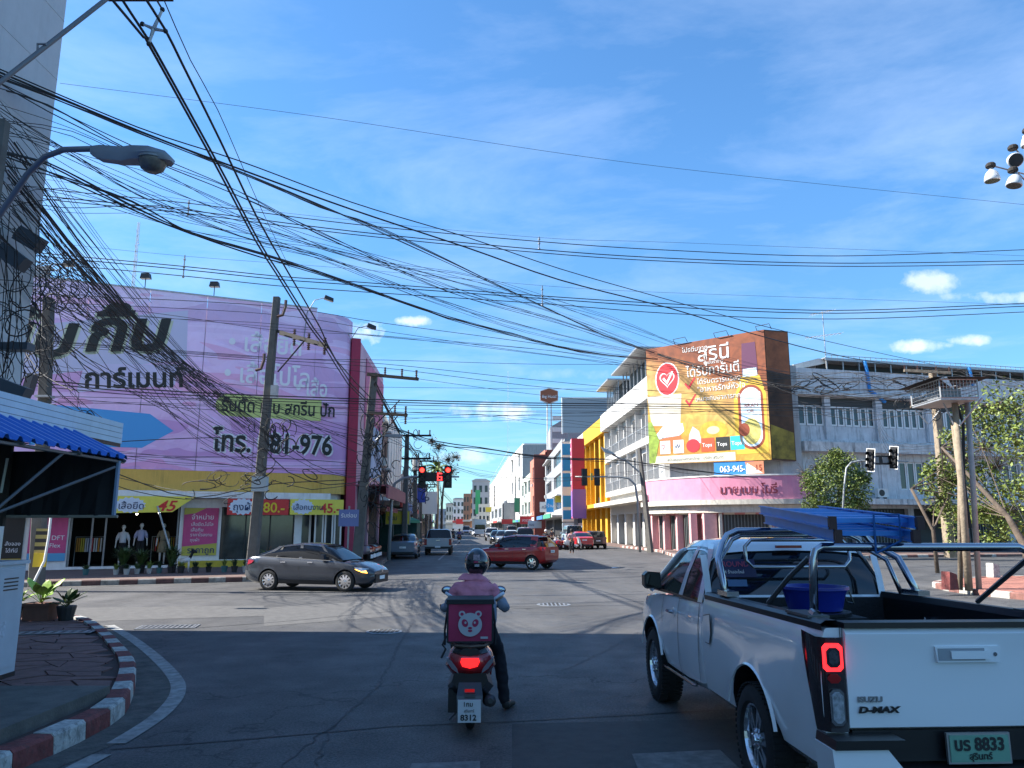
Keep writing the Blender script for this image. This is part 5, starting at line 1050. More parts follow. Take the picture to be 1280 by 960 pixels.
def make_wheel(par, loc, r, w, side, spokes=5, rimr=.62, mrim=None, split=True, near=False, drum=True):
 """wheel with axis x; side = -1 outer face towards -x. wheel > tyre is the mesh itself, rim and hub are children"""
 key = (r, w, side, spokes, rimr, (mrim or M_CHROME).name, near)
 if key not in _wheels:
  R_ = r*rimr; mb = tyre_mesh(r, w, R_)
  if near: tread(mb, r, w)
  ty = mb.mesh('wheel', M_RUBBER, True); sharp(ty, 35)
  rim = MB().use(mrim or M_CHROME); xo = side*w*.40; xi = side*w*.18
  k = 28; rings = []
  for (q, x) in ((R_+.004, xo+side*.006), (R_-.012, xo+side*.006), (R_-.022, xo-side*.03), (R_-.03, -side*w*.2)): rings.append([rim.vert((x, q*math.cos(2*math.pi*j/k), q*math.sin(2*math.pi*j/k))) for j in range(k)])
  for i in range(3):
   for j in range(k): rim.face((rings[i][j], rings[i+1][j], rings[i+1][(j+1) % k], rings[i][(j+1) % k]))
  for s in range(spokes):
   for t_ in ((-.17, .17) if split else (0,)):
    M = Matrix.Rotation(2*math.pi*s/spokes+.3, 4, 'X'); rim.xf(M); h0 = r*.09; wd = .012+r*.045 if split else .035
    a0, a1 = 0, math.tan(t_*1.0)*R_*.9
    x0 = xo-side*.005; x1 = xo-side*.035
    rim.poly([(x0, a0-wd, h0), (x0, a0+wd, h0), (x0-side*.01, a1+wd*.8, R_*.97), (x0-side*.01, a1-wd*.8, R_*.97)])
    rim.poly([(x1, a0-wd, h0), (x0, a0-wd, h0), (x0-side*.01, a1-wd*.8, R_*.97), (x1, a1-wd*.8, R_*.97)]); rim.poly([(x1, a0+wd, h0), (x0, a0+wd, h0), (x0-side*.01, a1+wd*.8, R_*.97), (x1, a1+wd*.8, R_*.97)]); rim.xf(None)
  rim.lathe([(r*.2, min(xo, xo-side*.05)), (r*.2, max(xo, xo-side*.05)-.0)], 16, axis='x');
  rim.use(M_BLACK).lathe([(R_-.03, -side*w*.2-.002), (R_-.03, -side*w*.2+.002)], 20, axis='x')
  rm = rim.mesh('rim'); bm = bmesh.new(); bm.from_mesh(rm); bmesh.ops.recalc_face_normals(bm, faces=bm.faces); bm.to_mesh(rm); bm.free()
  hb = MB().lathe([(r*.11, xo-.01), (r*.11, xo+.012), (r*.08, xo+side*.02)], 14, axis='x').mesh('hub_cap', mrim or M_CHROME)
  _wheels[key] = (ty, rm, hb)
 ty, rm, hb = _wheels[key]
 o = obj('wheel', ty, par); o.location = loc; obj('rim', rm, o); obj('hub_cap', hb, o)
 for k in range(5):
  if near:
   b = MB().cyl((side*w*.40, 0, r*.16), (side*w*.40+side*.012, 0, r*.16), .01, 6); q = b.build('wheel_nut', M_CHROME, o); q.rotation_euler = (k*1.2566, 0, 0)
 return o
_wheels = {}
def lerp(tab, x):
 if x <= tab[0][0]: return tab[0][1]
 for (a, b), (c, d) in zip(tab, tab[1:]):
  if x <= c: t = (x-a)/(c-a); return b+(d-b)*t
 return tab[-1][1]
def sm(tab, x, h=.06): return (lerp(tab, x-h)+2*lerp(tab, x)+lerp(tab, x+h))/4
def car(name, label, cat, loc, rz, spec, body, group=None, detail=2, lights_on=False, plate=None, rimm=None, indicator=False):
 """spec tables run along y from the tail (0) to the nose (L)"""
 t = thing(name, label, cat, loc, rz, group); S = spec; L_ = S['L']; hw = S['w']/2; r = S['r']; ys = sorted(set([L_*i/34 for i in range(35)]+[S['ax'][0]-r, S['ax'][0]+r, S['ax'][1]-r, S['ax'][1]+r]))
 mb = MB(); rows = []
 for y in ys:
  zb = sm(S['bot'], y); zs = sm(S['belt'], y); w = hw*sm(S['plan'], y); e = hw*.05; zc = zs+sm(S['crown'], y)
  half = [(0, zb), (w*.86, zb), (w*.955, zb+.05), (w*.99, zb+.16), (w*1.0, zb+(zs-zb)*.45), (w*.985, zb+(zs-zb)*.68), (w*.995, zb+(zs-zb)*.76), (w*.965, zs-.055), (w*.90, zs), (w*.55, zs+(zc-zs)*.75), (0, zc)]
  rows.append([(x, y, z) for x, z in half]+[(-x, y, z) for x, z in half[-2:0:-1]])
 ids = mb.grid(rows, closed=True); mb.face(ids[0]); mb.face(ids[-1][::-1])
 b = mb.build('body', body, t, fix=True)
 cs_ = []
 for a in S['ax']:
  for s in (-1, 1):
   c = MB().lathe([(r*1.14, s*hw*.62 if s > 0 else -hw*1.2), (r*1.14, hw*1.2 if s > 0 else -hw*.62)], 28, (0, a, r*1.02), 'x'); c = c.build('cutter', M_BLACK, None, fix=True); c.parent = None; c.matrix_world = Matrix.Translation(loc) @ Matrix.Rotation(rz, 4, 'Z'); cs_.append(c)
 bpy.context.view_layer.update(); boolean(b, cs_); sharp(b.data, 38)
 for a in S['ax']:
  for s in (-1, 1): make_wheel(t, (s*(hw-.11), a, r), r, .2, s, S.get('spokes', 8), .66, rimm or M_CHROME, split=S.get('split', False))
 g0, g1 = S['gh'][0][0], S['gh'][-1][0]; gy_ = sorted(set([g0+(g1-g0)*i/26 for i in range(27)]+[q for q, _ in S['gh']]))
 def half_at(y, off=0.0):
  zs = sm(S['belt'], y)-.01; zr = lerp(S['gh'], y); wb = hw*sm(S['plan'], y)*.905; k = max(0, (zr-zs))/S['ghh']; wt = wb-(wb-hw*S['wt'])*k
  return [(wb+off, zs), (wb-(wb-wt)*.35+off, zs+(zr-zs)*.45), (wt+off, zs+(zr-zs)*.86), (wt-.08, zs+(zr-zs)*.955+off), (wt*.5, zr-.005+off), (0, zr+off)]
 mb = MB(); rows = []
 for y in gy_: h = half_at(y); rows.append([(x, y, z) for x, z in h]+[(-x, y, z) for x, z in h[-2::-1]])
 mb.grid(rows); mb.build('window_glass', M_GLASS, t, fix=True, angle=50)
 rf0, rf1 = S['roof']; mb = MB(); rows = []
 for y in [rf0+(rf1-rf0)*i/12 for i in range(13)]:
  h = half_at(y, .008)[2:]; rows.append([(x+(.006 if i == 0 else 0), y, z) for i, (x, z) in enumerate(h)]+[(-x-(.006 if i == 0 else 0), y, z) for i, (x, z) in list(enumerate(h))[-2::-1]])
 mb.grid(rows); mb.build('roof', S.get('roofm', body), t, fix=True, angle=50)
 def strip(y0, y1, wd, nm='pillar', tt=(0, 1), m=None):
  for s in (-1, 1):
   mb = MB(); rows = []
   for i in range(7):
    f = i/6; y = y0+(y1-y0)*f; h = half_at(y, .006); zs, zt = h[0][1], h[2][1]
    z = zs+(h[3][1]-zs)*(tt[0]+(tt[1]-tt[0])*f); k = (z-zs)/max(1e-6, (h[3][1]-zs)); x = h[0][0]+(h[2][0]-h[0][0])*min(1, k*1.08)
    rows.append([(s*(x+.003), y-wd/2, z), (s*(x+.003), y+wd/2, z)])
   mb.grid(rows); mb.build(nm, m or body, t, fix=True)
 for (y0, y1, wd, mm) in S['pil']: strip(y0, y1, wd, 'pillar', (0, 1), M_BLACK if mm else None)
 if detail >= 1:
  for s in (-1, 1):
   mb = MB(); rows = []
   for y in [g0+.35+(g1-g0-.75)*i/12 for i in range(13)]: h = half_at(y, .01)[0]; rows.append([(s*h[0], y, h[1]+.0), (s*(h[0]+.004), y, h[1]+.022)])
   mb.grid(rows); mb.build('belt_trim', M_CHROME, t, fix=True)
  for s in (-1, 1):
   ym = S['mir']; x = hw*.9; zs = sm(S['belt'], ym); MB().slab([(s*(x-.02), zs+.03), (s*(x+.2), zs+.04), (s*(x+.22), zs+.17), (s*(x+.05), zs+.19)][::s], ym-.04, ym+.1).build('mirror', S.get('mirm', body), t, fix=True)
   for yh in S['handles']: MB().box(min(s*hw*.985, s*(hw*.985+.025)), max(s*hw*.985, s*(hw*.985+.025)), yh-.09, yh+.09, S['hz'], S['hz']+.03).build('handle', M_CHROME, t)
   for yd in S['seams']:
    mb = MB(); rows = []
    for i in range(7):
     f = .12+i*.88/6; zb = sm(S['bot'], yd); zs = sm(S['belt'], yd); w = hw*sm(S['plan'], yd); tab = [(0, .93), (.16, .985), (.45, 1.0), (.68, .985), (.76, .995), (.95, .96), (1, .9)]; xx = w*lerp(tab, f)+.0025; z = zb+(zs-zb)*f; rows.append([(s*xx, yd-.006, z), (s*xx, yd+.006, z)])
    mb.grid(rows); mb.build('door_seam', M_BLACK, t)
   mb = MB(); rows = []
   for y in [S['sill'][0]+(S['sill'][1]-S['sill'][0])*i/10 for i in range(11)]: zb = sm(S['bot'], y); w = hw*sm(S['plan'], y); rows.append([(s*w*.965, y, zb+.02), (s*(w*.992+.002), y, zb+.13)])
   mb.grid(rows); mb.build('sill', M_BLACK, t, fix=True)
 for nm, m, pts in S['lamps'](hw):
  for s in (-1, 1):
   mb = MB(); q = [(s*x, y, z) for x, y, z in pts]; n_ = len(q)//2; mb.grid([q[:n_], q[n_:]]); mb.build(nm, m, t, fix=True)
 for nm, m, bx in S.get('boxes', []): MB().box(*bx).build(nm, m, t)
 if plate:
  o = MB().box(-.19, .19, -.012, 0, 0, .11).build('number_plate', M_WHITE, t); o.location = plate[:3]; o.rotation_euler = (0, 0, plate[3])
  text(plate[4], o, -.15, -.016, .025, .075, M_DKTEXT, sx=.9, ext=.001)
 return t
M_TAIL = mat('tail_lamp_red', (.30, .01, .01), .15, spec=.6); M_TAILON = mat('tail_lamp_lit', (.6, .02, .02), .3, emit=(1, .02, .02, 1.4)); M_HEAD = mat('head_lamp', (.55, .57, .6), .08, .4); M_AMB = mat('indicator_lit', (.8, .3, .02), .3, emit=(1, .42, .05, 3.0))
M_CARGREY = paint('car_paint_graphite', (.045, .053, .068), .35, .25); M_CARRED = mat('car_paint_red', (.33, .007, .008), .3, 0, coat=.6); M_CARBLK = paint('car_paint_black', (.012, .013, .016), .2); M_CARWHT = paint('car_paint_white', (.62, .64, .66)); M_CARSIL = paint('car_paint_silver', (.30, .32, .34), .5); M_CARBLU = paint('car_paint_steel_blue', (.16, .20, .27), .5); M_CARDR = paint('car_paint_dark_red', (.16, .008, .01), .1)
def lamps_std(tail_y, tz, nose_y, nz, tm=None, amber=False):
 def f(hw):
  T = [(hw*.52, tail_y-.035, tz+.03), (hw*.72, tail_y-.01, tz+.05), (hw*.90, tail_y+.09, tz+.07), (hw*.975, tail_y+.32, tz+.06), (hw*.52, tail_y-.04, tz-.06), (hw*.74, tail_y-.02, tz-.09), (hw*.95, tail_y+.08, tz-.09), (hw*.995, tail_y+.26, tz-.03)]
  Hh = [(hw*.5, nose_y+.03, nz+.01), (hw*.74, nose_y-.04, nz+.04), (hw*.92, nose_y-.2, nz+.07), (hw*.985, nose_y-.44, nz+.09), (hw*.5, nose_y+.035, nz-.07), (hw*.76, nose_y-.03, nz-.08), (hw*.96, nose_y-.18, nz-.05), (hw*1.0, nose_y-.36, nz+.02)]
  out = [('tail_lamp', tm or M_TAIL, T), ('headlamp', M_HEAD, Hh)]
  if amber: out.append(('indicator', M_AMB, [(x+.006, y+.012, z-.02) if i > 3 else (x+.006, y+.012, z-.055) for i, (x, y, z) in enumerate(Hh)]))
  return out
 return f
SEDAN = dict(L=4.42, w=1.74, r=.315, ax=(.92, 3.54), bot=[(0, .42), (.12, .3), (.5, .22), (3.9, .2), (4.3, .24), (4.42, .38)], belt=[(0, .95), (.15, 1.03), (.5, 1.06), (1.2, 1.02), (2.2, .98), (3.2, .93), (3.9, .84), (4.25, .72), (4.42, .60)],
 plan=[(0, .80), (.15, .90), (.5, .97), (1.2, 1.0), (3.2, 1.0), (3.9, .955), (4.2, .88), (4.42, .66)], crown=[(0, .01), (.5, .015), (3.2, .035), (3.9, .05), (4.42, .02)],
 gh=[(.28, 1.04), (.8, 1.25), (1.25, 1.40), (1.75, 1.465), (2.1, 1.475), (2.6, 1.43), (2.95, 1.29), (3.42, .96)], ghh=.52, wt=.66, roof=(1.12, 2.62), mir=2.78, handles=(1.42, 2.36), hz=.87, seams=(1.16, 1.98, 2.92), sill=(1.3, 3.15),
 pil=[(.36, 1.22, .14, 0), (1.98, 1.92, .10, 0), (3.2, 2.62, .08, 0), (1.12, 1.3, .06, 1)], lamps=lamps_std(.06, .88, 4.3, .66, amber=True), spokes=10, boxes=[('grille', M_BLACK, (-.5, .5, 4.38, 4.44, .26, .52)), ('front_badge', M_CHROME, (-.06, .06, 4.40, 4.45, .58, .66)), ('bumper_insert', M_BLACK, (-.6, .6, -.01, .1, .30, .42))])
HATCH = dict(L=3.85, w=1.69, r=.31, ax=(.62, 3.05), bot=[(0, .44), (.1, .32), (.4, .24), (3.3, .22), (3.7, .26), (3.85, .38)], belt=[(0, .98), (.2, 1.02), (.8, 1.0), (1.8, .96), (2.7, .93), (3.3, .86), (3.65, .74), (3.85, .60)],
 plan=[(0, .84), (.15, .93), (.5, 1.0), (1.2, .985), (2.7, .985), (3.3, .96), (3.6, .88), (3.85, .66)], crown=[(0, .01), (2.7, .04), (3.3, .06), (3.85, .02)],
 gh=[(.03, .99), (.14, 1.15), (.38, 1.42), (.62, 1.49), (1.2, 1.52), (1.8, 1.51), (2.1, 1.46), (2.35, 1.33), (2.85, .95)], ghh=.53, wt=.72, roof=(.30, 2.12), mir=2.3, handles=(.98, 1.85), hz=.88, seams=(.92, 1.58, 2.5), sill=(.95, 2.7),
 pil=[(.55, .55, .34, 0), (1.55, 1.5, .09, 1), (2.65, 2.15, .08, 1)], lamps=lamps_std(.04, .92, 3.72, .70), spokes=7, boxes=[('grille', M_BLACK, (-.5, .5, 3.8, 3.87, .3, .5)), ('plate_recess', M_CARRED, (-.3, .3, -.015, .02, .72, .9)), ('spoiler', M_CARRED, (-.5, .5, .18, .42, 1.47, 1.50))])
SUV = dict(L=4.6, w=1.84, r=.37, ax=(.85, 3.65), bot=[(0, .5), (.1, .4), (4.3, .36), (4.6, .5)], belt=[(0, 1.10), (.2, 1.14), (3.0, 1.08), (3.8, 1.05), (4.4, .98), (4.6, .82)], plan=[(0, .9), (.2, .97), (.6, 1.0), (3.9, 1.0), (4.3, .94), (4.6, .82)], crown=[(0, .0), (3, .03), (4.6, .02)],
 gh=[(.04, 1.11), (.2, 1.5), (.4, 1.74), (1.2, 1.80), (2.4, 1.78), (2.7, 1.68), (3.25, 1.08)], ghh=.68, wt=.74, roof=(.35, 2.6), mir=2.85, handles=(1.4, 2.3), hz=.98, seams=(1.1, 1.95, 2.95), sill=(1.2, 3.2), pil=[(.5, .55, .2, 0), (1.95, 1.95, .1, 1), (3.0, 2.6, .09, 0)], lamps=lamps_std(.05, 1.0, 4.42, .86), spokes=6,
 boxes=[('grille', M_BLACK, (-.5, .5, 4.55, 4.62, .55, .85))])
VAN = dict(L=4.9, w=1.85, r=.34, ax=(.95, 3.95), bot=[(0, .45), (.1, .32), (4.6, .3), (4.9, .42)], belt=[(0, 1.15), (3.4, 1.15), (4.1, 1.10), (4.6, .95), (4.9, .72)], plan=[(0, .95), (.3, 1.0), (4.1, 1.0), (4.6, .94), (4.9, .8)], crown=[(0, 0), (4, .03), (4.9, .02)],
 gh=[(.02, 1.16), (.12, 1.7), (.3, 1.98), (2, 2.02), (3.2, 2.0), (3.5, 1.9), (4.35, 1.1)], ghh=.86, wt=.80, roof=(.25, 3.35), mir=3.9, handles=(2.2, 3.2), hz=1.0, seams=(1.6, 2.6, 3.6), sill=(1.3, 3.5), pil=[(.4, .45, .5, 0), (1.4, 1.4, .12, 0), (2.6, 2.6, .12, 0), (3.9, 3.4, .1, 0)], lamps=lamps_std(.03, 1.1, 4.72, .80), spokes=6,
 boxes=[('grille', M_BLACK, (-.5, .5, 4.86, 4.93, .45, .72))])
def pickup_small(label, loc, rz, body, group=None, tag_=None):
 t = thing('pickup_truck', label, 'pickup truck', loc, rz, group); r = .37; hw = .9
 mb = MB(); prof = lambda y: .5
 def loft(rows): m_ = MB(); ids = m_.grid(rows, closed=True); m_.face(ids[0]); m_.face(ids[-1][::-1]); return m_
 def ring(y, w, z0, z1): return [(0, y, z0), (w*.9, y, z0), (w, y, z0+.12), (w*1.0, y, (z0+z1)/2), (w*.985, y, z1-.05), (w*.95, y, z1), (-w*.95, y, z1), (-w*.985, y, z1-.05), (-w, y, (z0+z1)/2), (-w, y, z0+.12), (-w*.9, y, z0)]
 b = loft([ring(.12, hw, .52, 1.12), ring(1.55, hw, .5, 1.10)]).build('bed', body, t, fix=True)
 c = loft([ring(1.6, hw, .45, 1.1), ring(3.5, hw, .42, 1.08), ring(4.2, hw*.98, .42, 1.03), ring(4.75, hw*.92, .45, .95), ring(4.95, hw*.8, .5, .8)]).build('body', body, t, fix=True)
 for o, ax in ((b, .95), (c, 4.05)):
  cu = []
  for s in (-1, 1): q = MB().lathe([(.44, min(s*.6, s*1.2)), (.44, max(s*.6, s*1.2))], 22, (0, ax, .38), 'x').build('cutter', M_BLACK, None, fix=True); q.matrix_world = Matrix.Translation(loc) @ Matrix.Rotation(rz, 4, 'Z'); cu.append(q)
  if o is b: q = MB().box(-.75, .75, .2, 1.48, .7, 1.3).build('cutter', M_BLACK, None); q.matrix_world = Matrix.Translation(loc) @ Matrix.Rotation(rz, 4, 'Z'); cu.append(q)
  bpy.context.view_layer.update(); boolean(o, cu)
 for ax in (.95, 4.05):
  for s in (-1, 1): make_wheel(t, (s*.79, ax, r), r, .22, s, 6, .6, M_CHROME)
 g = MB(); rows = [[(x*k_, y, z) for x, z in ((.84, 1.08), (.72, 1.60), (.62, 1.66), (-.62, 1.66), (-.72, 1.60), (-.84, 1.08))] for y, k_ in ((1.63, 1), (3.5, 1))]
 rows = [[(.84, 1.64, 1.09), (.82, 1.66, 1.2), (-.82, 1.66, 1.2), (-.84, 1.64, 1.09)]]
 mb = MB(); sec = lambda y, z: [(.85, y, 1.08), (.85-(z-1.08)*.2, y, z*.96), (.60, y, z), (-.60, y, z), (-.85+(z-1.08)*.2, y, z*.96), (-.85, y, 1.08)]
 mb.grid([sec(1.62, 1.10), sec(1.78, 1.64), sec(1.95, 1.70), sec(2.8, 1.70), sec(3.05, 1.62), sec(3.65, 1.09)]); mb.build('window_glass', M_GLASS, t, fix=True, angle=40)
 sec2 = lambda y, z: [(.85-(z-1.08)*.2+.012, y, z*.96-.02), (.60, y, z+.012), (-.60, y, z+.012), (-.85+(z-1.08)*.2-.012, y, z*.96-.02)]
 mb = MB(); mb.grid([sec2(1.76, 1.66), sec2(1.95, 1.70), sec2(2.8, 1.70), sec2(3.0, 1.64)]); mb.build('roof', body, t, fix=True)
 for s in (-1, 1):
  for y0, y1 in ((1.66, 1.80), (2.4, 2.4), (3.5, 2.98)): MB().tube([(s*.855, y0, 1.08), (s*.745, y1, 1.62)], .03, 5).build('pillar', body, t)
  MB().box(min(s*.86, s*1.05), max(s*.86, s*1.05), 3.15, 3.3, 1.12, 1.34).build('mirror', M_BLACK, t)
  MB().box(min(s*.74, s*.915), max(s*.74, s*.915), .08, .24, .66, 1.06).build('tail_lamp', M_TAIL, t); MB().box(min(s*.5, s*.86), max(s*.5, s*.86), 4.82, 4.97, .74, .9).build('headlamp', M_HEAD, t)
 MB().box(-.73, .73, .1, .13, .6, 1.1).build('tailgate', body, t); MB().box(-.86, .86, -.06, .1, .42, .56).build('bumper', M_BLACK, t); MB().box(-.55, .55, 4.9, 4.99, .55, .85).build('grille', M_BLACK, t); MB().box(-.18, .18, -.075, -.06, .5, .61).build('number_plate', M_WHITE, t); MB().box(-.12, .12, .08, .1, .95, 1.0).build('tailgate_handle', M_CHROME, t)
 return t
def rot_loc(front, rz, off):  # tail position so that the point OFF metres ahead of the tail sits at FRONT
 return Vector((front[0]+math.sin(rz)*off, front[1]-math.cos(rz)*off, 0))
rz = R(-90-13); a = G(335, 738); loc = Vector((a.x, a.y, 0));
right = Vector((math.cos(rz), math.sin(rz), 0)); fwd = Vector((-math.sin(rz), math.cos(rz), 0))
loc = a-fwd*.88-right*.78; loc.z = 0
car('sedan', 'graphite grey sedan crossing the junction with its amber indicator on', 'car', loc, rz, SEDAN, M_CARGREY, plate=None)
sd_t = [o for o in bpy.data.objects if o.name == 'sedan'][0]
o = MB().box(-.19, .19, 0, .012, 0, .11).build('number_plate', M_WHITE, sd_t); o.location = (0, 4.44, .36); sd_t.scale = (.95,)*3
rz = R(62); right = Vector((math.cos(rz), math.sin(rz), 0)); fwd = Vector((-math.sin(rz), math.cos(rz), 0)); a = G(665, 712.5); loc = a-fwd*.62+right*.78; loc.z = 0
car('hatchback', 'dark red hatchback turning left across the junction', 'car', loc, rz, HATCH, M_CARRED, plate=(0, -.03, .74, 0, 'กก 1284'))
SED2 = dict(SEDAN); SED2['lamps'] = lamps_std(.06, .88, 4.3, .66)
def lane(px, py): p = G(px, py); return Vector((p.x, p.y, 0))
car('sedan', 'dark blue grey sedan waiting at the left kerb by the green umbrella', 'car', lane(503, 699), STREET+R(1), SED2, M_CARBLU, plate=(0, -.03, .62, 0, 'ขง 52'))
pickup_small('old white pickup truck next to the dark sedan in the left lane', lane(547, 694), STREET, paint('pickup_dull_white', (.40, .42, .44)))
car('hatchback', 'bright red car parked with its tail to the crossing beside the black car', 'car', lane(731, 687), R(4), dict(SED2, L=4.42), paint('car_paint_bright_red', (.50, .02, .03)), 'cars parked along the right side of the far street', plate=(0, -.03, .72, 0, 'กจ 99'))
car('sedan', 'black car parked at the yellow shophouse right of the bright red car', 'car', lane(748, 686), R(8), dict(HATCH, boxes=[('grille', M_BLACK, (-.5, .5, 3.8, 3.87, .3, .5))]), M_CARBLK, 'cars parked along the right side of the far street', plate=(0, -.03, .62, 0, 'ขค 7'))
car('van', 'pale blue van with red rear window banner behind the bright red car', 'van', lane(719, 682), R(3), VAN, paint('van_pale_blue', (.48, .58, .66)), 'cars parked along the right side of the far street')
car('suv', 'dark red sport utility car just above the roof of the red hatchback', 'car', lane(657, 683), R(3), SUV, M_CARDR, 'cars queuing in the far street')
for i, (px, py, sp_e, m, nm, lb, rr) in enumerate(((638, 681, 'H', M_CARWHT, 'hatchback', 'white hatchback left of the dark red sport utility car', 183), (628, 680, 'S', M_CARSIL, 'sedan', 'silver car between the black car and the white hatchback', 183), (621, 679, 'S', M_CARBLK, 'sedan', 'black sedan facing the crossing left of the silver car', 183), (640, 671, 'V', M_CARWHT, 'van', 'tall white van behind the white hatchback', 3), (595, 670, 'S', M_CARWHT, 'sedan', 'white car far away in the middle of the street', 183), (583, 668, 'V', M_CARWHT, 'van', 'distant white van near the end of the street', 183), (588, 666.5, 'S', M_CARSIL, 'sedan', 'tiny silver car at the far end of the street', 183))):
 car(nm, lb, 'car' if sp_e != 'V' else 'van', lane(px, py)+(fwd*0), R(rr), {'H': HATCH if m is M_CARRED else dict(HATCH, boxes=[]), 'S': SED2, 'V': VAN}[sp_e], m, 'cars queuing in the far street', detail=0)
pickup_small('dark fronted white pickup facing the crossing at the right lane', lane(613, 676)+Vector((0, 4, 0)), R(183), M_CARWHT, 'cars queuing in the far street')
bt_ = thing('box_truck', 'white box truck coming down the middle of the far street', 'truck', lane(600, 671), R(2)); MB().box(-1.1, 1.1, 2.0, 7, .9, 3.2).build('box', M_CARWHT, bt_); MB().box(-1.0, 1.0, 0, 1.9, .5, 1.35).build('cab', M_CARWHT, bt_); MB().slab([(-.98, 1.36), (.98, 1.36), (.9, 2.2), (-.9, 2.2)], .15, 1.8).build('cab_glass', M_GLASS, bt_)
for s in (-.85, .85):
 for y in (.9, 5.5): make_wheel(bt_, (s, y, .42), .42, .25, -1 if s < 0 else 1, 5, .55, M_STEEL)
car('suv', 'white car cut by the right edge of the frame on the cross street', 'car', G(1292, 706)+Vector((.6, 0, 0)), R(-75), SUV, M_CARWHT)
# ================================================================ THE WHITE PICKUP (near)
pk = thing('pickup_truck', 'white pickup truck with chrome ladder rack, blue ladder and blue tub in its bed', 'pickup truck', (2.66, 5.98, 0), R(2.9))
M_PKW = paint('pickup_white_paint', (.84, .86, .87), 0, .14); M_PKB = mat('pickup_black_trim', (.012, .012, .014), .35); M_CAR2 = mat('bed_liner', (.015, .016, .018), .7, bump=.3, bscale=50)
M_CHR2 = mat('chrome_tube', (.42, .43, .46), .16, 1.0)
def loft(rows, closed=True):
 m_ = MB(); ids = m_.grid(rows, closed=closed); m_.face(ids[0]); m_.face(ids[-1][::-1]); return m_
def pring(y, w, z0, z1, bulge=0.0, top=.94, flare=0.0):
 zs = [z0, z0+.06, z0+.18, z0+(z1-z0)*.45, z0+(z1-z0)*.66, z0+(z1-z0)*.80, z1-.05, z1-.012, z1]
 xs_ = [w*.90, w*.965, w*.985+flare, w*1.0+bulge+flare, w*1.002+bulge, w*.992, w*.972, w*.958, w*top]
 half = list(zip(xs_, zs)); return [(0, y, z0)]+[(x, y, z) for x, z in half]+[(-x, y, z) for x, z in half[::-1]]
RA, FA, WR = 0.0, 3.125, .385
def fl(y, c): d = abs(y-c); return .035*max(0, 1-(d/.62)**2)
bed = loft([pring(y, .90 if y > -1.0 else .885, .44, 1.30-.012*(y+1.1), flare=fl(y, RA)) for y in (-1.14, -1.08, -.9, -.7, -.5, -.3, -.1, .1, .3, .5, .7, .9, 1.1, 1.23)]).build('bed', M_PKW, pk, fix=True)
MW = Matrix.Translation((2.66, 5.98, 0)) @ Matrix.Rotation(R(2.9), 4, 'Z')
def cutter(mb): o = mb.build('cutter', M_PKB, None, fix=True); o.matrix_world = MW; return o
def archcut(a, rr=.475):
 return [cutter(MB().lathe([(rr, min(s*.58, s*1.3)), (rr, max(s*.58, s*1.3))], 40, (0, a, WR+.03), 'x')) for s in (-1, 1)]
cl = MB().box(-.77, .77, -1.09, 1.17, .82, 1.6); c2 = MB().box(-.72, .72, -1.3, -1.05, .80, 1.6)
o1 = cl.build('cutter', M_CAR2, None, fix=True); o1.matrix_world = MW
bpy.context.view_layer.update(); boolean(bed, archcut(RA)+[o1]);
o2 = MB().box(-.745, .745, -1.4, -1.04, .30, 1.6).build('cutter', M_CAR2, None, fix=True); o2.matrix_world = MW; bpy.context.view_layer.update(); boolean(bed, [o2]); sharp(bed.data, 28)
for s in (-1, 1):   # black top rails
 mb = MB(); rows = [[(s*(.865), y, 1.285-.012*(y+1.1)), (s*.872, y, 1.325-.012*(y+1.1)), (s*.84, y, 1.345-.012*(y+1.1)), (s*.77, y, 1.345-.012*(y+1.1)), (s*.755, y, 1.30-.012*(y+1.1)), (s*.755, y, 1.0)] for y in (-1.15, 0, 1.22)]
 mb.grid(rows); mb.build('bed_rail', M_PKB, pk, fix=True)
 for y in (-.6, .45): MB().tube([(s*.75, y, 1.16), (s*.71, y, 1.17), (s*.70, y, 1.12), (s*.75, y, 1.10)], .012, 6).build('tie_down', M_CHR2, pk)
for k in range(9): MB().box(-.70+k*.165, -.62+k*.165, -1.0, 1.12, .822, .834).build('liner_rib', M_CAR2, pk)
MB().box(-.74, .74, -1.04, 1.16, .80, .821).build('bed_floor', M_CAR2, pk)
tg = MB(); rows = []
for x in [-.74, -.72, -.5, -.2, 0, .2, .5, .72, .74]:
 rows.append([(x, -1.12, .72), (x, -1.155, .74), (x, -1.165, .90), (x, -1.16, 1.12), (x, -1.175, 1.20), (x, -1.185, 1.27), (x, -1.16, 1.30), (x, -1.08, 1.30), (x, -1.07, .72)])
ids = tg.grid(rows, closed=True); tg.face(ids[0]); tg.face(ids[-1][::-1]); tgo = tg.build('tailgate', M_PKW, pk, fix=True, angle=35)
mb = MB(); mb.box(-.745, .745, -1.19, -1.06, 1.302, 1.335); mb.build('tailgate_cap', M_PKB, tgo)
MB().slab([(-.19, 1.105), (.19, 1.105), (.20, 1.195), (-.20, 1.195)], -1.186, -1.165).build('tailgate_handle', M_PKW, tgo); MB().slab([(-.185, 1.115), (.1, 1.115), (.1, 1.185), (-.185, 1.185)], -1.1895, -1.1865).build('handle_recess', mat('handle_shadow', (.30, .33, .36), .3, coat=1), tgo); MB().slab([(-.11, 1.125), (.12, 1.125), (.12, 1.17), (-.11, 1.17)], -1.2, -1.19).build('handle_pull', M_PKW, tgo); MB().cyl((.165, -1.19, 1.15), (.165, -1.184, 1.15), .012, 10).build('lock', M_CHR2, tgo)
text('ISUZU', tgo, -.69, -1.172, .885, .042, M_STEEL, bold=.0015, sx=1.3, ext=.004); text('D-MAX', tgo, -.69, -1.172, .825, .048, M_PKB, bold=.002, sx=1.55, ext=.004, shear=.2)
M_LAMPH = mat('lamp_smoked', (.02, .012, .014), .08, spec=.8, coat=1)
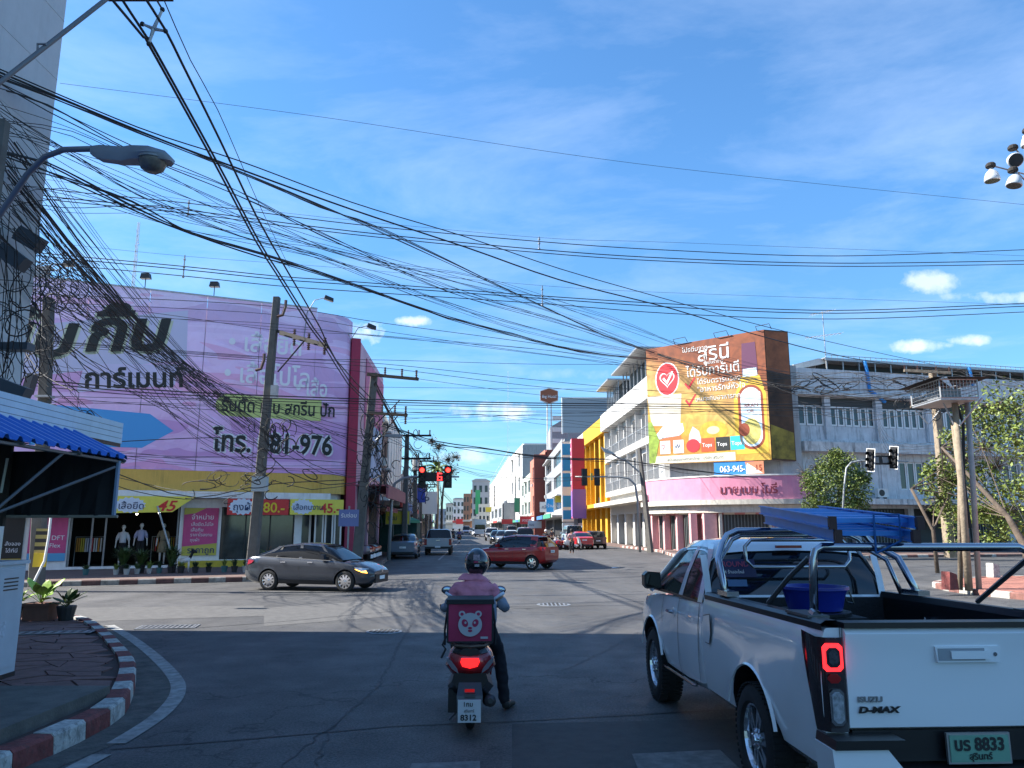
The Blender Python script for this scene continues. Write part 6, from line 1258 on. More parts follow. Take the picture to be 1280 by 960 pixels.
for s in (-1, 1):
 def Q(pts, y0=-1.2, y1=-1.14): return MB().slab([(s*x, z) for x, z in pts][::s], y0, y1)
 mb = MB(); zz = [(.755, 1.245, .86), (.755, .90, .86), (.77, .70, .86)]
 outer = [(-1.155, .75), (-1.175, .80), (-1.16, .86), (-1.10, .905), (-.95, .925)]
 def col_(z0, z1, sk): return [[(s*x, y-(0 if y < -1.1 else sk*1.0), z) for y, x in outer] for z in (z0, z1)]
 tp = [(s*x, y+(.0), 1.25) for y, x in outer];
 rows = []
 for z, wr_ in ((1.25, 1.0), (1.15, 1.0), (1.0, .75), (.85, .45), (.74, .25), (.72, .2)):
  rows.append([(s*.75, -1.165, z), (s*.80, -1.185, z), (s*.86, -1.172, z), (s*.897, -1.12, z), (s*.908, -1.12+.17*wr_, z+(.02 if z > 1 else 0))])
 mb.grid(rows); mb.build('tail_lamp', M_LAMPH, pk, fix=True, angle=40)
 tl = [c for c in bpy.data.objects if c.name.startswith('tail_lamp') and c.parent == pk][-1]
 def rr(cx, cz, w, h, m, y0, nm, hollow=None):
  pts = [(s*cx+(-w/2+.02), cz-h/2), (s*cx+(w/2-.02), cz-h/2), (s*cx+w/2, cz-h/2+.02), (s*cx+w/2, cz+h/2-.02), (s*cx+w/2-.02, cz+h/2), (s*cx-w/2+.02, cz+h/2), (s*cx-w/2, cz+h/2-.02), (s*cx-w/2, cz-h/2+.02)]
  MB().slab(pts, y0-.006, y0).build(nm, m, tl)
 if s < 0:
  rr(.832, 1.14, .122, .158, mat('tail_ring_lit', (.7, .02, .02), .3, emit=(1, .02, .025, 1.1)), -1.192, 'light_ring'); rr(.832, 1.14, .082, .112, M_LAMPH, -1.199, 'lens'); rr(.832, 1.14, .06, .085, mat('lamp_lens_grey', (.12, .11, .12), .12, .5, var=.6, scale=40), -1.203, 'inner_lens'); rr(.83, 1.02, .08, .05, M_TAIL, -1.19, 'reflector'); rr(.82, .86, .085, .20, mat('lamp_chrome_edge', (.5, .5, .52), .15, 1), -1.188, 'lens_edge'); rr(.82, .86, .066, .17, mat('reverse_lens', (.42, .44, .47), .15, .3, var=.6, scale=30), -1.195, 'reverse_lens')
 else: rr(.825, 1.14, .115, .17, M_TAILON, -1.192, 'light_ring')
mb = MB()
for s in (-1, 1):
 MB().slab([(s*.90, .42), (s*.92, .66), (s*.60, .66), (s*.52, .56), (s*.50, .40)][::s], -1.30, -1.06).build('bumper_corner', M_PKW, pk); MB().slab([(s*.91, .66), (s*.90, .71), (s*.50, .71), (s*.50, .66)][::s], -1.32, -1.06).build('bumper_pad', M_PKB, pk)
MB().box(-.5, .5, -1.28, -1.08, .38, .53).build('bumper', M_PKB, pk); MB().box(-.72, .72, -1.14, -1.08, .55, .72).build('rear_valance', M_PKB, pk); MB().box(-.7, .7, -1.08, .9, .45, .56).build('underbody', M_PKB, pk)
npl = MB().box(-.19, .19, -1.20, -1.18, .545, .715).build('number_plate', mat('plate_chrome', (.5, .5, .5), .3, .8), pk)
M_PLG = mat('plate_green', (.16, .36, .26), .5, var=.1); MB().box(-.177, .177, -1.206, -1.201, .557, .703).build('plate_face', M_PLG, npl); text('บร 8833', npl, -.155, -1.21, .622, .098, M_DKTEXT, sx=.92, bold=.003, ext=.001); text('สุรินทร์', npl, -.07, -1.21, .572, .05, M_DKTEXT, bold=.001, ext=.001)
cab = loft([pring(y, w, z0, z1, flare=fl(y, FA)) for y, w, z0, z1 in ((1.265, .895, .47, 1.225), (1.35, .905, .45, 1.22), (1.8, .905, .42, 1.205), (2.3, .905, .42, 1.19), (2.55, .905, .42, 1.18), (2.8, .905, .44, 1.17), (3.0, .91, .46, 1.16), (3.125, .91, .46, 1.15), (3.3, .91, .46, 1.13), (3.55, .90, .45, 1.10), (3.8, .87, .45, 1.05), (3.95, .82, .48, .98), (4.03, .72, .52, .88))]).build('cab_body', M_PKW, pk, fix=True)
bpy.context.view_layer.update(); boolean(cab, archcut(FA)); sharp(cab.data, 28)
def cabsec(y, zr, k=1.0, off=0.0):
 zb = 1.225-.02*(y-1.27); wb = .868; f = (zr-zb)/.56; wt = wb-(wb-.66)*f
 return [(wb+off, zb), (wb-(wb-wt)*.40+off, zb+(zr-zb)*.45), (wb-(wb-wt)*.86+off, zb+(zr-zb)*.84), (wt-.035, zb+(zr-zb)*.95+off), (wt*.6, zr-.004+off), (0, zr+.004+off)]
prof = [(1.28, 1.25), (1.34, 1.50), (1.42, 1.68), (1.5, 1.745), (1.7, 1.775), (2.0, 1.785), (2.3, 1.77), (2.48, 1.73), (2.62, 1.64), (2.9, 1.45), (3.25, 1.185)]
mb = MB(); rows = []
for y, zr in prof: h = cabsec(y, zr); rows.append([(x, y, z) for x, z in h]+[(-x, y, z) for x, z in h[-2::-1]])
mb.grid(rows); mb.build('window_glass', mat('pickup_glass', (.010, .012, .015), .04, spec=.8), pk, fix=True, angle=60)
mb = MB(); rows = []
for y, zr in ((1.40, 1.665), (1.46, 1.72), (1.5, 1.745), (1.7, 1.775), (2.0, 1.785), (2.3, 1.77), (2.48, 1.73), (2.56, 1.685)):
 h = cabsec(y, zr, 1, .009)[2:]; h = [(h[0][0]+.006, h[0][1]-.02)]+h[1:]; rows.append([(x, y, z) for x, z in h]+[(-x, y, z) for x, z in h[-2::-1]])
mb.grid(rows); mb.build('roof', M_PKW, pk, fix=True, angle=50)
for s in (-1, 1):
 def pil(pts, m, nm='pillar'):
  mb = MB(); rows = []
  for y0, y1, z in pts:
   zb = 1.225-.02*(y0-1.27); f = max(0, (z-zb)/.56); x = .868-.208*lerp([(0, 0), (.45, .40), (.84, .86), (.95, 1.05), (1.2, 1.2)], f)+.007; rows.append([(s*x, y0, z), (s*x, y1, z)])
  mb.grid(rows); mb.build(nm, m, pk, fix=True)
 pil([(1.275, 1.42, 1.215), (1.33, 1.46, 1.45), (1.38, 1.50, 1.60), (1.43, 1.60, 1.69), (1.5, 1.7, 1.735)], M_PKW)
 MB().tube([(s*h_[2][0]*1.0, y_, h_[2][1]) for y_, h_ in [(y_, cabsec(y_, lerp(prof, y_), 1, .004)) for y_ in (3.26, 3.1, 2.9, 2.75, 2.62, 2.5, 2.4)]], [.03, .034, .034, .034, .034, .03, .02], 8).build('pillar', M_PKW, pk, smooth=True)
 pil([(1.96, 2.10, 1.205), (1.93, 2.05, 1.45), (1.90, 2.0, 1.62), (1.88, 1.98, 1.70)], M_PKW)
 pil([(1.42, 3.1, 1.205), (1.42, 3.08, 1.228)], M_PKB, 'belt_moulding')
 def seamline(pts, w=.006):
  mb = MB(); rows = [[(s*(.909+b), y-w, z), (s*(.909+b), y+w, z)] for y, z, b in pts]; mb.grid(rows); mb.build('door_seam', M_PKB, pk)
 seamline([(2.02, 1.2, -.03), (2.04, 1.05, -.004), (2.04, .8, .0), (2.04, .6, -.004), (2.0, .46, -.03)]); seamline([(1.34, 1.21, -.03), (1.33, 1.0, -.002), (1.33, .7, .0), (1.36, .5, -.02)]); seamline([(2.66, 1.17, -.03), (2.68, 1.0, .0), (2.64, .7, .004), (2.56, .48, -.02)])
 MB().tube([(s*.925, 2.12, 1.045), (s*.955, 2.15, 1.05), (s*.955, 2.27, 1.05), (s*.925, 2.30, 1.045)], .014, 8).build('handle', M_CHR2, pk); MB().lathe([(.05, 0), (.05, .004), (.03, .006)], 14, axis='x').build('handle_cup', M_PKW, pk).location = (s*.905, 2.2, 1.04)
 mr = MB(); mr.slab([(s*.87, 1.235), (s*1.03, 1.225), (s*1.06, 1.26), (s*1.06, 1.37), (s*1.02, 1.41), (s*.88, 1.40)][::s], 2.80, 2.93); o = mr.build('mirror', M_PKB, pk, fix=True); MB().tube([(s*.86, 2.87, 1.23), (s*.95, 2.87, 1.26)], .03, 6).build('mirror_arm', M_PKB, o); MB().slab([(s*.89, 1.25), (s*1.04, 1.245), (s*1.04, 1.38), (s*.90, 1.385)][::s], 2.795, 2.80).build('mirror_glass', M_GLASS, o)
 MB().tube([(s*.905, 1.45, .475), (s*.918, 1.5, .47), (s*.918, 2.55, .455), (s*.905, 2.6, .46)], .013, 6).build('sill_trim', M_CHR2, pk)
 for y in (RA, FA): make_wheel(pk, (s*.795, y, WR), WR, .25, s, 6, .63, mat('alloy_rim', (.62, .64, .67), .2, .9), split=True, near=True)
 for a_ in (RA, FA):
  mb = MB(); rows = []
  for k in range(19):
   q = math.pi*(.09+.82*k/18); cy, cz = math.cos(q), math.sin(q)
   rows.append([(s*.925, a_+.475*cy, WR+.03+.475*cz), (s*.936, a_+.484*cy, WR+.03+.484*cz), (s*.915, a_+.498*cy, WR+.03+.498*cz)])
  mb.grid(rows); mb.build('wheel_arch', M_PKW, pk, fix=True, angle=60)
 MB().box(min(s*.5, s*.76), max(s*.5, s*.76), 3.85, 4.0, .78, .93).build('headlamp', M_HEAD, pk)
for k in (0,):
 mb = MB(); pts = [(.93, 1.16), (1.12, 1.13), (1.16, 1.02), (1.10, .90), (.97, .90), (.92, 1.0)]; mb.poly([(-.9125, y, z) for y, z in pts]); o = mb.build('fuel_flap', M_PKB, pk); mb = MB(); mb.poly([(-.9155, 1.04+(y-1.04)*.93, 1.02+(z-1.02)*.93) for y, z in pts]); mb.build('flap_skin', M_PKW, o)
mb = MB();
def rw(x, z): y = lerp([(1.25, 1.28), (1.50, 1.34), (1.68, 1.42)], z); return (x, y-.012, z)
def quad_s(x0, x1, z0, z1, m, nm, off=0):
 mb = MB(); mb.grid([[tuple(Vector(rw(x, z))+Vector((0, -off, 0))) for x in (x0, (x0+x1)/2, x1)] for z in (z0, (z0+z1)/2, z1)]); return mb.build(nm, m, pk, fix=True)
for (a, b, c, d) in ((-.86, .86, 1.235, 1.285), (-.84, -.78, 1.27, 1.64), (.78, .84, 1.27, 1.64)): quad_s(a, b, c, d, M_PKW, 'window_surround', .004)
stk = quad_s(-.70, -.34, 1.44, 1.60, mat('sticker_navy', (.03, .03, .09), .5), 'window_sticker', .006); text('ROUND', pk, -.66, 1.325, 1.535, .07, mat('sticker_pink_ink', (.55, .08, .14), .5), rx=72, ext=.001); text('44 ร้านอะไหล่', pk, -.66, 1.312, 1.475, .04, M_WHITE, rx=72, ext=.001)
quad_s(-.62, -.44, 1.36, 1.42, mat('sticker_blue', (.08, .16, .3), .5), 'window_sticker', .006)
MB().box(-.12, .12, 1.36, 1.40, 1.70, 1.725).build('brake_lamp', M_TAIL, pk)
def hoop(y0, y1, zt, foot, r=.026, name='roll_bar'):
 pts = [(-foot, y0, 1.33), (-foot+.02, y0+(y1-y0)*.5, 1.33+(zt-1.33)*.55), (-foot+.13, y1-.02, zt-.12), (-foot+.19, y1, zt-.04), (-foot+.28, y1, zt), (0, y1, zt), (foot-.28, y1, zt), (foot-.19, y1, zt-.04), (foot-.13, y1-.02, zt-.12), (foot-.02, y0+(y1-y0)*.5, 1.33+(zt-1.33)*.55), (foot, y0, 1.33)]
 return MB().tube(pts, r, 12).build(name, M_CHR2, pk, smooth=True)
fh = hoop(.72, 1.18, 1.86, .83, .031); hoop(.90, 1.21, 1.82, .78, .02)
MB().tube([(-.50, 1.14, 1.72), (-.44, 1.14, 1.78), (.40, 1.14, 1.78), (.46, 1.14, 1.72), (.46, 1.13, 1.60), (.40, 1.12, 1.54), (-.44, 1.12, 1.54), (-.50, 1.13, 1.60)], .018, 10, closed=True).build('window_guard', M_CHR2, pk, smooth=True)
rh = MB().tube([(-.765, -.83, 1.33), (-.735, -.80, 1.68), (-.715, -.80, 1.745), (-.67, -.80, 1.768), (0, -.80, 1.765), (.66, -.80, 1.765), (.73, -.80, 1.735), (.765, -.80, 1.66), (.80, -.83, 1.33)], .027, 12).build('rack_bar', M_CHR2, pk, smooth=True)
for s in (-1, 1):
 MB().tube([(s*.79, -.12, 1.35), (s*.775, -.5, 1.56), (s*.75, -.78, 1.70)], .018, 6).build('rack_brace', M_DKST, pk); MB().box(min(s*.72, s*.86), max(s*.72, s*.86), -.95, -.60, 1.335, 1.352).build('rack_foot', M_DKST, pk); MB().box(min(s*.76, s*.86), max(s*.76, s*.86), .6, .85, 1.33, 1.37).build('bar_foot', M_CHR2, pk)
 MB().tube([(s*.79, -.93, 1.35), (s*.785, -.86, 1.36)], .03, 8).build('bolt', M_CHR2, pk)
lad = thing('ladder', 'blue double extension ladder tied across the pickup rack', 'ladder', (0, 0, 0)); lad.matrix_world = MW @ Matrix.Translation((-.65, -.93, 1.80)) @ Matrix.Rotation(R(-10.2), 4, 'Z') @ Matrix.Rotation(R(3.2), 4, 'X')
M_LADB = mat('ladder_blue', (.05, .28, .72), .4, var=.12); M_LADE = mat('ladder_end_cap', (.07, .035, .03), .7)
for lay, (z0, x0, x1, Ln) in enumerate(((.0, .03, .50, 2.3), (.085, 0, .53, 2.35))):
 for x in (x0, x1):
  MB().box(x-.012, x+.012, 0, Ln, z0, z0+.075).build('rail', M_LADB, lad); MB().box(x-.028, x+.012, 0, Ln, z0, z0+.008).build('rail_flange', M_LADB, lad); MB().box(x-.028, x+.012, 0, Ln, z0+.067, z0+.075).build('rail_flange', M_LADB, lad); MB().box(x-.024, x+.02, -.03, .02, z0-.004, z0+.079).build('end_cap', M_LADE, lad)
 for k in range(7): MB().box(x0, x1, .16+k*.3, .255+k*.3, z0+.03, z0+.06).build('rung', M_LADB, lad)
MB().tube([(.3, .14, -.08), (.45, .12, .0), (.45, .12, .17), (.30, .14, .17), (.3, .14, -.08)], .008, 5).build('rope', mat('rope_blue', (.02, .12, .35), .8), lad)
tub = thing('plastic_tub', 'round blue plastic tub with black strap handles standing in the pickup bed', 'tub', (0, 0, 0)); tub.matrix_world = MW @ Matrix.Translation((-.25, .32, 1.255)) @ Matrix.Scale(.84, 4)
MB().lathe([(.02, 0), (.24, 0), (.28, .16), (.30, .19), (.31, .19), (.31, .215), (.285, .215), (.26, .16), (.225, .02), (.02, .02)], 32).build('bowl', mat('tub_blue', (.012, .03, .28), .3), tub, angle=40)
MB().tube([(.30, -.08, .17), (.34, -.07, .06), (.34, .05, .06), (.30, .06, .17)], .008, 5).build('handle', M_PKB, tub)
cr_ = thing('black_crate', 'low black crate carrying the blue tub in the pickup bed', 'crate', (0, 0, 0)); cr_.matrix_world = MW @ Matrix.Translation((-.30, .32, .836)); MB().box(-.33, .33, -.28, .28, .0, .385).build('body', M_CAR2, cr_); MB().lathe([(.31, .39), (.31, .412), (.02, .412)], 24).build('lid', M_PKB, cr_)
for k in range(6): MB().box(-.30+k*.105, -.24+k*.105, -.29, -.281, .04, .29).build('side_slat', M_PKB, cr_)
# ================================================================ SCOOTER AND RIDER
def skin(name, pts, edges, m, parent, sub=2, root=0, label=None, fold=0):
 """pts: (x,y,z,r) joints; grows one continuous tapering surface over the skeleton"""
 me = bpy.data.meshes.new(name); me.from_pydata([p[:3] for p in pts], edges, []); o = bpy.data.objects.new(name, me); col.objects.link(o)
 md = o.modifiers.new('skin', 'SKIN'); sv = me.skin_vertices[0].data
 for i, p in enumerate(pts):
  r = p[3] if isinstance(p[3], tuple) else (p[3], p[3]); sv[i].radius = r; sv[i].use_root = (i == root)
 md.use_smooth_shade = True; md.branch_smoothing = .6
 s = o.modifiers.new('sub', 'SUBSURF'); s.levels = sub; s.render_levels = sub
 dg = bpy.context.evaluated_depsgraph_get(); nm = bpy.data.meshes.new_from_object(o.evaluated_get(dg)); o.modifiers.clear(); o.data = nm
 nm.materials.clear(); nm.materials.append(m)
 for p in nm.polygons: p.use_smooth = True
 if fold:
  vs = [(v, v.normal.copy()) for v in nm.vertices]
  for v, nn in vs: v.co += nn*(noise.noise(Vector((v.co.x*9, v.co.y*9, v.co.z*16)))*fold+abs(noise.noise(Vector((v.co.x*22+7, v.co.y*22, v.co.z*30))))*fold*.5)
 o.parent = parent
 if label: o['label'] = label
 return o
SCL = Vector((-.40, 7.86, 0)); SCR = R(1.5)
sct = thing('scooter', 'dark red delivery scooter with its tail lamp lit, stopped in the middle lane', 'scooter', SCL, SCR)
M_SCR = paint('scooter_red', (.26, .008, .012), .1, .25); M_SCB = mat('scooter_black', (.010, .010, .012), .3, coat=.6); M_SCG = mat('scooter_engine', (.10, .10, .11), .45, .7)
def scooter_wheel(par, y, r, w, nm='wheel'):
 mb = tyre_mesh(r, w, r*.68); o = mb.build(nm, M_RUBBER, par, smooth=True); o.location = (0, y, r)
 mb = MB(); mb.lathe([(r*.68, -w*.3), (r*.70, 0), (r*.68, w*.3)], 20, axis='x'); mb.lathe([(.05, -w*.5), (.05, w*.5)], 12, axis='x')
 for k in range(5): M = Matrix.Rotation(2*math.pi*k/5, 4, 'X'); mb.xf(M).box(-.012, .012, -.02, .02, .04, r*.68).xf(None)
 mb.build('rim', M_SCG, o)
scooter_wheel(sct, 0, .27, .10); scooter_wheel(sct, 1.28, .27, .09)
def sring(y, w, z0, z1, k=.8): return [(0, y, z0), (w*.7, y, z0+.01), (w, y, z0+(z1-z0)*.35), (w*k*1.05, y, z0+(z1-z0)*.75), (w*k*.7, y, z1), (0, y, z1+.008), (-w*k*.7, y, z1), (-w*k*1.05, y, z0+(z1-z0)*.75), (-w, y, z0+(z1-z0)*.35), (-w*.7, y, z0+.01)]
t_ = loft([sring(-.36, .12, .60, .70), sring(-.33, .19, .555, .745), sring(-.25, .235, .52, .79), sring(-.05, .24, .48, .80), sring(.25, .22, .40, .78), sring(.5, .15, .34, .70)]); tc_ = t_.build('tail_cowl', M_SCR, sct, fix=True, angle=50)
MB().slab([(-.088, .66), (-.07, .622), (0, .605), (.07, .622), (.088, .66), (.08, .692), (-.08, .692)], -.385, -.33).build('tail_lamp', mat('scooter_tail_lit', (.6, .02, .02), .3, emit=(1, .012, .012, 1.0)), tc_)
for s in (-1, 1):
 MB().slab([(s*.105, .555), (s*.17, .60), (s*.215, .66), (s*.222, .70), (s*.17, .665), (s*.12, .60)][::s], -.362, -.27).build('indicator', mat('clear_indicator', (.22, .22, .24), .1, .3), tc_)
MB().tube([(-.16, .0, .80), (-.19, -.2, .81), (-.13, -.34, .80), (0, -.37, .795), (.13, -.34, .80), (.19, -.2, .81), (.16, 0, .80)], .017, 8).build('grab_rail', mat('bronze_tube', (.10, .07, .05), .35, .6), sct)
loft([sring(-.30, .17, .40, .62), sring(-.1, .22, .30, .58), sring(.3, .22, .24, .5)]).build('undertail', M_SCB, sct, fix=True)
mb = MB(); mb.grid([[(x*.8, -.27, .52) for x in (-.12, 0, .12)], [(x, -.36, .36) for x in (-.12, 0, .12)], [(x, -.41, .18) for x in (-.11, 0, .11)]]); mb.build('mudguard', M_SCB, sct)
mg = MB().box(-.105, .105, -.435, -.42, .145, .34).build('number_plate', mat('plate_white', (.55, .56, .57), .5, var=.06), sct)
text('1กม', mg, -.06, -.44, .285, .055, M_DKTEXT, bold=.001, ext=.001); text('สุรินทร์', mg, -.05, -.44, .235, .034, M_DKTEXT, ext=.001); text('8312', mg, -.082, -.44, .165, .07, M_DKTEXT, bold=.002, ext=.001, sx=1.05)
MB().box(-.045, .045, -.40, -.385, .40, .425).build('reflector', mat('reflector_red', (.45, .01, .01), .2, emit=(1, .02, .02, .1)), sct); MB().box(-.05, .05, -.405, -.385, .355, .385).build('plate_lamp', M_SCG, sct)
MB().box(-.21, -.07, -.16, .5, .17, .38).build('engine_cover', M_SCB, sct); MB().tube([(.13, .55, .2), (.15, .3, .2), (.17, .05, .24), (.19, -.28, .30)], [.025, .03, .062, .055], 12).build('exhaust', M_SCG, sct, smooth=True); MB().cyl((.19, -.285, .301), (.19, -.30, .303), .025, 10).build('exhaust_tip', M_BLACK, sct)
for s in (-1, 1): MB().tube([(s*.1, -.02, .27), (s*.13, .02, .55)], .022, 8).build('shock_absorber', M_SCG, sct)
MB().box(-.17, .17, .5, 1.0, .28, .33).build('floorboard', M_SCB, sct); mb = MB(); mb.grid([[(-.2, 1.0, .3), (0, 1.06, .3), (.2, 1.0, .3)], [(-.23, 1.0, .6), (0, 1.12, .6), (.23, 1.0, .6)], [(-.17, 1.0, .9), (0, 1.08, .92), (.17, 1.0, .9)]]); mb.build('leg_shield', M_SCR, sct, smooth=True)
MB().tube([(0, 1.28, .27), (0, 1.12, .62), (0, 1.0, 1.0)], .03, 8).build('steering_column', M_SCG, sct); loft([sring(.94, .1, .93, 1.06), sring(1.04, .16, .9, 1.08), sring(1.12, .08, .92, 1.03)]).build('headlamp_cowl', M_SCR, sct, fix=True)
hbz = MB().tube([(-.35, .82, 1.03), (-.2, .92, 1.04), (0, .97, 1.03), (.2, .92, 1.04), (.35, .82, 1.03)], .015, 8).build('handlebar', M_SCB, sct)
mb = MB(); mb.grid([[(-.06, 1.1+.02, .46), (0, 1.13, .5), (.06, 1.12, .46)], [(-.07, 1.3, .56), (0, 1.3, .6), (.07, 1.3, .56)], [(-.05, 1.5, .42), (0, 1.52, .45), (.05, 1.5, .42)]]); mb.build('front_mudguard', M_SCR, sct)
for s in (-1, 1):
 x = s*.285; o = MB().tube([(s*.2, .90, 1.04), (s*.25, .89, 1.13), (s*.28, .88, 1.18)], .006, 6).build('mirror_stem', M_SCB, sct)
 mr = MB(); M = Matrix.Translation((s*.29, .88, 1.21)); mr.xf(M).ball((0, 0, 0), .058, 12, (1.15, .35, .8)); mr.build('mirror', M_SCB, o, smooth=True); mg_ = MB(); mg_.xf(Matrix.Translation((s*.29, .862, 1.21))).ball((0, 0, 0), .05, 12, (1.1, .08, .75)); mg_.build('mirror_glass', mat('mirror_face', (.3, .36, .45), .03, 1), o, smooth=True)
MB().box(-.15, .15, .1, .75, .76, .82).build('seat', M_SCB, sct); loft([sring(-.375, .10, .71, .78), sring(-.3, .17, .70, .805), sring(.1, .18, .70, .81)]).build('seat_base', M_SCB, sct, fix=True)
MB().tube([(-.02, .3, .2), (-.22, .22, .02)], .012, 6).build('side_stand', M_SCG, sct)
dbx = thing('delivery_box', 'pink insulated delivery box with a panda face on the scooter tail', 'box', SCL+Matrix.Rotation(SCR, 3, 'Z') @ Vector((-.01, .02, .815)), SCR+R(1))
M_BOXP = mat('box_pink', (.36, .025, .08), .75, var=.12, scale=6, bump=.3, bscale=7); M_BOXK = mat('box_black_trim', (.014, .014, .016), .7); M_GREYP = mat('panda_grey', (.42, .42, .44), .7)
mb = MB(); n = 8
def bx(u, v): return -.26-.012*math.sin(u*6.5+v*2)*math.sin(v*3.1)
mb.grid([[(-.205+.41*i/n, bx(i/n, j/n), .01+.36*j/n) for i in range(n+1)] for j in range(n+1)]); mb.build('front_panel', M_BOXP, dbx, smooth=True)
MB().box(-.215, .215, -.245, .16, 0, .375).build('body', M_BOXK, dbx); MB().box(-.228, .228, -.268, .175, .368, .395).build('lid', M_BOXK, dbx); MB().box(-.232, .232, -.272, .18, .352, .369).build('lid_zip', M_BOXK, dbx)
for s in (-1, 1): MB().box(min(s*.205, s*.222), max(s*.205, s*.222), -.268, -.25, 0, .36).build('edge_trim', M_BOXK, dbx); MB().tube([(s*.222, -.1, .3), (s*.245, -.15, .1), (s*.24, -.2, -.03)], .01, 4).build('strap', M_BOXK, dbx)
MB().box(-.21, .21, -.27, -.25, -.005, .012).build('edge_trim', M_BOXK, dbx); MB().tube([(-.225, -.24, .06), (-.26, -.25, -.02), (-.23, -.24, -.06), (-.27, -.25, -.14)], .01, 5).build('strap', M_BOXK, dbx)
MB().slab([(-.12, .355), (.12, .355), (.12, .368), (-.12, .368)], -.285, -.27).build('handle', M_BOXK, dbx)
def disc(cx, cz, rx, rz, m, y, nm): MB().slab([(cx+rx*math.cos(2*math.pi*k/28), cz+rz*math.sin(2*math.pi*k/28)) for k in range(28)], y-.002, y).build(nm, m, dbx)
for s in (-1, 1): disc(s*.078+.0, .262, .032, .03, M_GREYP, -.275, 'panda_ear'); disc(s*.078, .262, .016, .015, M_BOXP, -.278, 'ear_mark')
disc(0, .165, .113, .108, M_GREYP, -.279, 'panda_face')
for s in (-1, 1):
 M = [(s*.05+.030*math.cos(a)*1.0+s*.006*math.sin(a), .18+.036*math.sin(a)) for a in [2*math.pi*k/20 for k in range(20)]]; MB().slab(M, -.284, -.282).build('eye_patch', M_BOXP, dbx); disc(s*.044, .185, .010, .011, M_GREYP, -.287, 'eye')
disc(0, .135, .020, .011, M_BOXP, -.284, 'nose'); MB().slab([(-.022, .105), (0, .095), (.022, .105), (.018, .118), (-.018, .118)], -.284, -.282).build('mouth', M_BOXP, dbx); MB().box(.10, .17, -.276, -.272, .035, .055).build('small_logo', M_GREYP, dbx)
rd = thing('person', 'delivery rider in pink jacket and black helmet astride the scooter, right foot on the road', 'person', SCL, SCR)
M_SKIN = mat('skin', (.30, .16, .10), .6); M_JKT = mat('jacket_pink', (.64, .21, .27), .8, var=.2, scale=7, bump=.5, bscale=9); M_SLV = mat('sleeve_grey', (.24, .27, .33), .8, var=.12, bump=.4, bscale=10); M_TRS = mat('trousers_black', (.012, .013, .02), .85, var=.3, bump=.3, bscale=12); M_SHOE = mat('shoe_black', (.014, .014, .014), .6)
J = [(.0, .52, .86, .13), (.0, .56, 1.02, .125), (.01, .63, 1.20, (.15, .12)), (.02, .66, 1.33, .075), (.03, .70, 1.40, .055), (.035, .73, 1.50, .085),
     (.19, .66, 1.27, .062), (.34, .62, 1.06, .045), (.335, .80, 1.03, .032), (.33, .865, 1.035, (.026, .036)),
     (-.17, .66, 1.27, .062), (-.25, .66, 1.05, .045), (-.335, .80, 1.03, .032), (-.33, .865, 1.035, (.026, .036)),
     (.13, .56, .83, .10), (.27, .77, .58, .06), (.34, .72, .16, .042), (.35, .70, .075, .04), (.40, .86, .04, .035),
     (-.12, .58, .83, .10), (-.19, .96, .72, .062), (-.15, .84, .40, .042), (-.14, .88, .36, .032)]
E_ = [(0, 1), (1, 2), (2, 3), (3, 4), (4, 5), (2, 6), (6, 7), (7, 8), (8, 9), (2, 10), (10, 11), (11, 12), (12, 13), (0, 14), (14, 15), (15, 16), (16, 17), (17, 18), (0, 19), (19, 20), (20, 21), (21, 22)]
for s, pm in ((1, 9), (-1, 13)):
 px_, py_, pz_ = J[pm][:3]
 for f in range(4):
  o = len(J); x = px_+s*(-.024+.019*f); ln = (.026, .030, .029, .023)[f]
  J += [(x, py_+.035, pz_+.012, .0095), (x, py_+.035+ln, pz_-.004, .0088), (x, py_+.03+ln*.8, pz_-.03, .008)]; E_ += [(pm, o), (o, o+1), (o+1, o+2)]
 o = len(J); J += [(px_-s*.035, py_-.0, pz_-.006, .0105), (px_-s*.045, py_+.03, pz_-.022, .0095)]; E_ += [(pm, o), (o, o+1)]
body_ = skin('body', J, E_, M_SKIN, rd)
jk = [(0, .50, .88, (.165, .15)), (0, .55, 1.02, (.175, .15)), (.01, .62, 1.18, (.26, .17)), (.015, .64, 1.30, (.225, .13)), (.03, .70, 1.395, (.085, .08)), (.20, .65, 1.265, .092), (.285, .635, 1.13, .07), (-.18, .65, 1.265, .092), (-.235, .65, 1.13, .07)]
jko = skin('jacket', jk, [(0, 1), (1, 2), (2, 3), (3, 4), (2, 5), (5, 6), (2, 7), (7, 8)], M_JKT, body_, 4, fold=.014)
for s in (1, -1):
 e_ = .0 if s > 0 else .075
 skin('sleeve', [(s*(.272-e_*.5), .635, 1.155, .064), (s*(.33-e_), .62+e_*.4, 1.06, .062), (s*(.345-e_), .66+e_*.4, 1.045, .055), (s*.338, .80, 1.032, .042)], [(0, 1), (1, 2), (2, 3)], M_SLV, body_, 3, fold=.009)
 mb = MB(); mb.tube([(s*(.262-e_*.5), .638, 1.172), (s*(.278-e_*.5), .634, 1.148)], .078, 14); mb.build('sleeve_stripe', M_SHW, body_, smooth=True)
skin('side_panel', [(.19, .50, .86, (.065, .12)), (.20, .55, 1.0, (.06, .11)), (.21, .60, 1.14, (.04, .07))], [(0, 1), (1, 2)], M_SLV, body_)
skin('trousers', [(0, .50, .86, (.15, .15)), (.12, .55, .84, .118), (.21, .68, .71, .1), (.265, .78, .58, .082), (.31, .75, .36, .066), (.348, .71, .045, .056), (-.12, .58, .84, .115), (-.19, .96, .73, .08), (-.155, .85, .43, .058)], [(0, 1), (1, 2), (2, 3), (3, 4), (4, 5), (0, 6), (6, 7), (7, 8)], M_TRS, body_, 3, fold=.012)
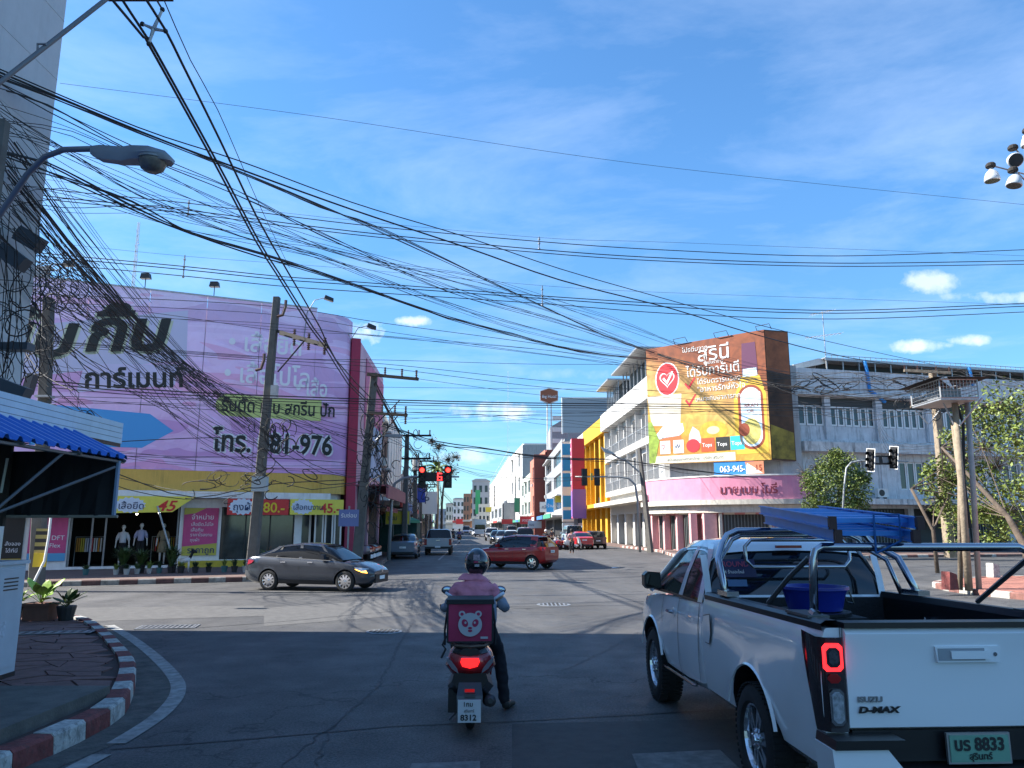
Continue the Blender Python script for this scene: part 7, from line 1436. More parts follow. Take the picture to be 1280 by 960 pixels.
skin('shoe', [(.345, .66, .055, (.045, .05)), (.365, .76, .05, (.048, .042)), (.425, .88, .035, (.045, .032)), (.44, .91, .03, (.03, .025))], [(0, 1), (1, 2), (2, 3)], M_SHOE, body_); skin('shoe', [(-.15, .80, .375, .045), (-.15, .98, .37, (.04, .03))], [(0, 1)], M_SHOE, body_)
fc = MB().ball((.035, .735, 1.50), .088, 16, (.9, 1.02, 1.22)).build('face', M_SKIN, body_, smooth=True)
for s in (-1, 1): MB().ball((.035+s*.032, .818, 1.515), .010, 8).build('eye', M_DKTEXT, fc, smooth=True)
MB().ball((.035, .832, 1.487), .014, 8, (.8, 1, 1.4)).build('nose', M_SKIN, fc, smooth=True); MB().ball((.035, .818, 1.452), .02, 8, (1.3, .4, .35)).build('mouth', mat('lips', (.25, .08, .06), .5), fc, smooth=True)
hm = MB(); k = 24; rows = []
for i in range(15):
 a = math.pi*(.0+i/14*.86); rr_ = .135*math.sin(a) if i else .001; z = 1.515+.150*math.cos(a)
 rows.append([(.035+rr_*.98*math.cos(2*math.pi*j/k), .735+rr_*1.12*math.sin(2*math.pi*j/k), z) for j in range(k)])
hm.grid(rows, closed=True); hl = hm.build('helmet', mat('helmet_black', (.010, .010, .012), .18, coat=1), body_, smooth=True)
MB().tube([(.035+.065*math.cos(2*math.pi*j/24), .735+.078*math.sin(2*math.pi*j/24), 1.40) for j in range(24)], .012, 6, closed=True).build('helmet_rim', M_SHOE, hl, smooth=True)
mb = MB(); mb.grid([[(.035+.135*math.cos(a), .735+.155*math.sin(a), z) for a in [math.pi*(.12+.76*i/10) for i in range(11)]] for z in (1.44, 1.50, 1.56)]); mb.build('visor', M_GLASS, hl, smooth=True)
for (x0, x1, z0, z1, m) in ((-.035, .035, 1.545, 1.60, mat('helmet_decal', (.30, .22, .24), .5, var=.8, scale=40)), (-.02, .03, 1.475, 1.50, M_GREYP), (-.03, .02, 1.515, 1.535, M_BOXP)):
 mb = MB(); rows = []
 for z in (z0, (z0+z1)/2, z1):
  rr_ = math.sqrt(max(0, 1-((z-1.525)/.142)**2))*.137; rows.append([(.035+x, .735-math.sqrt(max(1e-6, (rr_*1.12)**2-(x*1.12)**2))-.004, z) for x in [x0+(x1-x0)*i/4 for i in range(5)]])
 mb.grid(rows); mb.build('helmet_decal', m, hl, smooth=True)
# ---------------------------------------------------------------- other riders and parked scooters, seen small
def mini_scooter(loc, rz, label, m, group=None):
 t = thing('scooter', label, 'scooter', loc, rz, group)
 if 's' not in _mini:
  w = tyre_mesh(.27, .09, .15).mesh('wheel', M_RUBBER, True); _mini['w'] = w
  _mini['b'] = loft([sring(-.36, .11, .5, .72), sring(-.2, .19, .40, .80), sring(.3, .16, .34, .78), sring(.5, .12, .26, .5), sring(.95, .12, .26, .4)]).mesh('body'); _mini['s'] = 1
  _mini['f'] = MB().tube([(0, 1.28, .27), (0, 1.1, .6), (0, 1.0, .98)], [.05, .14, .08], 8).mesh('front_shield')
  _mini['h'] = MB().tube([(-.33, .85, 1.02), (0, .97, 1.02), (.33, .85, 1.02)], .02, 5).mesh('handlebar', M_SCB); _mini['t'] = MB().box(-.1, .1, -.39, -.3, .62, .70).mesh('tail_lamp', M_TAIL); _mini['p'] = MB().box(-.1, .1, -.42, -.40, .2, .38).mesh('number_plate', M_WHITE); _mini['m'] = MB().tube([(-.25, .88, 1.02), (-.30, .88, 1.2)], .04, 5).mesh('mirror', M_SCB)
 for k, y in (('w', 0), ('w', 1.28)): o = obj('wheel', _mini['w'], t); o.location = (0, y, .27)
 for k in ('b', 'f'):
  me = _mini[k].copy(); me.materials.append(m); obj({'b': 'body', 'f': 'front_shield'}[k], me, t)
 for k in ('h', 't', 'p', 'm'): obj(_mini[k].name.split('.')[0], _mini[k], t)
 return t
_mini = {}
def mini_rider(loc, rz, label, top, bottom, helm, standing=False):
 t = thing('person', label, 'person', loc, rz)
 if standing:
  b = skin('body', [(0, 0, .95, .13), (0, 0, 1.2, (.16, .11)), (0, 0, 1.42, .07), (0, .01, 1.6, .09), (.2, 0, 1.38, .05), (.26, .03, 1.1, .04), (.25, .12, .9, .03), (-.2, 0, 1.38, .05), (-.26, .03, 1.1, .04), (-.25, .12, .9, .03), (.09, 0, .9, .08), (.1, 0, .5, .06), (.1, .0, .07, .045), (.1, .15, .04, .035), (-.09, 0, .9, .08), (-.1, 0, .5, .06), (-.1, 0, .07, .045), (-.1, .15, .04, .035)], [(0, 1), (1, 2), (2, 3), (1, 4), (4, 5), (5, 6), (1, 7), (7, 8), (8, 9), (0, 10), (10, 11), (11, 12), (12, 13), (0, 14), (14, 15), (15, 16), (16, 17)], M_SKIN, t, 1)
  skin('shirt', [(0, 0, .93, (.16, .13)), (0, 0, 1.2, (.19, .14)), (0, 0, 1.42, .08), (.21, 0, 1.36, .075), (.26, .03, 1.12, .06), (-.21, 0, 1.36, .075), (-.26, .03, 1.12, .06)], [(0, 1), (1, 2), (1, 3), (3, 4), (1, 5), (5, 6)], top, b, 1); skin('trousers', [(0, 0, .92, .15), (.1, 0, .8, .1), (.1, 0, .45, .08), (.1, 0, .12, .06), (-.1, 0, .8, .1), (-.1, 0, .45, .08), (-.1, 0, .12, .06)], [(0, 1), (1, 2), (2, 3), (0, 4), (4, 5), (5, 6)], bottom, b, 1)
  hz = (0, .01, 1.62)
 else:
  b = skin('body', [(0, .4, .84, .13), (0, .44, 1.1, (.15, .11)), (0, .5, 1.33, .07), (0, .53, 1.5, .09), (.18, .5, 1.26, .055), (.3, .55, 1.05, .04), (.32, .82, 1.03, .03), (-.18, .5, 1.26, .055), (-.3, .55, 1.05, .04), (-.32, .82, 1.03, .03), (.12, .42, .82, .09), (.2, .85, .7, .06), (.16, .75, .36, .04), (-.12, .42, .82, .09), (-.2, .85, .7, .06), (-.16, .75, .36, .04)], [(0, 1), (1, 2), (2, 3), (1, 4), (4, 5), (5, 6), (1, 7), (7, 8), (8, 9), (0, 10), (10, 11), (11, 12), (0, 13), (13, 14), (14, 15)], M_SKIN, t, 1)
  skin('jacket', [(0, .38, .86, (.16, .14)), (0, .44, 1.1, (.19, .14)), (0, .49, 1.33, .08), (.19, .5, 1.25, .08), (.3, .55, 1.06, .06), (.32, .78, 1.03, .045), (-.19, .5, 1.25, .08), (-.3, .55, 1.06, .06), (-.32, .78, 1.03, .045)], [(0, 1), (1, 2), (1, 3), (3, 4), (4, 5), (1, 6), (6, 7), (7, 8)], top, b, 1); skin('trousers', [(0, .4, .84, .15), (.12, .45, .82, .11), (.2, .85, .7, .085), (.16, .76, .4, .06), (-.12, .45, .82, .11), (-.2, .85, .7, .085), (-.16, .76, .4, .06)], [(0, 1), (1, 2), (2, 3), (0, 4), (4, 5), (5, 6)], bottom, b, 1)
  hz = (0, .53, 1.52)
 MB().ball(hz, .135, 12, (.95, 1.05, 1)).build('helmet', helm, b, smooth=True); return t
M_HR = mat('helmet_red', (.4, .02, .03), .3); M_HW = mat('helmet_white', (.6, .6, .6), .3)
p = lane(574, 679); mini_scooter(p, STREET, 'small dark scooter driving away down the far street', M_SCB); mini_rider(p, STREET, 'distant rider in a violet blue jacket on the dark scooter', mat('violet_jacket', (.08, .07, .25), .8), M_TRS, M_SHOE)
p = lane(566, 677); mini_scooter(p, STREET, 'second distant scooter between the white pickup and the violet rider', M_SCR); mini_rider(p, STREET, 'distant rider in dark clothes close to the old white pickup', M_TRS, M_TRS, M_SHOE)
p = lane(715, 692); mini_rider(p, R(10), 'pedestrian in a pale pink top and dark trousers beside the parked scooters', mat('pale_pink_cloth', (.6, .35, .35), .8), M_TRS, mat('hair_black', (.01, .01, .01), .7), True)
cols = [M_HW, M_SCB, paint('scooter_blue', (.05, .10, .3)), M_HW, M_SCR, M_SCB, M_HW]
wh = ['white scooter parked nearest the red hatchback', 'black scooter parked second from the red hatchback', 'blue scooter in the middle of the parked scooters', 'white scooter right of the blue one in the parked row', 'red scooter next to the pale pink pedestrian', 'black scooter behind the pale pink pedestrian', 'white scooter closest to the bright red car']
for k in range(7):
 p = lane(682+k*4.6, 687.5-(k % 2)*.8); mini_scooter(p, R(-60+random.uniform(-8, 8)), wh[k], cols[k], 'scooters parked at the right kerb of the far street')
p = lane(680, 686); mini_rider(p, R(-20), 'person with a white helmet seated among the parked scooters', M_TRS, M_TRS, M_HW); p = lane(690, 684); mini_rider(p, R(30), 'person in a dark shirt standing behind the parked scooters', mat('dark_shirt', (.03, .03, .05), .8), M_TRS, M_SHOE, True)
for k in range(6):
 mini_scooter(Vector((-7.0-.3-.05*k, 39+k*.8, .15)), R(70+random.uniform(-8, 8)), ['grey', 'red', 'black', 'white', 'dark blue', 'second black'][k]+' scooter parked on the shaded left pavement '+['closest to the corner pole', 'beside the grey one', 'in the middle of its row', 'past the black one', 'before the green umbrella', 'under the green umbrella'][k], (M_CARSIL, M_SCR, M_SCB, M_HW, M_CARBLU, M_SCB)[k], 'scooters parked on the shaded left pavement')
# ================================================================ POLES, SIGNALS, LAMPS
M_POLE = mat('concrete_pole', (.125, .118, .107), .9, var=.25, scale=4, bump=.4, streak=.4, dirt=(.09, .085, .075)); M_WOOD = mat('weathered_wood', (.30, .24, .17), .9, var=.35, scale=5, bump=.6, bscale=18, streak=.4, dirt=(.10, .08, .055)); M_INS = mat('insulator_brown', (.08, .04, .03), .3); M_ARM = mat('crossarm_steel', (.022, .019, .017), .8, var=.3)
def pole(label, bx_, by_, topz, lean=(0, 0), w=.30, wt=.2, m=None, z0=.15, cat='utility pole', name='utility_pole', rnd=False):
 t = thing(name, label, cat, (bx_, by_, 0)); m = m or M_POLE; mb = MB()
 if rnd: mb.tube([(lean[0]*f, lean[1]*f, z0-.02+(topz-z0)*f) for f in (0, .33, .66, 1)], [w/2+(wt-w)/2*f for f in (0, .33, .66, 1)], 12)
 else:
  rows = []
  for f in (0, .25, .5, .75, 1): h = (w+(wt-w)*f)/2; c = Vector((lean[0]*f, lean[1]*f, z0-.02+(topz-z0)*f)); rows.append([(c.x-h, c.y-h*.8, c.z), (c.x-h*.8, c.y-h, c.z), (c.x+h*.8, c.y-h, c.z), (c.x+h, c.y-h*.8, c.z), (c.x+h, c.y+h, c.z), (c.x-h, c.y+h, c.z)])
  ids = mb.grid(rows, closed=True); mb.face(ids[-1])
 mb.build('shaft', m, t, fix=True, smooth=rnd); return t
def insul(t, x, y, z, h=.28, up=True):
 mb = MB(); prof = []
 for k in range(4): prof += [(.035, h*k/4), (.07, h*k/4+.02), (.035, h*k/4+.05)]
 mb.lathe([(r, z+(q if up else -q)) for r, q in prof], 8, (x, y, 0)); mb.build('insulator', M_INS, t, fix=True)
def arm(t, a, b, w=.1, h=.12, m=None):
 a, b = Vector(a), Vector(b); d = b-a; L_ = d.length; ang = math.atan2(d.y, d.x); o = MB().box(0, L_, -w/2, w/2, -h/2, h/2).build('crossarm', m or M_ARM, t); o.location = a; o.rotation_euler = (0, -math.asin(d.z/L_), ang); return o
B1 = Vector((-9.55, 28.9, 0)); T1 = P(346, 371, 28.9); p1_ = pole('tall square concrete pole in front of the lilac banner behind the graphite sedan', B1.x, B1.y, T1.z, (T1.x-B1.x, 0), .36, .24)
a1 = P(347, 414, 28.9)-B1; b1 = P(407, 431, 27.2)-B1
arm(p1_, a1, b1); arm(p1_, a1+Vector((0, .35, 0)), b1+Vector((0, .35, 0))); MB().tube([a1+Vector((.1, 0, -1.6)), a1+(b1-a1)*.6], .03, 5).build('brace', M_ARM, p1_)
for f in (.35, .65, .97): insul(p1_, *(a1+(b1-a1)*f+Vector((0, .1, .02)))); insul(p1_, *(a1+(b1-a1)*f+Vector((0, .1, -.1))), up=False)
for (x, y) in ((357, 383), (330, 450)): q = P(x, y, 28.8)-B1; MB().tube([q+Vector((-.3, 0, -.4)), q+Vector((-.1, 0, -.35)), q, q+Vector((0, 0, .25))], .06, 6).build('cable_clamp', M_INS, p1_)
q = P(343, 490, 28.7)-B1; MB().cbox(q, (.25, .2, .5)).build('junction_box', M_GALV, p1_); q = P(325, 605, 28.6)-B1; MB().cbox(q, (.55, .25, .55)).build('meter_box', mat('meter_box', (.42, .48, .52), .6), p1_)
B2 = Vector((-6.75, 34.2, 0)); T2 = P(468, 466, 34.2); p2_ = pole('square concrete pole with two insulator crossarms at the far left corner', B2.x, B2.y, T2.z, (T2.x-B2.x, 0), .42, .28)
for (xa, ya, xb, yb) in ((459, 468, 523, 474), (461, 516, 509, 519)):
 a = P(xa, ya, 34.0)-B2; b = P(xb, yb, 33.6)-B2; arm(p2_, a, b, .12, .13)
 for f in (.35, .68, .96): insul(p2_, *(a+(b-a)*f+Vector((0, 0, .05))), h=.4);
 if ya > 500:
  for f in (.62, .96): insul(p2_, *(a+(b-a)*f+Vector((0, 0, -.05))), h=.4, up=False)
MB().tube([P(470, 530, 34)-B2, P(500, 500, 33.8)-B2], .025, 4).build('brace', M_ARM, p2_); MB().tube([P(465, 560, 34)-B2, P(497, 520, 33.8)-B2], .025, 4).build('brace', M_ARM, p2_)
def smallpole(label, px, pyb, Y, pyt, dx=0, arms=2, aw=(-.3, 1.6)):
 a = P(px, 650, Y); T = P(px+dx, pyt, Y); t = pole(label, a.x, Y, T.z, (T.x-a.x, 0), .36, .25)
 for k in range(arms):
  z = T.z-.1-k*1.5; arm(t, (T.x-a.x+aw[0], -.2, z), (T.x-a.x+aw[1], -.2, z))
  for f in (.1, .8, 1.5): insul(t, T.x-a.x+f, -.2, z+.05, h=.35)
 return t
smallpole('concrete pole with a crossarm behind the left traffic signal arm', 506, 700, 50, 543, 3)
smallpole('leaning concrete pole just right of the left traffic signal post', 520, 690, 62, 575, -1, 1)
smallpole('thin pole between the two red signals farther down the left pavement', 526, 690, 82, 590, 0, 2)
smallpole('distant pole with short crossarm among the left street wires', 533, 690, 105, 605, 0, 2)
smallpole('farthest distinguishable pole on the left pavement', 538, 690, 140, 618, 0, 2)
tr_ = thing('transformer', 'grey transformer drums hung on the pole beyond the left signals', 'transformer', P(520, 580, 61.5)); MB().lathe([(.28, -.5), (.3, -.45), (.3, .45), (.22, .5)], 12).build('drum', M_GALV, tr_); MB().cyl((0, 0, .5), (0, 0, .8), .05, 6).build('bushing', M_INS, tr_)
B4 = Vector((P(50, 690, 23.6).x, 23.6, 0)); T4 = P(61, 372, 23.6); p4_ = pole('cable smothered concrete pole at the left before the banner', B4.x, B4.y, T4.z, (T4.x-B4.x, 0), .34, .26)
q = P(51, 680, 23.35)-B4; mp_ = stripes('hazard_stripes', (.30, .25, .08), (.015, .015, .015), .22, 2); mb = MB(); mb.box(q.x-.17, q.x+.17, q.y-.02, q.y, q.z-.3, q.z+.45); o = mb.build('hazard_plate', mp_, p4_); MB().cbox(P(50, 700, 23.3)-B4, (.38, .05, .4)).build('warning_plate', mat('warn_yellow', (.6, .42, .02), .6), p4_)
MB().cbox(P(56, 496, 23.4)-B4, (.42, .36, .06)).build('band', M_GALV, p4_)
t = thing('bent_pipe', 'thin white pipe bent out at its foot beside the hazard striped pole', 'pipe', (B4.x+.45, B4.y-.4, 0)); MB().tube([(0, 0, 3.6), (0, 0, 1.6), (-.05, 0, .9), (-.35, 0, .15)], .035, 6).build('pipe', M_WFRAME, t)
B5 = Vector((P(1188, 690, 45.2).x, 45.2, 0)); T5 = P(1166, 466, 45.2); p5_ = pole('weathered concrete pole with long crossarm in front of the grey building', B5.x, B5.y, T5.z, (T5.x-B5.x, 0), .52, .34, M_WOOD)
for (xa, ya, xb, yb) in ((1130, 463, 1188, 466), (1138, 508, 1175, 510)):
 a = P(xa, ya, 45)-B5; b = P(xb, yb, 44.6)-B5; arm(p5_, a, b, .14, .16, M_WOOD)
 for f in (.02, .3, .7, .98): insul(p5_, *(a+(b-a)*f+Vector((0, 0, .06))), h=.3)
MB().tube([P(1160, 530, 45)-B5, P(1144, 512, 45)-B5], .04, 4).tube([P(1162, 530, 45)-B5, P(1175, 512, 45)-B5], .04, 4).build('brace', M_GALV, p5_)
t = thing('air_conditioner', 'cluster of grey boxes hung beside the right concrete pole', 'utility box', P(1180, 498, 44.8)); [MB().box(x, x+.35, -.2, .2, -.2, .3).build('casing', M_STEEL, t) for x in (0, .5)]
Bc = Vector((15.0, 25.9, 0)); Bc = G(1212, 737, .15); Bc.z = 0
cg = thing('cage_platform', 'wire cage with a small hipped roof raised on two tall posts on the red island', 'cage', Bc)
def rel(px, py, Y): return P(px, py, Y)-Bc
M_TIMB = M_WOOD
MB().tube([(0-.02, 0, .12), rel(1203, 620, Bc.y), rel(1193, 500, Bc.y)], [.105, .095, .085], 10).build('timber_post', M_TIMB, cg, smooth=True); MB().tube([(-.12, .25, .12), rel(1200, 600, Bc.y+.25), rel(1190, 520, Bc.y+.25)], [.07, .07, .06], 8).build('timber_post', M_TIMB, cg, smooth=True)
MB().tube([rel(1224, 740, Bc.y), rel(1216, 600, Bc.y), rel(1209, 500, Bc.y)], .075, 12).build('steel_post', mat('dull_steel_post', (.36, .33, .31), .6, .3, var=.2), cg, smooth=True)
MB().tube([rel(1196, 505, Bc.y), rel(1204, 530, Bc.y), rel(1205, 600, Bc.y), rel(1213, 660, Bc.y)], .04, 6).build('hose', M_CABLE, cg)
c0 = rel(1176, 497, Bc.y-.6); c1 = rel(1223, 494, Bc.y-.6); zb, zt = c0.z, rel(1176, 474, Bc.y-.6).z; x0, x1, y0, y1 = c0.x, c1.x, -.6, 1.0
MB().box(x0, x1, y0, y1, zb-.06, zb).build('platform', M_GALV, cg)
fr_ = MB(); [fr_.tube([(x, y, zb), (x, y, zt)], .025, 4) for x in (x0, x1) for y in (y0, y1)]; [fr_.tube([(x0, y, z), (x1, y, z)], .02, 4) for y in (y0, y1) for z in (zb, zt)]; [fr_.tube([(x, y0, z), (x, y1, z)], .02, 4) for x in (x0, x1) for z in (zb, zt)]; tag(fr_.build('cage_frame', M_GALV, cg), kind='stuff')
wm = MB(); n = 11
for k in range(1, n):
 x = x0+(x1-x0)*k/n; [wm.tube([(x, y, zb), (x, y, zt)], .009, 3) for y in (y0, y1)]; y = y0+(y1-y0)*k/n; [wm.tube([(xx, y, zb), (xx, y, zt)], .009, 3) for xx in (x0, x1)]
for k in range(1, 5): z = zb+(zt-zb)*k/5; wm.tube([(x0, y0, z), (x1, y0, z), (x1, y1, z), (x0, y1, z)], .009, 3, closed=True)
tag(wm.build('wire_mesh', M_GALV, cg), kind='stuff')
cx, cy = (x0+x1)/2, (y0+y1)/2; rm_ = MB(); o_ = .28
for q in (((x0-o_, y0-o_), (x1+o_, y0-o_)), ((x1+o_, y0-o_), (x1+o_+.15, y1+o_)), ((x1+o_+.15, y1+o_), (x0-o_, y1+o_)), ((x0-o_, y1+o_), (x0-o_, y0-o_))): rm_.poly([(*q[0], zt+.02), (*q[1], zt+.02), (cx+.15, cy, zt+.24), (cx-.15, cy, zt+.24)])
rm_.build('roof', M_SHOPDARK, cg); MB().tube([(x0+.4, 0, zb-.06), (.05, 0, zb-.7)], .025, 5).build('strut', M_GALV, cg); MB().tube([(x1+.1, y0, zb), (c1.x-.35, -.1, zb-.75)], .025, 5).build('strut', M_GALV, cg)
MB().box(x0+.2, x0+.9, cy-.3, cy+.3, zb, zb+.35).build('siren_box', M_STEEL, cg)
for px_, py_, lb in ((1188, 737, 'broken concrete stub beside the cage posts on the island'), (1242, 722, 'red and white concrete block at the back of the island')):
 p = G(px_, py_, .15); t = thing('concrete_block', lb, 'concrete block', (p.x, p.y, .15), R(20)); MB().slab([(-.17, 0), (.17, 0), (.14, .42), (-.12, .5)], -.14, .14).build('block', M_KR if px_ < 1200 else M_KW, t)
Bm = Vector((P(1282, 175, 19).x, 19, 0)); lm_ = thing('floodlight_mast', 'white mast carrying a ring of dome floodlights at the right frame edge', 'lamp mast', Bm)
zt = P(1282, 170, 19).z; MB().tube([(.1, 0, 0), (0, 0, zt)], [.09, .06], 12).build('mast', M_WHITEP, lm_, smooth=True)
M_DOME = mat('dome_lamp_shell', (.62, .64, .66), .35, .2, var=.1)
def dome(px, py, Y, tilt, ay=0):
 q = P(px, py, Y)-Bm; s = .185; mb = MB(); mb.xf(Matrix.Translation(q) @ Matrix.Rotation(R(tilt), 4, 'Y') @ Matrix.Rotation(R(ay), 4, 'X')); mb.lathe([(s*.96, -.10), (s*1.02, -.08), (s*.97, 0), (s*.8, .11), (s*.5, .18), (.05, .21), (.045, .27)], 20); o = mb.build('dome_lamp', M_DOME, lm_, smooth=True); m2 = MB(); m2.xf(Matrix.Translation(q) @ Matrix.Rotation(R(tilt), 4, 'Y') @ Matrix.Rotation(R(ay), 4, 'X')); m2.lathe([(s*.9, -.103), (s*.9, -.098)], 20); m2.build('lens', mat('lamp_lens_dark', (.06, .06, .06), .2), o)
 m3 = MB(); m3.xf(Matrix.Translation(q)).lathe([(.09, .27), (.12, .30), (.12, .36), (.09, .40)], 12); m3.build('ballast', M_ARM, o)
 MB().tube([q+Vector((.05, 0, .33)), (0, 0, q.z+.25)], .02, 5).build('lamp_arm', M_STEEL, lm_)
dome(1240, 222, 18.6, 0); dome(1268, 200, 18.2, 25, -60); dome(1268, 228, 18.2, 14); dome(1286, 178, 18.6, 0)
Bl = Vector((-7.3, 9.6, 0)); sl = thing('street_lamp', 'grey cobra head street lamp reaching over the cables at top left', 'street lamp', Bl); Y = 8.6
def rl(px, py, Y=8.6): return P(px, py, Y)-Bl
MB().tube([rl(-60, 350, 9.4), rl(0, 268, 9.2), rl(34, 218, 9.0), rl(56, 196, 8.9), rl(80, 187, 8.8), rl(118, 186, 8.6)], .036, 10).build('lamp_arm', mat('lamp_arm_grey', (.16, .17, .19), .5, .3), sl, smooth=True); MB().tube([(0, 0, 0), (0, 0, rl(-60, 350, 9.4).z)], .08, 8).build('pole', M_POLE, sl)
h0 = rl(115, 190); h1 = rl(216, 196); d = h1-h0; M_LH = mat('lamp_housing', (.22, .24, .27), .5, .2, var=.1)
def lh(f, w, zt_, zb_): c = h0+d*f; return [(c.x, c.y-w, c.z+zb_*.3), (c.x, c.y-w*.8, c.z+zt_), (c.x, c.y+w*.8, c.z+zt_), (c.x, c.y+w, c.z+zb_*.3), (c.x, c.y+w*.7, c.z+zb_), (c.x, c.y-w*.7, c.z+zb_)]
lo = loft([lh(0, .05, .06, -.04), lh(.12, .08, .07, -.10), lh(.4, .09, .06, -.12), lh(.52, .13, .07, -.10), lh(.75, .17, .06, -.09), lh(.95, .14, .02, -.08), lh(1.0, .07, -.02, -.07)]).build('lamp_head', M_LH, sl, fix=True, angle=50)
c = h0+d*.76; mb = MB(); mb.lathe([(.165, -.05), (.16, -.09), (.13, -.17), (.08, -.205), (.005, -.215)], 22, tuple(c)); mb.build('lens_bowl', mat('lamp_bowl_dusty', (.14, .13, .11), .35, var=.5, scale=12), lo, smooth=True)
MB().lathe([(.175, -.045), (.175, -.07)], 22, tuple(c)).build('lens_ring', M_STEEL, lo)
ty_ = thing('steel_stay', 'long grey steel stay crossing the white building at the top left corner', 'stay', Bl+Vector((0, .5, 0))); o_ = Bl+Vector((0, .5, 0)); MB().tube([P(-30, 128, 9.6)-o_, P(0, 103, 9.7)-o_, P(134, -2, 10.3)-o_, P(160, -22, 10.5)-o_], .035, 8).build('tube', mat('lamp_arm_grey', (.16, .17, .19), .5, .3), ty_, smooth=True); MB().tube([P(47, 66, 9.9)-o_, P(47, 55, 9.9)-o_, P(58, 55, 9.9)-o_], .018, 5).build('hook', M_STEEL, ty_); MB().tube([(0, 0, 0), (0, 0, P(-30, 128, 9.6).z)], .12, 6).build('post', M_POLE, ty_)
xa = thing('crossarm_assembly', 'timber crossarm with four way cable spacer at the top edge of the frame', 'crossarm', P(170, -2, 10.5)); o_ = P(170, -2, 10.5); o = MB().box(-.45, .55, -.06, .06, -.01, .14).build('crossarm', mat('crossarm_timber', (.09, .04, .025), .8, var=.3), xa)
c = P(192, 36, 10.4)-o_
for (px_, py_) in ((203, 12), (178, 30), (207, 39), (186, 55)): q = P(px_, py_, 10.4)-o_; MB().tube([c, c+(q-c)*.6, q], [.03, .022, .02], 6).build('spacer_arm', M_GALV, xa); MB().ball(tuple(q), .038, 8).build('clamp', M_CABLE, xa, smooth=True)
MB().tube([P(203, 12, 10.4)-o_, (.3, 0, .0)], .015, 5).build('hanger', M_INS, xa)
# ---------------------------------------------------------------- traffic signals
M_SIGB = mat('signal_black', (.012, .012, .013), .5); M_LENS = mat('signal_lens_off', (.02, .02, .02), .2); M_REDL = mat('signal_red_lit', (.8, .05, .03), .3, emit=(1, .03, .02, 2.6)); M_DIG = mat('digit_red_lit', (.8, .05, .05), .3, emit=(1, .03, .03, 2.2)); M_SPOLE = mat('signal_pole_grey', (.30, .32, .33), .5, .3, var=.1)
def head(t, c, s=1.0, lit=False, rz=0.0, back=True, tilt=0, border=False):
 """three aspect head, front towards -y"""
 w, h, dp = .30*s, .98*s, .22*s; o = MB().box(-w/2, w/2, 0, dp, -h/2, h/2).build('signal_head', M_SIGB, t); o.location = c; o.rotation_euler = (0, R(tilt), rz)
 if border:
  e = .035*s; W2, H2 = w/2+.07*s, h/2+.09*s; mb = MB(); mb.box(-W2, W2, .08, .09, -H2, H2); mb.build('backboard', M_SIGB, o); mb = MB().box(-W2-e, -W2, .07, .1, -H2-e, H2+e).box(W2, W2+e, .07, .1, -H2-e, H2+e).box(-W2, W2, .07, .1, H2, H2+e).box(-W2, W2, .07, .1, -H2-e, -H2); mb.build('white_border', M_WFRAME, o)
 else: MB().box(-w/2-.04, w/2+.04, .05, .07, -h/2-.05, h/2+.05).build('backboard', M_SIGB, o)
 for k in range(3):
  z = h*(.33-.33*k); mb = MB(); mb.lathe([(.105*s, -.012), (.11*s, 0)], 18, (0, 0, z), 'y'); mb.build('lens', M_REDL if (lit and k == 0) else M_LENS, o)
  mb = MB(); rows = []
  for yy in (0, -.2*s): rows.append([(.125*s*math.cos(a), yy, z+.125*s*math.sin(a)) for a in [math.pi*(-.15+1.3*i/12) for i in range(13)]])
  mb.grid(rows); mb.build('visor', M_SIGB, o)
 return o
Bs = Vector((P(487, 650, 42).x, 42, 0)); sg1 = thing('traffic_signal', 'cantilever traffic signal with two red lamps and red countdown over the far street', 'traffic light', Bs)
def rs(px, py, Y=42.0): return P(px, py, Y)-Bs
MB().tube([(0, 0, .14), rs(489, 640), rs(490, 615), rs(494, 604), rs(503, 598), rs(515, 596), rs(574, 596)], [.11, .085, .08, .075, .07, .065, .045], 10).build('mast_arm', M_SPOLE, sg1, smooth=True)
head(sg1, rs(527.5, 596, 41.8), 1.12, True); head(sg1, rs(560, 596, 41.8), 1.12, True)
o = MB().box(-.52, .52, 0, .18, -.24, .24).build('countdown_box', M_SIGB, sg1); o.location = rs(543, 596, 41.8)
def digit6(o, x, z, w, h, m):
 q = .045; y0, y1 = -.02, -.004
 for (a, b, c, d) in ((x, x+w, z+h-q, z+h), (x, x+q, z, z+h), (x, x+w, z+h/2-q/2, z+h/2+q/2), (x+w-q, x+w, z, z+h/2), (x, x+w, z, z+q)): MB().box(a, b, y0, y1, c, d).build('digit_bar', m, o)
digit6(o, .16, -.20, .25, .40, M_DIG)
Br = G(803, 691); Br = Vector((9.6, 56.0, 0)); sg2 = thing('traffic_signal', 'cantilever signal facing away with two black backboards before the yellow shophouse', 'traffic light', Br);
def r2(px, py, Y=55.5): return P(px, py, Y)-Br
MB().tube([r2(800, 690, 56), r2(797, 625), r2(794, 606), r2(786, 598), r2(772, 596), r2(719, 596)], [.1, .09, .08, .075, .07, .05], 10).build('mast_arm', M_SPOLE, sg2, smooth=True)
for px_ in (731, 747): head(sg2, r2(px_, 596, 55.3)+Vector((0, .4, 0)), 1.15, False, math.pi, border=False).name = 'signal_head'
MB().cbox(r2(739.5, 596, 55.2), (.15, .1, .5)).build('bracket', mat('bracket_yellow', (.5, .42, .1), .6), sg2)
Bq = Vector((9.7, 55.0, 0)); sg3 = thing('street_lamp', 'square concrete street lamp pole with long arm before the white shophouses', 'street lamp', Bq)
def r3(px, py, Y=55.0): return P(px, py, Y)-Bq
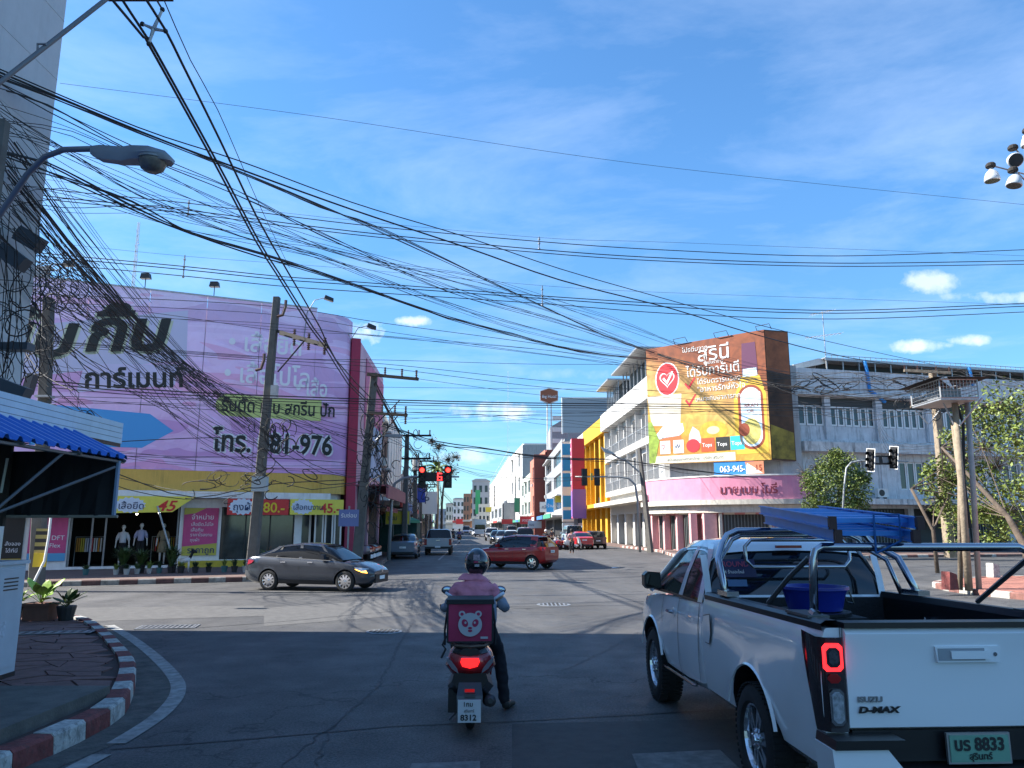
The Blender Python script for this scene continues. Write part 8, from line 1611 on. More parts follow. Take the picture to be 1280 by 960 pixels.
q = r3(799, 560); mb = MB(); mb.tube([(0, 0, .1), (q.x, 0, q.z)], [.24, .14], 4); mb.build('pole', M_POLE, sg3); MB().tube([r3(799, 590), r3(785, 578), r3(765, 568)], .06, 6).build('lamp_arm', M_SPOLE, sg3)
MB().slab([(r3(751, 559).x, r3(751, 559).z), (r3(764, 563).x, r3(764, 565).z), (r3(770, 570).x, r3(770, 569).z), (r3(756, 565).x, r3(756, 566).z)][::-1], -.3, .1).build('lamp_head', M_GALV, sg3)
Bw = Vector((P(1072, 690, 38).x, 38, 0)); sg4 = thing('traffic_signal', 'pair of tilted black signals with white bordered backboards over the right road', 'traffic light', Bw)
def r4(px, py, Y=38.0): return P(px, py, Y)-Bw
MB().tube([r4(1050, 700), r4(1055, 610), r4(1058, 585), r4(1064, 578), r4(1076, 576), r4(1135, 577)], .045, 8).build('mast_arm', M_SPOLE, sg4, smooth=True)
for px_, py_ in ((1087, 575), (1116, 572)): head(sg4, r4(px_, py_, 37.7), .92, False, R(-58), border=True, tilt=7)
o = MB().box(-.45, .45, 0, .18, -.22, .22).build('countdown_box', M_SIGB, sg4); o.location = r4(1101, 575, 37.8); [MB().box(x, x+.28, -.02, -.005, -.14, .14).build('digit_window', M_STEEL, o) for x in (-.38, .08)]
t = thing('road_sign', 'small blue sign board on a grey post by the rounded shop corner', 'sign', (P(436, 650, 33).x, 33, .15)); MB().cyl((0, 0, 0), (0, 0, 2.6), .04, 8).build('post', M_STEEL, t); MB().box(-.42, .42, -.05, 0, 1.75, 2.45).build('board', mat('small_sign_blue', (.12, .16, .34), .6), t); text('รับซ่อม', t, -.33, -.07, 2.12, .24, M_WHITE, ext=.002)
t = thing('street_lamp', 'small lamp head on an arm at the corner pole', 'street lamp', P(478, 545, 33.8)); MB().tube([(-.3, 0, -.2), (-.1, 0, 0), (.2, 0, 0)], .03, 5).build('lamp_arm', M_STEEL, t); MB().slab([(.1, -.03), (.8, -.08), (.9, .06), (.2, .08)], -.15, .15).build('lamp_head', M_LH, t)
# ================================================================ OVERHEAD CABLES
ORD = 'first second third fourth fifth sixth seventh eighth ninth tenth eleventh twelfth thirteenth fourteenth fifteenth sixteenth seventeenth eighteenth nineteenth twentieth'.split(); ORD += ['twenty-'+q for q in ORD[:9]]+['thirtieth']
def cable(pts, Y0, Y1, r=.016, label=None, group=None, name='overhead_cable', n=5, step=1.0, m=None):
 """a wire whose plan is straight between the depths Y0 and Y1, sagging through the sighted points"""
 P_ = [Vector((a, b, 0)) for a, b in pts]; out = []
 for i in range(len(P_)-1):
  p0, p1, p2, p3 = P_[max(i-1, 0)], P_[i], P_[i+1], P_[min(i+2, len(P_)-1)]; K = max(2, int((p2-p1).length/28))
  for k in range(K):
   t = k/K; out.append(.5*((2*p1)+(-p0+p2)*t+(2*p0-5*p1+4*p2-p3)*t*t+(-p0+3*p1-3*p2+p3)*t**3))
 out.append(P_[-1]); L0 = sum((b-a).length for a, b in zip(out, out[1:])) or 1; acc = 0; res = []
 for i, p in enumerate(out):
  if i: acc += (p-out[i-1]).length
  f = acc/L0; Y = 1/((1-f)/Y0+f/Y1); res.append(P(p.x, p.y, Y))
 org = res[0].copy(); o = MB().tube([q-org for q in res], r*.72, n, caps=False).build(name, m or M_CABLE, None, smooth=True); o.location = org
 return tag(o, label, 'cable', group)
def bundle(pts, Y0, Y1, k, jy, jx=0, r=.014, label='', group='', seed=0, grow=None):
 rnd = random.Random(seed); D = [[(x+rnd.uniform(-jx, jx), y+rnd.uniform(-jy, jy)*(grow[j] if grow else 1)) for j, (x, y) in enumerate(pts)] for i in range(k)]
 D.sort(key=lambda d: d[len(d)//2][1])
 for i, d in enumerate(D): cable(d, Y0+rnd.uniform(-.4, .4), Y1+rnd.uniform(-1, 1), r*rnd.uniform(.75, 1.25), f'{ORD[i]} from the top, {label}', group)
gH = 'heavy feeders running down the street to the concrete pole'
H1 = [(134, -8), (180, 47), (188, 59), (266, 200), (319, 300), (344, 340), (388, 410), (405, 432), (435, 480), (465, 508)]
cable(H1, 9.5, 33.8, .03, 'leftmost heavy feeder through the four way spacer, running down to the concrete poles')
cable([(x+4 if i else x+14, y) for i, (x, y) in enumerate(H1)], 9.7, 33.6, .03, 'heavy feeder paired just right of the leftmost one')
cable([(178, -8), (206, 36), (228, 80), (275, 175), (320, 269), (360, 340), (400, 409), (420, 450), (466, 500)], 9.8, 33.8, .03, 'third heavy feeder, right of the close pair and crossing the concrete pole crossarm')
cable([(205, 0), (238, 75), (272, 137), (320, 247), (362, 335)], 9.8, 29, .012, 'thin wire running right of the heavy feeders from the spacer')
gD = 'telecom wires swooping from the left tangle to the juice billboard'; lD = 'wire swooping from upper left over the junction'
cable([(-6, 84), (172, 159), (296, 200), (440, 253), (582, 296), (700, 336), (840, 376), (960, 409), (1080, 437), (1168, 456)], 13, 44, .02, 'uppermost cable of the swooping bundle, passing over the top of the juice billboard')
cable([(-6, 88), (172, 163), (296, 210), (440, 262), (582, 309), (700, 350), (840, 386), (940, 417), (1060, 447), (1168, 462)], 13, 44, .03, 'thick twisted cable just under the uppermost swooping one')
bundle([(-6, 92), (172, 165), (296, 213), (400, 258), (480, 290), (675, 382), (760, 421), (818, 441)], 13, 58, 5, 2.5, 0, .016, 'thicker '+lD, gD, 1, [2, 1, 1, 1, 1.5, 1, 1, .4])
bundle([(-6, 100), (60, 135), (172, 190), (296, 240), (400, 290), (560, 360), (700, 405), (822, 444)], 13, 58, 4, 5, 0, .014, 'thinner '+lD, gD, 2, [2, 1, 1, 1, 1, 1, 1, .4])
lE = 'cable of the lowest sagging sky bundle'; gE = 'low sagging cable bundle across the sky'
bundle([(-6, 190), (58, 212), (165, 257), (240, 290), (327, 319), (400, 342), (486, 371), (560, 397), (640, 418), (726, 439), (822, 450)], 13, 58, 6, 3.2, 0, .02, lE, gE, 3, [5, 3, 2, 1, 1, .8, .6, .6, .6, .6, .5])
bundle([(-6, 150), (70, 190), (170, 240), (300, 290), (400, 325), (520, 368), (660, 412), (822, 446)], 13, 58, 7, 8, 0, .011, 'thin wire above the lowest sagging sky bundle', gE, 4, [3, 2, 1.5, 1, 1, .8, .6, .3])
bundle([(-6, 130), (90, 175), (200, 225), (330, 280), (450, 320), (600, 352), (760, 400), (880, 440), (1000, 470)], 13, 50, 5, 8, 0, .010, 'fine wire among the mid sky bundle sloping to the right', 'fine wires sloping to the right corner', 5, [3, 2, 1.5, 1, 1, 1, .8, .6, .5])
cable([(75, 104), (400, 146), (800, 205), (1282, 256)], 16, 22, .007, 'single fine wire high across the whole sky')
gX = 'upper level spans crossing the whole junction'
for k, (d, r, s_) in enumerate(((0, .02, 'top'), (9, .022, 'middle'), (13, .02, 'lowest'))):
 cable([(-5, 222+d), (58, 236+d), (235, 254+d), (440, 280+d), (675, 302+d+(1 if k else 0)), (840, 313+d+(0 if k < 1 else 1)), (1046, 320+d*1.0), (1285, 312+d*1.1+(4 if k else 0))], 20, 26, r, s_+' of three heavy spans crossing the sky at the upper spacer')
cable([(-5, 215), (235, 250), (400, 271), (675, 297), (840, 303), (1285, 320)], 20.3, 26, .007, 'fine messenger wire just above the upper three spans')
for k, (d, r, s_) in enumerate(((0, .022, 'top'), (4, .022, 'middle'), (12, .02, 'lowest'))):
 cable([(30, 314+d), (58, 317+d), (229, 333+d), (344, 345+d), (440, 352+d), (678, 370+d*.8), (840, 380+d), (1046, 388+d*.9), (1285, 379+d*.9)], 22, 27, r, s_+' of three heavy spans crossing the sky at the lower spacer')
cable([(30, 300), (229, 320), (440, 336), (678, 357), (840, 366), (1285, 381)], 22.3, 27, .007, 'fine messenger wire above the lower three spans')
def spacer(px, py0, py1, Y, lb):
 a = P(px, py0, Y); b = P(px, py1, Y); t = thing('cable_spacer', lb, 'cable spacer', b); h = a.z-b.z; MB().tube([(0, 0, 0), (0, 0, h)], .02, 5).build('rod', M_GALV, t); [MB().ball((0, 0, z), .045, 6).build('clamp', M_GALV, t) for z in (0, h*.45, h*.8)]
spacer(235, 250, 268, 21.0, 'pale insulating spacer on the upper spans at the left'); spacer(674, 296, 311, 23.0, 'pale insulating spacer on the upper spans at mid sky'); spacer(229, 319, 346, 22.7, 'pale insulating spacer on the lower spans over the lilac banner'); spacer(678, 357, 381, 24.5, 'pale insulating spacer on the lower spans at mid sky')
gM = 'mid height spans between the corner poles and the right corner'
for i, (a, b, c, d, r) in enumerate(((388, 404, 428, 452, .02), (398, 414, 440, 459, .016), (447, 450, 455, 457, .016), (446, 455, 474, 489, .018), (449, 460, 482, 496, .018), (452, 468, 492, 508, .014), (483, 484, 486, 488, .013))):
 cable([(60, a-20), (330, a-(0 if i > 1 else 6)), (480, b), (660, c), (822, d), (1000, d+14)], 27, 52, r, f'{["topmost","second","third","fourth","fifth","sixth","lowest"][i]} of the mid height spans behind the concrete poles')
for i, (d, r) in enumerate(((0, .032), (4, .028), (8, .02))):
 cable([(40, 474+d), (200, 488+d), (400, 497+d*.8), (620, 503+d*.7), (812, 505+d*.7), (1000, 505+d), (1162, 497+d)], 24, 45, r, f'{["top","middle","bottom"][i]} cable of the thick nearly level bundle in front of the billboard')
bundle([(60, 500), (300, 508), (500, 517), (700, 520), (830, 518), (1000, 516), (1165, 508)], 24, 45, 4, 7, 0, .011, 'thin level wire under the thick bundle before the billboard', gM, 7)
bundle([(60, 380), (200, 395), (345, 408), (480, 425), (700, 440), (900, 470), (1165, 470)], 24, 45, 3, 6, 0, .011, 'fine mid sky wire above the corner poles', gM, 8)
bundle([(822, 444), (900, 465), (957, 482), (1000, 489), (1080, 493), (1165, 485)], 56, 45, 8, 6, 0, .026, 'thick cable from billboard to right pole', 'messy cables in front of the grey building', 9, [.4, .8, 1, 1.3, 1.3, .6])
bundle([(1165, 468), (1200, 470), (1240, 476), (1285, 480)], 45, 40, 6, 9, 0, .02, 'cable running right from the weathered concrete pole', 'messy cables in front of the grey building', 10)
bundle([(995, 470), (1060, 474), (1120, 476), (1165, 470)], 52, 45, 10, 10, 0, .017, 'thin cable over the grey cornice', 'messy cables in front of the grey building', 12, [1, 1.2, 1, .5])
bundle([(1000, 508), (1070, 520), (1120, 516), (1172, 512)], 52, 45, 5, 8, 0, .017, 'black cable sagging along the grey windows', 'messy cables in front of the grey building', 13)
for i in range(5): cable([(1097, 520+i*4), (1110, 545+i*6), (1140, 556+i*3), (1190, 548+i*5)], 51, 46, .014, f'{ORD[i]} highest loose service drop in front of the grey wall', 'service drops on the grey building')
cable([(1225, 545), (1250, 590), (1282, 655)], 30, 26, .02, 'stay wire sloping down behind the cage posts to the right edge')
gS = 'wires running down the left side of the far street'
bundle([(468, 478), (500, 540), (520, 570), (540, 600), (575, 640)], 34, 200, 6, 4, 2, .03, 'wire running down the far street from the corner pole', gS, 14, [1, 1.5, 1, 1, .5])
bundle([(478, 530), (540, 553), (600, 562), (684, 571), (780, 576), (850, 588), (960, 600)], 36, 55, 4, 3, 0, .026, 'thick wire crossing the far street to the pink sign', 'wires crossing the far street', 15)
bundle([(480, 545), (540, 575), (600, 590), (700, 597), (800, 592)], 38, 56, 4, 6, 0, .012, 'thin wire crossing the far street above the cars', 'wires crossing the far street', 16)
bundle([(500, 520), (600, 522), (700, 530), (830, 540)], 45, 56, 3, 8, 0, .014, 'thin level wire over the far street rooftops', 'wires crossing the far street', 17)
lF = 'of the wires fanning down over the lilac banner'; gF = 'fan of wires falling across the lilac banner'
rnd = random.Random(5); FAN = []
for k in range(30):
 x0 = rnd.uniform(-10, 30); y0 = rnd.uniform(150, 300); e = rnd.random(); x1 = 235+105*e+rnd.uniform(-12, 12); y1 = 470+75*e+rnd.uniform(-16, 16); s = rnd.uniform(10, 34)
 FAN.append(([(x0, y0), (x0+(x1-x0)*.3, y0+(y1-y0)*.3+s*.7), (x0+(x1-x0)*.65, y0+(y1-y0)*.65+s), (x1, y1)], rnd.uniform(12, 14), rnd.uniform(24, 28), rnd.choice((.008, .011, .014, .02))))
for k, a in enumerate(sorted(FAN, key=lambda a: a[0][1][1])): cable(*a, f'{ORD[k]} from the top {lF}', gF)
for k in range(4): cable([(0, 185+k*3), (40, 240+k*2), (110, 330+k*2), (180, 405+k*2), (240, 460+k*2), (320, 528+k*2), (345, 552)], 14, 28.5, .015, f'{ORD[k]} highest thick cable of the trunk sloping over the banner lettering', 'thick trunk bundle sloping over the lilac banner')
lG = 'short drop wires falling from the cable coils to the kiosk'; gG = 'drop wires under the left cable coils'
for k in range(26):
 x0 = rnd.uniform(0, 95); y0 = rnd.uniform(330, 460); x1 = x0+rnd.uniform(20, 110); y1 = y0+rnd.uniform(50, 130)
 if y1 > 560 or (x1 < 140 and y1 > 490+x1*.3): y1 = 485+x1*.3
 cable([(x0, y0), ((x0+x1)/2+rnd.uniform(-14, 14), (y0+y1)/2+rnd.uniform(0, 22)), (x1, y1)], rnd.uniform(19, 24), rnd.uniform(20, 26), rnd.choice((.009, .012, .018)), f'{ORD[k]} of the {lG}', gG)
for k in range(14):
 x0 = rnd.uniform(-5, 50); cable([(x0, rnd.uniform(250, 360)), (x0+rnd.uniform(-12, 16), 400), (x0+rnd.uniform(-20, 30), 470+rnd.uniform(-10, 15))], 12.5, 13.8, .011, f'{ORD[k]} of the wires hanging down before the tall white building', 'wires hanging at the left frame edge')
for k in range(10): cable([(-5, 120+k*16), (60, 200+k*15+rnd.uniform(-6, 6)), (130, 300+k*9+rnd.uniform(-6, 6)), (190, 370+k*9)], 12, 23, rnd.choice((.008, .012)), f'{ORD[k]} highest thin wire falling steeply from the top left', 'steep thin wires at the upper left')
bundle([(-6, 215), (60, 300), (140, 395), (230, 480), (335, 560)], 13, 28, 12, 34, 6, .009, 'fine wire of the upper left fan', gF, 31, [2, 1.3, 1, .7, .35])
bundle([(-6, 330), (80, 395), (160, 465), (240, 530), (330, 585)], 13.5, 28, 10, 30, 6, .010, 'fine wire of the lower left fan', gF, 32, [1.6, 1.2, .8, .6, .5])
bundle([(30, 360), (150, 425), (260, 478), (345, 520), (466, 560)], 22, 33, 9, 16, 4, .012, 'wire from the coils to the corner pole', gF, 33)
bundle([(-6, 240), (80, 250), (235, 275), (440, 320), (680, 390), (822, 440)], 13.5, 58, 6, 16, 0, .009, 'fine wire from left edge to billboard', gE, 34, [1.5, 1.2, 1, .8, .5, .2])
def coils(name_label, cx, cy, Y, n, rx, ry, seed, r=.011, sp=(40, 34)):
 rn = random.Random(seed); mb = MB(); org = P(cx, cy, Y)
 for k in range(n):
  x = cx+rn.gauss(0, sp[0]*.5); y = cy+rn.gauss(0, sp[1]*.5); a, b = rn.uniform(.3, 1)*rx, rn.uniform(.4, 1)*ry; ph = rn.uniform(0, 6.28); m_ = rn.uniform(2.2, 6.3); yy = Y+rn.uniform(-.35, .35); pts = []
  tl = rn.uniform(-.6, .6)
  for i in range(14):
   q = ph+m_*i/13; u, v = a*math.cos(q), b*math.sin(q); pts.append(P(x+u*math.cos(tl)-v*math.sin(tl), y+u*math.sin(tl)+v*math.cos(tl), yy)-org)
  mb.tube(pts, r*rn.uniform(.7, 1.4), 4, caps=False)
 o = mb.build('cable_tangle', M_CABLE, None, smooth=True); o.location = org; return tag(o, name_label, 'cables', kind='stuff')
coils('dense black tangle of slack cable coils on the near left pole', 62, 355, 22.8, 52, 18, 15, 1, .013, (40, 32)); coils('tangle of loose loops hanging under the coils at the left edge', 14, 400, 14, 18, 24, 30, 2, .010, (30, 74)); coils('loose loops round the shaft of the left pole', 55, 430, 22.9, 16, 24, 26, 3, .013, (50, 60)); coils('small coil of black cable tied to the tall banner pole', 345, 545, 28.4, 26, 10, 12, 4, .018, (30, 26)); coils('mess of cable loops on the corner pole', 465, 570, 33.7, 46, 7, 16, 5, .018, (14, 66)); coils('loops of cable on the poles beyond the left signals', 516, 600, 60, 40, 8, 10, 6, .022, (26, 50)); coils('loops of cable on the distant left poles', 532, 630, 100, 30, 6, 8, 7, .035, (14, 30)); coils('small tangle hanging over the kiosk roof edge', 106, 525, 12, 16, 12, 10, 8, .008, (14, 12)); coils('cable loops by the right concrete pole crossarm', 1165, 505, 44.7, 26, 10, 8, 9, .02, (34, 12)); coils('dense knot of cable over the grey building cornice', 1060, 482, 50, 16, 26, 5, 10, .03, (110, 10)); coils('loops of cable low on the shop canopy under the banner', 310, 603, 28.2, 18, 22, 8, 11, .014, (100, 20))
for i, pts in enumerate(([(118, 580), (180, 605), (245, 622), (330, 606), (430, 600)], [(118, 596), (160, 612), (230, 624), (300, 618), (345, 600)], [(150, 552), (230, 548), (300, 548), (332, 560)], [(330, 560), (360, 590), (410, 606), (462, 600)], [(335, 540), (390, 580), (440, 596), (465, 590)], [(340, 600), (390, 612), (440, 606), (466, 612)], [(336, 585), (300, 612), (240, 616), (170, 602), (118, 590)], [(345, 520), (400, 545), (445, 565), (466, 560)], [(250, 560), (300, 575), (340, 560), (400, 590), (466, 600)])):
 cable(pts, 26.5, 31, (.026, .02, .022, .024, .018, .018, .016, .018, .014)[i], f'{["longest","lower left","straightest","curving","short steep","low right","returning","upper right","wavy"][i]} thick cable festooned along the ochre band of the garment shop')
bundle([(100, 566), (200, 572), (330, 580), (460, 585)], 25, 33, 6, 9, 0, .010, 'thin wire festooned across the ochre band of the garment shop', 'thin festoons on the ochre band', 21)
bundle([(466, 560), (480, 590), (500, 620), (520, 640)], 34, 70, 8, 10, 2, .02, 'slack wire along the shaded left shop fronts', 'slack wires along the shaded shops', 22)
def splice(px, py, Y, w, h, lb, rz=0, tilt=0): t = thing('splice_box', lb, 'splice box', P(px, py, Y)); o = MB().box(-w/2, w/2, -.12, .12, -h/2, h/2).build('casing', mat('splice_casing', (.045, .055, .07), .45), t); o.rotation_euler = (0, R(tilt), R(rz)); MB().box(-w/2-.03, -w/2, -.1, .1, -h/2*.7, h/2*.7).build('end_cap', M_CABLE, o); return t
splice(17, 322, 13.5, .55, .26, 'long dark splice box hanging at the left edge', 0, 35); splice(38, 300, 14, .5, .3, 'black splice closure just above the cable coils', 0, 30); splice(12, 490, 13.5, .65, .35, 'fat black splice closure resting behind the kiosk fascia', 0, 20); splice(38, 480, 19, .16, .5, 'upright dark splice box beside the left pole', 0, 10); splice(22, 434, 13.8, .5, .14, 'pale grey bracket on the tangled cables', 0, 0)
# ================================================================ TREES AND SHRUBS
def tree(label, base, trunk_pts, tr, clumps, leaf, n, ls, name='tree', seed=0, twigs=24, trunkm=None, leaf2=None):
 """trunk_pts from base; clumps: (centre, radius) of leaf masses"""
 rn = random.Random(seed); t = thing(name, label, 'tree', base); tm = trunkm or mat('bark', (.13, .10, .075), .95, var=.4, bump=.8, bscale=14)
 MB().tube(trunk_pts, tr, 9).build('trunk', tm, t, smooth=True); mb = MB(); top = Vector(trunk_pts[-1]); mid = Vector(trunk_pts[len(trunk_pts)//2])
 for c, r in clumps:
  c = Vector(c); s = top if rn.random() < .6 else mid; m_ = s.lerp(c, .5)+Vector((rn.uniform(-.2, .2), rn.uniform(-.2, .2), rn.uniform(0, .2))); mb.tube([s, m_, c], [tr[-1]*.6, tr[-1]*.35, .01], 5)
  for k in range(twigs//max(1, len(clumps)//4)): d = Vector((rn.gauss(0, 1), rn.gauss(0, 1), rn.gauss(.1, .8))).normalized()*r*rn.uniform(.6, 1.15); mb.tube([c, c+d*.5+Vector((0, 0, .05)), c+d], [.014, .009, .004], 3)
 tag(mb.build('branches', tm, t), kind='stuff')
 for q, lm in enumerate((leaf, leaf2 or leaf)):
  mb = MB()
  for c, r in clumps:
   c = Vector(c)
   for k in range(int(n*(.62 if q == 0 else .38)*r)):
    d = Vector((rn.gauss(0, 1), rn.gauss(0, 1), rn.gauss(0, .85))).normalized()*r*(rn.random()**.45)*rn.uniform(.85, 1.12); p = c+d; a = Vector((rn.gauss(0, 1), rn.gauss(0, 1), rn.gauss(-.3, .6))).normalized(); b = a.cross(Vector((rn.gauss(0, 1), rn.gauss(0, 1), rn.gauss(0, 1)))).normalized(); l = ls*rn.uniform(.6, 1.3)
    mb.poly([p, p+a*l*.5+b*l*.28, p+a*l, p+a*l*.5-b*l*.28])
  tag(mb.build('crown', lm, t), kind=None)
 return t
M_L1 = mat('foliage_mid', (.085, .13, .02), .6, var=.5, scale=1.2); M_L2 = mat('foliage_light', (.18, .23, .04), .6, var=.4, scale=1.2); M_L3 = mat('foliage_dry', (.16, .12, .07), .8, var=.4, scale=1.5)
bt_ = G(1046, 698); b0 = Vector((bt_.x, 46.5, .15)); rn = random.Random(3)
def cl(px, py, Y, r, b): return (tuple(P(px, py, Y)-b), r)
tree('round dense green street tree below the left signal heads', b0, [(0, 0, 0), (.1, 0, 1.0), (.0, .1, 2.2), (-.1, 0, 3.0)], [.16, .13, .11, .08], [cl(1046, 600, 46.5, 1.25, b0), cl(1022, 612, 46.3, 1.0, b0), cl(1068, 610, 46.3, 1.0, b0), cl(1035, 582, 46.8, .85, b0), cl(1056, 580, 46.5, .85, b0), cl(1020, 632, 46.2, .85, b0), cl(1050, 636, 46, 1.0, b0), cl(1072, 628, 46.5, .8, b0), cl(1014, 600, 46.5, .7, b0), cl(1078, 596, 46.5, .55, b0), cl(1045, 568, 46.6, .45, b0), cl(1030, 645, 46.2, .7, b0)], M_L1, 1300, .14, seed=1, leaf2=M_L2)
tree('dry twiggy shrub crown showing over the left shoulder of the round tree', b0+Vector((-1.1, .9, 0)), [(0, 0, 0), (0, 0, 2), (0, 0, 3.6)], [.06, .05, .03], [cl(1022, 585, 47.3, .9, b0+Vector((-1.1, .9, 0))), cl(1006, 592, 47.3, .8, b0+Vector((-1.1, .9, 0))), cl(1040, 570, 47.3, .8, b0+Vector((-1.1, .9, 0)))], M_L3, 60, .1, seed=2, twigs=60)
b1 = Vector((P(1284, 650, 27.5).x, 27.5, .15)); cls = []
for (x, y, Y, r) in ((1250, 505, 30, 1.1), (1275, 520, 30, 1.2), (1235, 535, 31, .9), (1262, 550, 30, 1.0), (1290, 560, 29, 1.2), (1200, 555, 31, .7), (1180, 585, 31, .75), (1165, 610, 31, .6), (1195, 600, 31, .8), (1225, 590, 31, .7), (1235, 625, 30, .8), (1262, 610, 30, .8), (1285, 620, 29, .9), (1250, 650, 30, .7), (1180, 635, 31, .5), (1272, 660, 29, .7), (1240, 672, 30, .5), (1225, 640, 30, .5), (1210, 520, 31, .7), (1190, 545, 31, .5), (1160, 590, 31.2, .4)): cls.append(cl(x, y, Y, r, b1))
tree('big loose leaved tree spreading behind the cage posts at the right', b1, [(0, 0, -.1), (-.1, .1, 1.0), (-.3, .6, 2.1), (-.9, 1.6, 3.6), (-1.3, 2.6, 4.8)], [.26, .14, .10, .07, .04], cls, M_L2, 430, .16, seed=4, leaf2=M_L1, twigs=50)
tree('tangle of dry vines among the right tree branches', b1+Vector((-2, 2.5, 0)), [(0, 0, 0), (.05, .1, 1.6), (-.6, .2, 3.2)], [.08, .07, .05], [cl(x, y, 31.5, r, b1+Vector((-2, 2.5, 0))) for x, y, r in ((1185, 600, .9), (1205, 575, .9), (1230, 560, .8), (1175, 625, .7), (1245, 585, .9), (1262, 640, .7))], M_L3, 70, .09, seed=6, twigs=90)
iv = thing('climbing_plant', 'green creeper climbing the weathered concrete pole', 'plant', (B5.x, 45.0, .15)); mb = MB()
for k in range(420):
 z = random.uniform(.3, 4.6); x = (T5.x-B5.x)*z/T5.z+random.gauss(0, .28); y = -.3+random.gauss(0, .12); a = Vector((random.gauss(0, 1), random.gauss(0, 1), random.gauss(0, 1))).normalized(); b = a.orthogonal().normalized(); mb.poly([(x, y, z), Vector((x, y, z))+a*.09+b*.05, Vector((x, y, z))+a*.2, Vector((x, y, z))+a*.09-b*.05])
mb.build('leaves', M_L2, iv); MB().tube([(0, -.3, .1), (.05, -.35, 2), (-.1, -.3, 4.4)], .02, 4).build('stem', M_WOOD, iv)
pb = Vector((P(545, 650, 90).x, 90, 0)); pt = thing('palm_tree', 'scruffy palm rising behind the red signal heads', 'tree', pb); zt_ = P(545, 585, 90).z; MB().tube([(0, 0, 0), (.2, 0, zt_*.5), (.1, 0, zt_)], [.2, .15, .12], 7).build('trunk', M_WOOD, pt, smooth=True)
mb = MB()
for k in range(22):
 a = 6.283*k/22+random.uniform(-.1, .1); up = random.uniform(-.3, 1.2); L_ = random.uniform(1.6, 2.4); d = Vector((math.cos(a)*math.cos(up), math.sin(a)*math.cos(up), math.sin(up))); s = Vector((-math.sin(a), math.cos(a), 0)); rows = []
 for f in (0, .3, .6, 1): c = Vector((.1, 0, zt_))+d*L_*f-Vector((0, 0, 1))*1.1*f*f; w = .28*math.sin(math.pi*min(1, f*.8+.15)); rows.append([c-s*w-Vector((0, 0, w*.6)), c, c+s*w-Vector((0, 0, w*.6))])
 mb.grid(rows)
mb.build('frond', M_L1, pt)
bb_ = Vector((P(552, 650, 75).x, 75, 0)); tree('thin half bare tree behind the countdown box', bb_, [(0, 0, 0), (0, 0, 4), (.2, 0, 6.5)], [.14, .11, .07], [cl(x, y, 75, r, bb_) for x, y, r in ((560, 575, .9), (548, 560, .8), (565, 590, .8), (540, 552, .6), (570, 572, .6))], M_L3, 70, .2, seed=9, twigs=120, leaf2=M_L1)
bb_ = Vector((-9.2, 47, .15)); tree('leafy shrub on the shaded left pavement beside the corner pole', bb_, [(0, 0, 0), (0, 0, .8)], [.05, .03], [((0, 0, 1.0), .6), ((.5, .6, .8), .5), ((-.3, .9, 1.1), .5)], M_LEAF, 260, .16, seed=11)
for px_, py_, lb in ((769, 710, 'white scrap of paper lying on the sunlit road'), ):
 p = G(px_, py_, .006); t = MB().poly([(-.2, -.05, 0), (.15, -.1, .02), (.25, .08, .01), (-.1, .12, .03)]).build('paper_scrap', M_WHITE, None); t.location = p; tag(t, lb, 'litter')
# ---------------------------------------------------------------- small street clutter
sgm = [mat('clutter_red', (.55, .05, .05), .6), mat('clutter_blue', (.05, .18, .5), .6), mat('clutter_green', (.05, .32, .16), .6), mat('clutter_white', (.62, .62, .6), .6), mat('clutter_orange', (.65, .28, .04), .6), mat('clutter_yellow', (.65, .5, .05), .6)]
sgn = ['red', 'blue', 'green', 'white', 'orange', 'yellow']
def clut(px, py, Y, w, h, k, lb, tx=None):
 t = thing('shop_sign', sgn[k]+' shop sign '+lb, 'sign', P(px, py, Y)); MB().box(0, w, 0, .25, 0, h).build('board', sgm[k], t); MB().box(-.05, w+.05, .05, .2, -.05, h+.05).build('rim', M_STEEL, t)
 if tx: text(tx, t, w*.08, -.03, h*.3, h*.55, M_WHITE if k not in (3, 5) else M_NAVY, sx=.8)
for a in ((627, 655, 215, 3, 1.3, 0, 'low on the long white block'), (643, 640, 170, 1.2, 3, 2, 'standing upright before the tall arched building', None), (650, 655, 165, 5, 1.6, 0, 'over the parked cars beside the terracotta building', 'ลดราคา'), (660, 660, 150, 2.6, 1.3, 3, 'beneath the terracotta building', 'ทอง'), (675, 640, 135, 3.4, 1.7, 3, 'on the canopy of the grey framed building', 'คลินิก'), (694, 628, 118, 1.6, 1.0, 5, 'under the tall blue vertical sign', None), (749, 636, 92, 2.4, 1.3, 1, 'hung under the yellow canopy', 'ร้านยา'), (607, 640, 330, 4, 2, 5, 'far away above the white vans', None), (570, 655, 480, 5, 3, 0, 'at the very end of the street', None), (482, 655, 50, 1.5, .8, 5, 'in the shade beside the corner pole', 'ขนม'), (493, 664, 60, 1.2, .9, 0, 'low behind the dark sedan', None)): clut(*a)
def rack(x, n, lb, z=1.25):
 t = thing('clothes_rack', lb, 'clothes rack', gl(x, 1.6, .2), GR); MB().tube([(0, 0, 0), (0, 0, z), (1.1, 0, z), (1.1, 0, 0)], .02, 5).build('rail', M_GALV, t)
 for i in range(n): MB().slab([(0, .62), (.05, .62), (.045, 1.2), (.005, 1.2)], -.26, .26).build('shirt', random.choice(sgm+[M_SHW, M_KHAKI]), t).location = (.05+i*1.0/n, 0, 0)
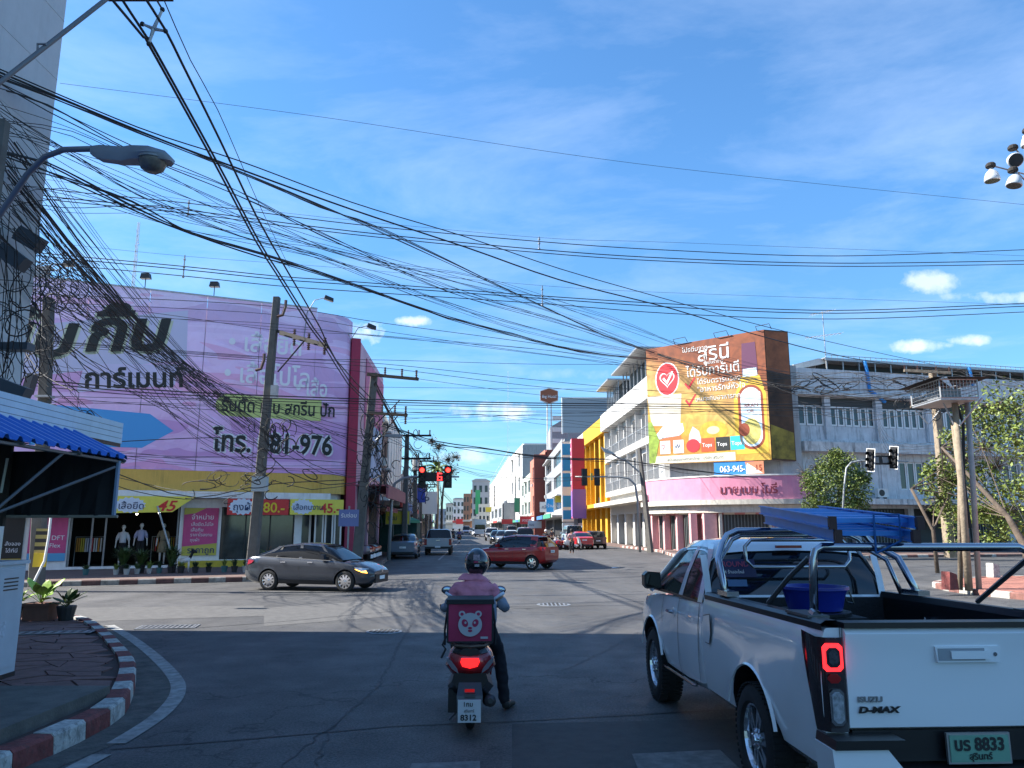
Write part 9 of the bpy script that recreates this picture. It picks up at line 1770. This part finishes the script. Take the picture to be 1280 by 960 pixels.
rack(5.1, 12, 'rack of coloured shirts inside the dark left end of the shop'); rack(8.9-.8, 11, 'second shirt rack behind the khaki mannequin'); rack(13.0, 9, 'shirt rack behind the shop glass near the green shirt')
for k, (x, z) in enumerate(((7.4, 2.4), (8.3, 2.45), (6.3, 2.5))): t = thing('ceiling_spot', ['left', 'middle', 'right'][(1, 2, 0)[k]]+' of three tiny lit spots inside the dark shop', 'lamp', gl(x, 1.2, z), GR); MB().lathe([(.03, 0), (.05, .06)], 10).build('bulb', mat('shop_bulb', (1, .9, .8), .3, emit=(1, .92, .8, 6)), t)
MB().box(.341, .352, .06, .64, .12, 1.18).build('side_door', M_CAB, cb_); MB().box(.352, .37, .1, .13, .6, .78).build('lock', M_STEEL, cb_)
for k in range(4): MB().box(.352, .356, .3, .56, .95+k*.04, .965+k*.04).build('vent', M_BLACK, cb_)
MB().box(.3521, .354, .2, .42, .45, .62).build('sticker', mat('pale_sticker', (.5, .54, .6), .5, var=.4, scale=20), cb_)
hz_ = MB().box(-420, 420, -40, 900, -1, 60).build('haze', None); hz_m = bpy.data.materials.new('air'); hz_m.use_nodes = True; nt = hz_m.node_tree; nt.nodes.remove(nt.nodes['Principled BSDF']); v = nt.nodes.new('ShaderNodeVolumePrincipled'); v.inputs['Density'].default_value = .0006; v.inputs['Color'].default_value = (.8, .87, .95, 1); v.inputs['Anisotropy'].default_value = .3; nt.links.new(v.outputs[0], nt.nodes['Material Output'].inputs['Volume']); hz_.data.materials.append(hz_m); hz_['kind'] = 'stuff'
if not USE_HAZE: bpy.data.objects.remove(hz_)
# ---------------------------------------------------------------- lettering to plain meshes
dg = bpy.context.evaluated_depsgraph_get()
for o in [o for o in bpy.data.objects if o.type == 'FONT']:
 me = bpy.data.meshes.new_from_object(o.evaluated_get(dg)); n_ = obj('lettering', me, o.parent); n_.location, n_.rotation_euler, n_.scale = o.location, o.rotation_euler, o.scale
 if not me.materials: me.materials.append(o.data.materials[0])
 bpy.data.objects.remove(o)
